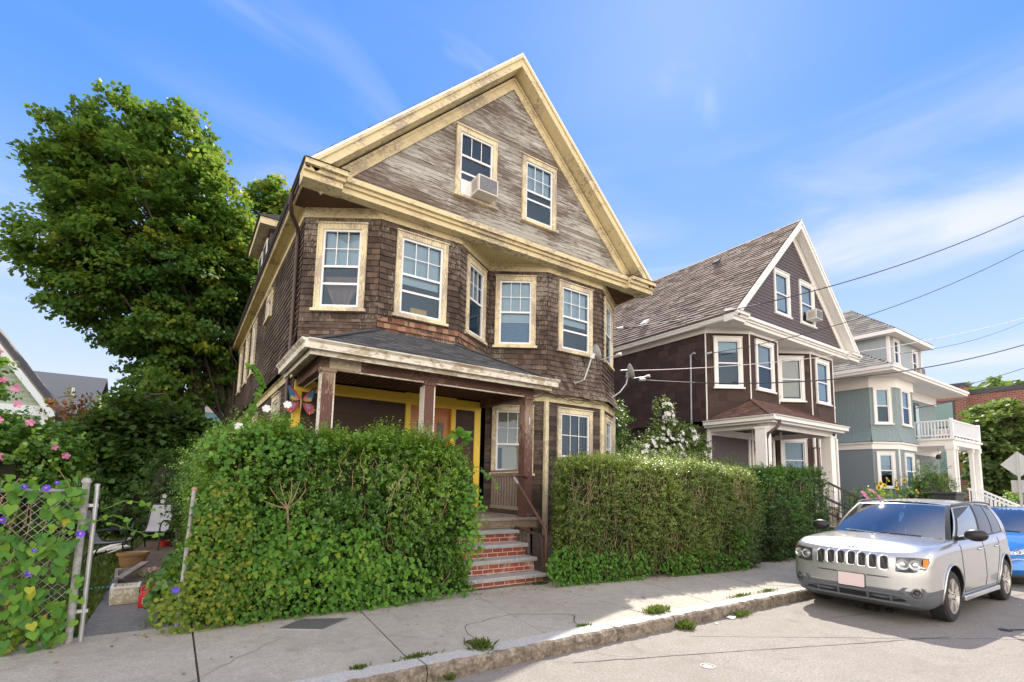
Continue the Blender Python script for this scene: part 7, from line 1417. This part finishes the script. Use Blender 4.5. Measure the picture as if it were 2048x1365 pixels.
    mb = MB(); mb.box(ox + g['fx0'] - .1, ox + g['fx1'] - .1, oy - .7, oy + .7, g['z0'] - .05, g['z0'] + .055); mb.build('dashboard', M['seat'], t, bevel=.03)
    mb = MB(); mb.box(ox + g['fx1'] + .02, ox + g['fx1'] + .05, oy - .11, oy + .11, g['z1'] - .13, g['z1'] - .07); mb.build('interior_mirror', M['blackplastic'], t)
    mb = MB(); patch(mb, 'f', .0, .035, -.02, 1.0, .006, 0, 2, 8); patch(mb, 'f', .965, 1.0, -.02, 1.0, .006, 0, 2, 8); patch(mb, 'f', .035, .965, -.03, .05, .006, 0, 20, 1); mb.build('seal', M['blackplastic'], ws)
    mb = MB()
    for s0, s1 in ((.18, .52), (.50, .84)):
        a, c = S('f', s0, .07, .03), S('f', s1, .10, .03); mb.tube([a - Vector((.04, 0, .03)), a, c], .009, 6); mb.beam(a, c, .008, .016)
    mb.build('wiper', M['blackplastic'], ws)
    mb = MB(); patch(mb, 'b', .08, .92, .12, .9, .004); mb.build('rear_window', M['tint'], t, smooth=True, angle=1.2)
    for sd in 'lr':
        mb = MB(); patch(mb, sd, .03, p['dlo'], .02, .90, .003, 0, 20, 6, lambda s, q: (max(s, .03 + .0 * q), q)); mb.build('pillar_trim', M['blackplastic'], t, smooth=True, angle=1.2)
        for (s0, s1, t1a, t1b, tin) in p['sidewin']:
            mb = MB(); fn = lambda s, q, s0=s0, s1=s1, a=t1a, b=t1b: (s, .06 + (q - .06) / (.84) * (lerp(a, b, (s - s0) / (s1 - s0)) - .06))
            patch(mb, sd, s0, s1, .06, .90, .007, 0, 8, 6, fn); mb.build('side_window', M['tint'] if tin else M['carglass'], t, smooth=True, angle=1.2)
    # wheels
    def wheel(wx, s):
        c = Vector((ox + wx, oy + s * p['track'], p['wr'])); ax = Vector((0, s, 0)); R_ = p['wr']
        mb = MB(); mb.lathe(c - ax * .11, [(R_ * .62, 0), (R_ * .9, 0), (R_ * .985, .03), (R_, .06), (R_, .16), (R_ * .985, .19), (R_ * .92, .215), (R_ * .70, .222), (R_ * .68, .205), (R_ * .66, .205)], ax, 48); w_ = mb.build('wheel', M['rubber'], t, smooth=True, angle=.5)
        mb = MB(); mb.lathe(c - ax * .11, [(R_ * .69, .212), (R_ * .665, .218), (R_ * .64, .205), (R_ * .61, .10), (R_ * .61, .02)], ax, 48)
        for k in range(5):
            for dd in (-.16, .16):
                a = 2 * PI * k / 5 + .3 + dd * .9; a2 = 2 * PI * k / 5 + .3 + dd * 1.15; e1, e2 = Vector((math.cos(a), 0, math.sin(a))), Vector((math.cos(a2), 0, math.sin(a2)))
                mb.beam(c + e1 * R_ * .12 + ax * .085, c + e2 * R_ * .655 + ax * .095, .046, .03, ax)
        mb.lathe(c, [(0, .115), (.03, .113), (.075, .095), (.085, .07), (.085, .03)], ax, 24); mb.build('rim', M['rim'], w_, smooth=True, angle=.5)
        mb = MB(); mb.lathe(c, [(0, .02), (R_ * .60, .02), (R_ * .60, .0)], ax, 24); mb.build('brake_disc', M['well'], w_)
        mb = MB()
        for k in range(5): a = 2 * PI * k / 5; mb.lathe(c + Vector((math.cos(a), 0, math.sin(a))) * .05 + ax * .10, [(0, .02), (.008, .018), (.008, 0)], ax, 6)
        mb.build('wheel_nut', M['blackplastic'], w_)
    for wx in p['wx']:
        for s in (-1, 1): wheel(wx, s)
    px = [q[0] for q in half]; py = [q[1] for q in half]
    def FX(y, z, off=0.0):
        yy = abs(y); lo = np.interp(yy, [q[1] for q in p['front']], [q[0] for q in p['front']]); f = (z - zb) / (zt(lo) - zb); return ox + lo + inx(min(1, max(0, f))) * max(0, 1 - lo / .9) - off
    def SY(x, z, s, off=0.0):
        f = min(1, max(0, (z - zb) / (zt(x) - zb))); w = float(np.interp(x, px[:len(px)], py)); return oy + s * (w * (1 - iny(f) / .88) + off)
    return t, S, FX, SY, edge
PLAN = [(0, 0), (.0, .35), (.012, .55), (.04, .70), (.10, .80), (.20, .86), (.45, .885), (1.0, .89), (2.2, .895), (3.4, .885), (3.95, .86), (4.22, .79), (4.37, .65), (4.43, .4), (4.45, 0)]
suv = dict(L=4.45, plan=PLAN, front=[(0, 0), (.0, .35), (.012, .55), (.04, .70), (.10, .80), (.20, .86)], zb=.20, ztop=[(0, .925), (.06, .95), (.3, 1.0), (.7, 1.03), (1.15, 1.055), (1.7, 1.05), (4.1, 1.10), (4.45, 1.04)],
  prof=[(0, .13, .16), (.08, .05, .05), (.2, .02, .012), (.35, .0, .0), (.6, .0, .01), (.8, .008, .02), (.92, .02, .035), (.975, .04, .06), (1, .06, .08)],
  wx=(.93, 3.56), arch=.405, wr=.345, track=.765, dlo=.90, paint=paint('silver car paint', (.49, .50, .51), .70, .25),
  gh=dict(fx0=1.30, fxc0=1.02, fx1=1.98, fxc1=1.86, bx0=4.24, bxc0=4.36, bx1=4.08, bxc1=4.15, wy0=.79, wy1=.625, z0=1.045, z1=1.56, z1b=1.55),
  sidewin=[(.055, .375, .60, .93, False), (.415, .645, .93, .93, True), (.67, .86, .93, .78, True)])
CX, CYc = 8.05, 3.27
t, S_, FX, SY, edge = car((CX, CYc), suv, 'silver compact SUV with seven-slot grille parked against the kerb')
def fpoly(mb, pts, off, m=0, thick=None):
    P = [Vector((FX(y, z, off), CYc + y, z)) for y, z in pts]
    if thick: mb.prism(P, (thick, 0, 0), m)
    else: mb.face(P, m)
def rrect(cy_, cz_, w, h, r=.02, n=4, tz=0.0, tw=0.0):
    out = []
    for qx, qz, a0 in ((1, 1, 0), (-1, 1, PI / 2), (-1, -1, PI), (1, -1, 3 * PI / 2)):
        for k in range(n + 1): a = a0 + PI / 2 * k / n; y = qx * (w / 2 - r) + r * math.cos(a); z = qz * (h / 2 - r) + r * math.sin(a); out.append((cy_ + y * (1 + tw * z / h), cz_ + z))
    return out
gp = MB(); gd = MB(); gz = .80
for k in range(7):
    y = (k - 3) * .132; zz = gz + .012 * (1 - (abs(k - 3) / 3) ** 2)
    fpoly(gp, rrect(y, zz, .105, .205, .03), .016, 0, .03); fpoly(gd, rrect(y, zz, .082, .175, .024), .019, 0, .01)
gr_ = gp.build('grille', M['chrome'], t); gd.build('grille_mesh', M['blackplastic'], gr_)
for s in (-1, 1):
    mb = MB(); hl = [(s * .525, .70), (s * .53, .885), (s * .62, .892), (s * .74, .90), (s * .845, .895), (s * .85, .84), (s * .82, .745), (s * .72, .705), (s * .62, .695)]
    if s > 0: hl = hl[::-1]
    c_ = (s * .68, .78); P = [Vector((FX(y, z, .012), CYc + y, z)) for y, z in hl]; C0 = Vector((FX(*c_, .016), CYc + c_[0], c_[1])); i0 = len(mb.v)
    for a, b2 in zip(P, P[1:] + P[:1]):
        m1, m2 = a.lerp(C0, .5), b2.lerp(C0, .5); m1.x, m2.x = FX(m1.y - CYc, m1.z, .014), FX(m2.y - CYc, m2.z, .014); mb.face([a, b2, m2, m1]); mb.face([m1, m2, C0])
    hd = mb.build('headlight', M['lampdark'], t); mb = MB(); nrm = Vector((-1, s * .35, .1)).normalized()
    for (y, z, r) in ((.605, .80, .066), (.73, .805, .062)): mb.lathe((FX(s * y, z, .016), CYc + s * y, z), [(r, 0), (r * 1.05, .012), (r * .8, .004), (r * .45, -.004), (r * .4, .014), (0, .02)], nrm, 20)
    mb.build('reflector_bowl', M['lamp'], hd, smooth=True, angle=.6); mb = MB(); fpoly(mb, [(s * .80, .79), (s * .805, .88), (s * .84, .885), (s * .845, .84), (s * .825, .775)][::-s], .018); mb.build('turn_signal', M['amberlens'], hd)
    mb = MB(); fg = [(s * .60, .50), (s * .56, .465), (s * .66, .375), (s * .80, .385), (s * .83, .45), (s * .80, .51)]; fpoly(mb, fg if s < 0 else fg[::-1], .014); fog = mb.build('fog_light', M['plastic'], t); mb = MB(); mb.lathe((FX(s * .735, .445, .016), CYc + s * .735, .445), [(0, .02), (.022, .018), (.03, .004), (.048, .014), (.058, .01), (.06, 0)], (-1, s * .5, 0), 20); mb.build('fog_lens', M['lampdark'], fog, smooth=True, angle=.6)
    # mirror
    mb = MB(); A = Vector((CX + 1.50, CYc + s * .80, 1.10)); mb.tube([A, A + Vector((-.02, s * .10, .02))], .03, 8); c = Vector((CX + 1.46, CYc + s * 1.03, 1.165)); i0 = len(mb.v)
    for a in range(9):
        for j in range(16): th_, ph_ = PI * a / 8, 2 * PI * j / 16; mb.v.append((c.x + .075 * math.sin(th_) * math.cos(ph_) * (1 if math.cos(ph_) < 0 else .5), c.y + s * -.135 * math.cos(th_), c.z + .088 * math.sin(th_) * math.sin(ph_)))
    for a in range(8):
        for j in range(16): mb.f.append((i0 + a * 16 + j, i0 + a * 16 + (j + 1) % 16, i0 + (a + 1) * 16 + (j + 1) % 16, i0 + (a + 1) * 16 + j)); mb.m.append(0); mb.t.append(.5)
    mb.build('wing_mirror', M['blackplastic'], t, smooth=True, angle=.9)
    # doors: seams, handles, sill, arch lips, roof rail
    mb = MB()
    for xs in (([(1.38, 1.02), (1.36, .80), (1.38, .50), (1.46, .34)]), ([(2.42, 1.04), (2.43, .7), (2.42, .34)]), ([(3.30, 1.05), (3.28, .85), (3.14, .66), (3.06, .50), (3.02, .36)])):
        Q = [Vector((CX + x, SY(x, z, s, .001), z)) for x, z in crom(xs, 14)]
        for a, c in zip(Q[:-1], Q[1:]): mb.beam(a, c, .007, .006, (0, s, 0))
    Q = [Vector((CX + x, SY(x, .345, s, .001), .345)) for x in np.linspace(1.46, 3.02, 16)]
    for a, c in zip(Q[:-1], Q[1:]): mb.beam(a, c, .006, .006, (0, s, 0))
    mb.build('door_seam', M['blackplastic'], t)
    for hx in (2.22, 3.12): mb = MB(); a, c = Vector((CX + hx - .09, SY(hx, .93, s, .022), .925)), Vector((CX + hx + .09, SY(hx, .93, s, .022), .935)); mb.tube([a + Vector((-.02, -s * .02, 0)), a, c, c + Vector((.02, -s * .02, 0))], .015, 8); mb.build('door_handle', suv['paint'], t, smooth=True, angle=.8)
    mb = MB(); mb.beam((CX + 1.38, CYc + s * .865, .27), (CX + 3.1, CYc + s * .865, .27), .05, .07); mb.build('sill', suv['paint'], t, bevel=.015)
    mb = MB()
    for wx in (.93, 3.56):
        pts = []
        for k in range(25):
            a = PI * (-.06 + 1.12 * k / 24); x = wx + .412 * math.cos(a); z = .36 + .412 * math.sin(a)
            if z > .28: pts.append(Vector((CX + x, SY(x, z, s, .006), z)))
        mb.tube(pts, .014, 6)
    mb.build('arch_lip', suv['paint'] , t, smooth=True)
    mb = MB(); pts = [S_('l' if s < 0 else 'r', q, 1.0, .012 + .035 * math.sin(min(1, q * 9, (1 - q) * 9) * PI / 2)) for q in np.linspace(.01, .97, 16)]; mb.tube(pts, .017, 8); mb.build('roof_rail', M['plastic'] , t, smooth=True)
mb = MB(); fpoly(mb, rrect(0, .515, .33, .175, .015), .022, 0, .012); pl = mb.build('number_plate', simple('blank pinkish plate', (.66, .55, .54), .5, var=.03), t)
mb = MB(); fpoly(mb, rrect(0, .515, .345, .19, .018), .016, 0, .012); mb.build('plate_frame', M['blackplastic'], pl)
mb = MB()
for s in (-1, 1): fpoly(mb, [(s * .19, .612), (s * .19, .598), (s * .42, .60), (s * .47, .615)][::s], .004)
for a, c in ((-.44, -.20), (-.17, .17), (.20, .44)): fpoly(mb, [(a, .30), (c, .30), (c, .37), (a, .37)][::-1], .006)
for s in (-1, 1): fpoly(mb, [(s * .47, .30), (s * .60, .315), (s * .62, .34), (s * .47, .37)][::s], .006)
mb.build('lower_intake', M['blackplastic'], t)
mb = MB()
for z in (.285, .395): Q = [Vector((FX(y, z, .012), CYc + y, z)) for y in np.linspace(-.66, .66, 16)]; [mb.beam(a, c, .02, .02) for a, c in zip(Q[:-1], Q[1:])]
mb.build('bumper_lip', M['plastic'], t)
text_mesh('badge', 'Jeep', (CX + .085, CYc, .972), .10, simple('dark badge metal', (.20, .20, .21), .3, .8), t, Matrix.Rotation(-PI / 2, 4, 'Z') @ Matrix.Rotation(PI / 2 - .95, 4, 'X'), .006)
mb = MB()
for s in (-1, 1):
    Q = [Vector((CX + x, CYc + s * y, float(np.interp(x, [q[0] for q in suv['ztop']], [q[1] for q in suv['ztop']])) + .046 - .03 * (y / .6) ** 2)) for x, y in ((.25, .34), (.6, .40), (.95, .47))]
    for a, c in zip(Q[:-1], Q[1:]): mb.beam(a, c, .012, .008)

# blue and white saloon cars behind
SPL = [(0, 0), (.02, .35), (.06, .52), (.14, .66), (.26, .77), (.45, .85), (.8, .89), (1.4, .905), (2.6, .905), (3.6, .89), (4.2, .84), (4.45, .74), (4.56, .5), (4.6, 0)]
sed = dict(L=4.6, plan=SPL, front=[(.0, 0), (.02, .35), (.06, .52), (.14, .66), (.26, .77)], zb=.18, ztop=[(0, .62), (.1, .70), (.4, .78), (.9, .86), (1.4, .94), (2.0, .95), (3.7, .99), (4.4, .98), (4.6, .9)],
  prof=[(0, .12, .12), (.1, .04, .03), (.3, .0, .0), (.55, .0, .03), (.75, .015, .08), (.9, .05, .14), (1, .11, .19)], wx=(.95, 3.65), arch=.38, wr=.325, track=.78, dlo=.9, paint=paint('bright blue car paint', (.012, .17, .52), .3, .25),
  gh=dict(fx0=1.50, fxc0=1.22, fx1=2.28, fxc1=2.14, bx0=4.15, bxc0=4.25, bx1=3.35, bxc1=3.42, wy0=.78, wy1=.56, z0=.93, z1=1.40, z1b=1.37), sidewin=[(.06, .42, .6, .93, True), (.46, .78, .93, .7, True)])
def sedan_front(t, FX_, cx, cyc, pnt):
    for s in (-1, 1):
        mb = MB(); P = [(s * .48, .60), (s * .50, .66), (s * .70, .735), (s * .80, .76), (s * .79, .69), (s * .66, .62)]; P = P if s < 0 else P[::-1]; mb.face([Vector((FX_(y, z, .012), cyc + y, z)) for y, z in P]); h = mb.build('headlight', M['lamp'], t)
        mb = MB(); mb.lathe((FX_(s * .62, .66, .012), cyc + s * .62, .66), [(.05, 0), (.045, .012), (.02, .0), (0, .015)], (-1, s * .4, 0), 16); mb.build('reflector_bowl', M['chrome'], h)
        mb = MB(); P = [(s * .45, .25), (s * .45, .30), (s * .62, .46), (s * .74, .50), (s * .72, .30)]; P = P if s < 0 else P[::-1]; mb.face([Vector((FX_(y, z, .008), cyc + y, z)) for y, z in P]); mb.build('lower_vent', M['blackplastic'], t)
        mb = MB(); Q = [Vector((FX_(s * y, z, .014), cyc + s * y, z)) for y, z in ((.50, .50), (.62, .54), (.72, .535))]; [mb.beam(a, c, .02, .022) for a, c in zip(Q[:-1], Q[1:])]; mb.build('chrome_trim', M['chrome'], t)
    mb = MB(); P = [(-.46, .24), (.46, .24), (.40, .50), (-.40, .50)]; mb.face([Vector((FX_(y, z, .008), cyc + y, z)) for y, z in P]); mb.build('grille', M['blackplastic'], t)
t2, _, FX2, _, _ = car((13.15, 3.2), sed, 'bright blue saloon car parked directly behind the silver SUV', suv=False); sedan_front(t2, FX2, 13.15, 3.2, None)
sed3 = dict(sed); sed3['paint'] = paint('white car paint', (.74, .75, .76), .1, .3)
t3, _, FX3, _, _ = car((19.6, 3.35), sed3, 'white car just showing past the blue one at the right edge', suv=False); sedan_front(t3, FX3, 19.6, 3.35, None)
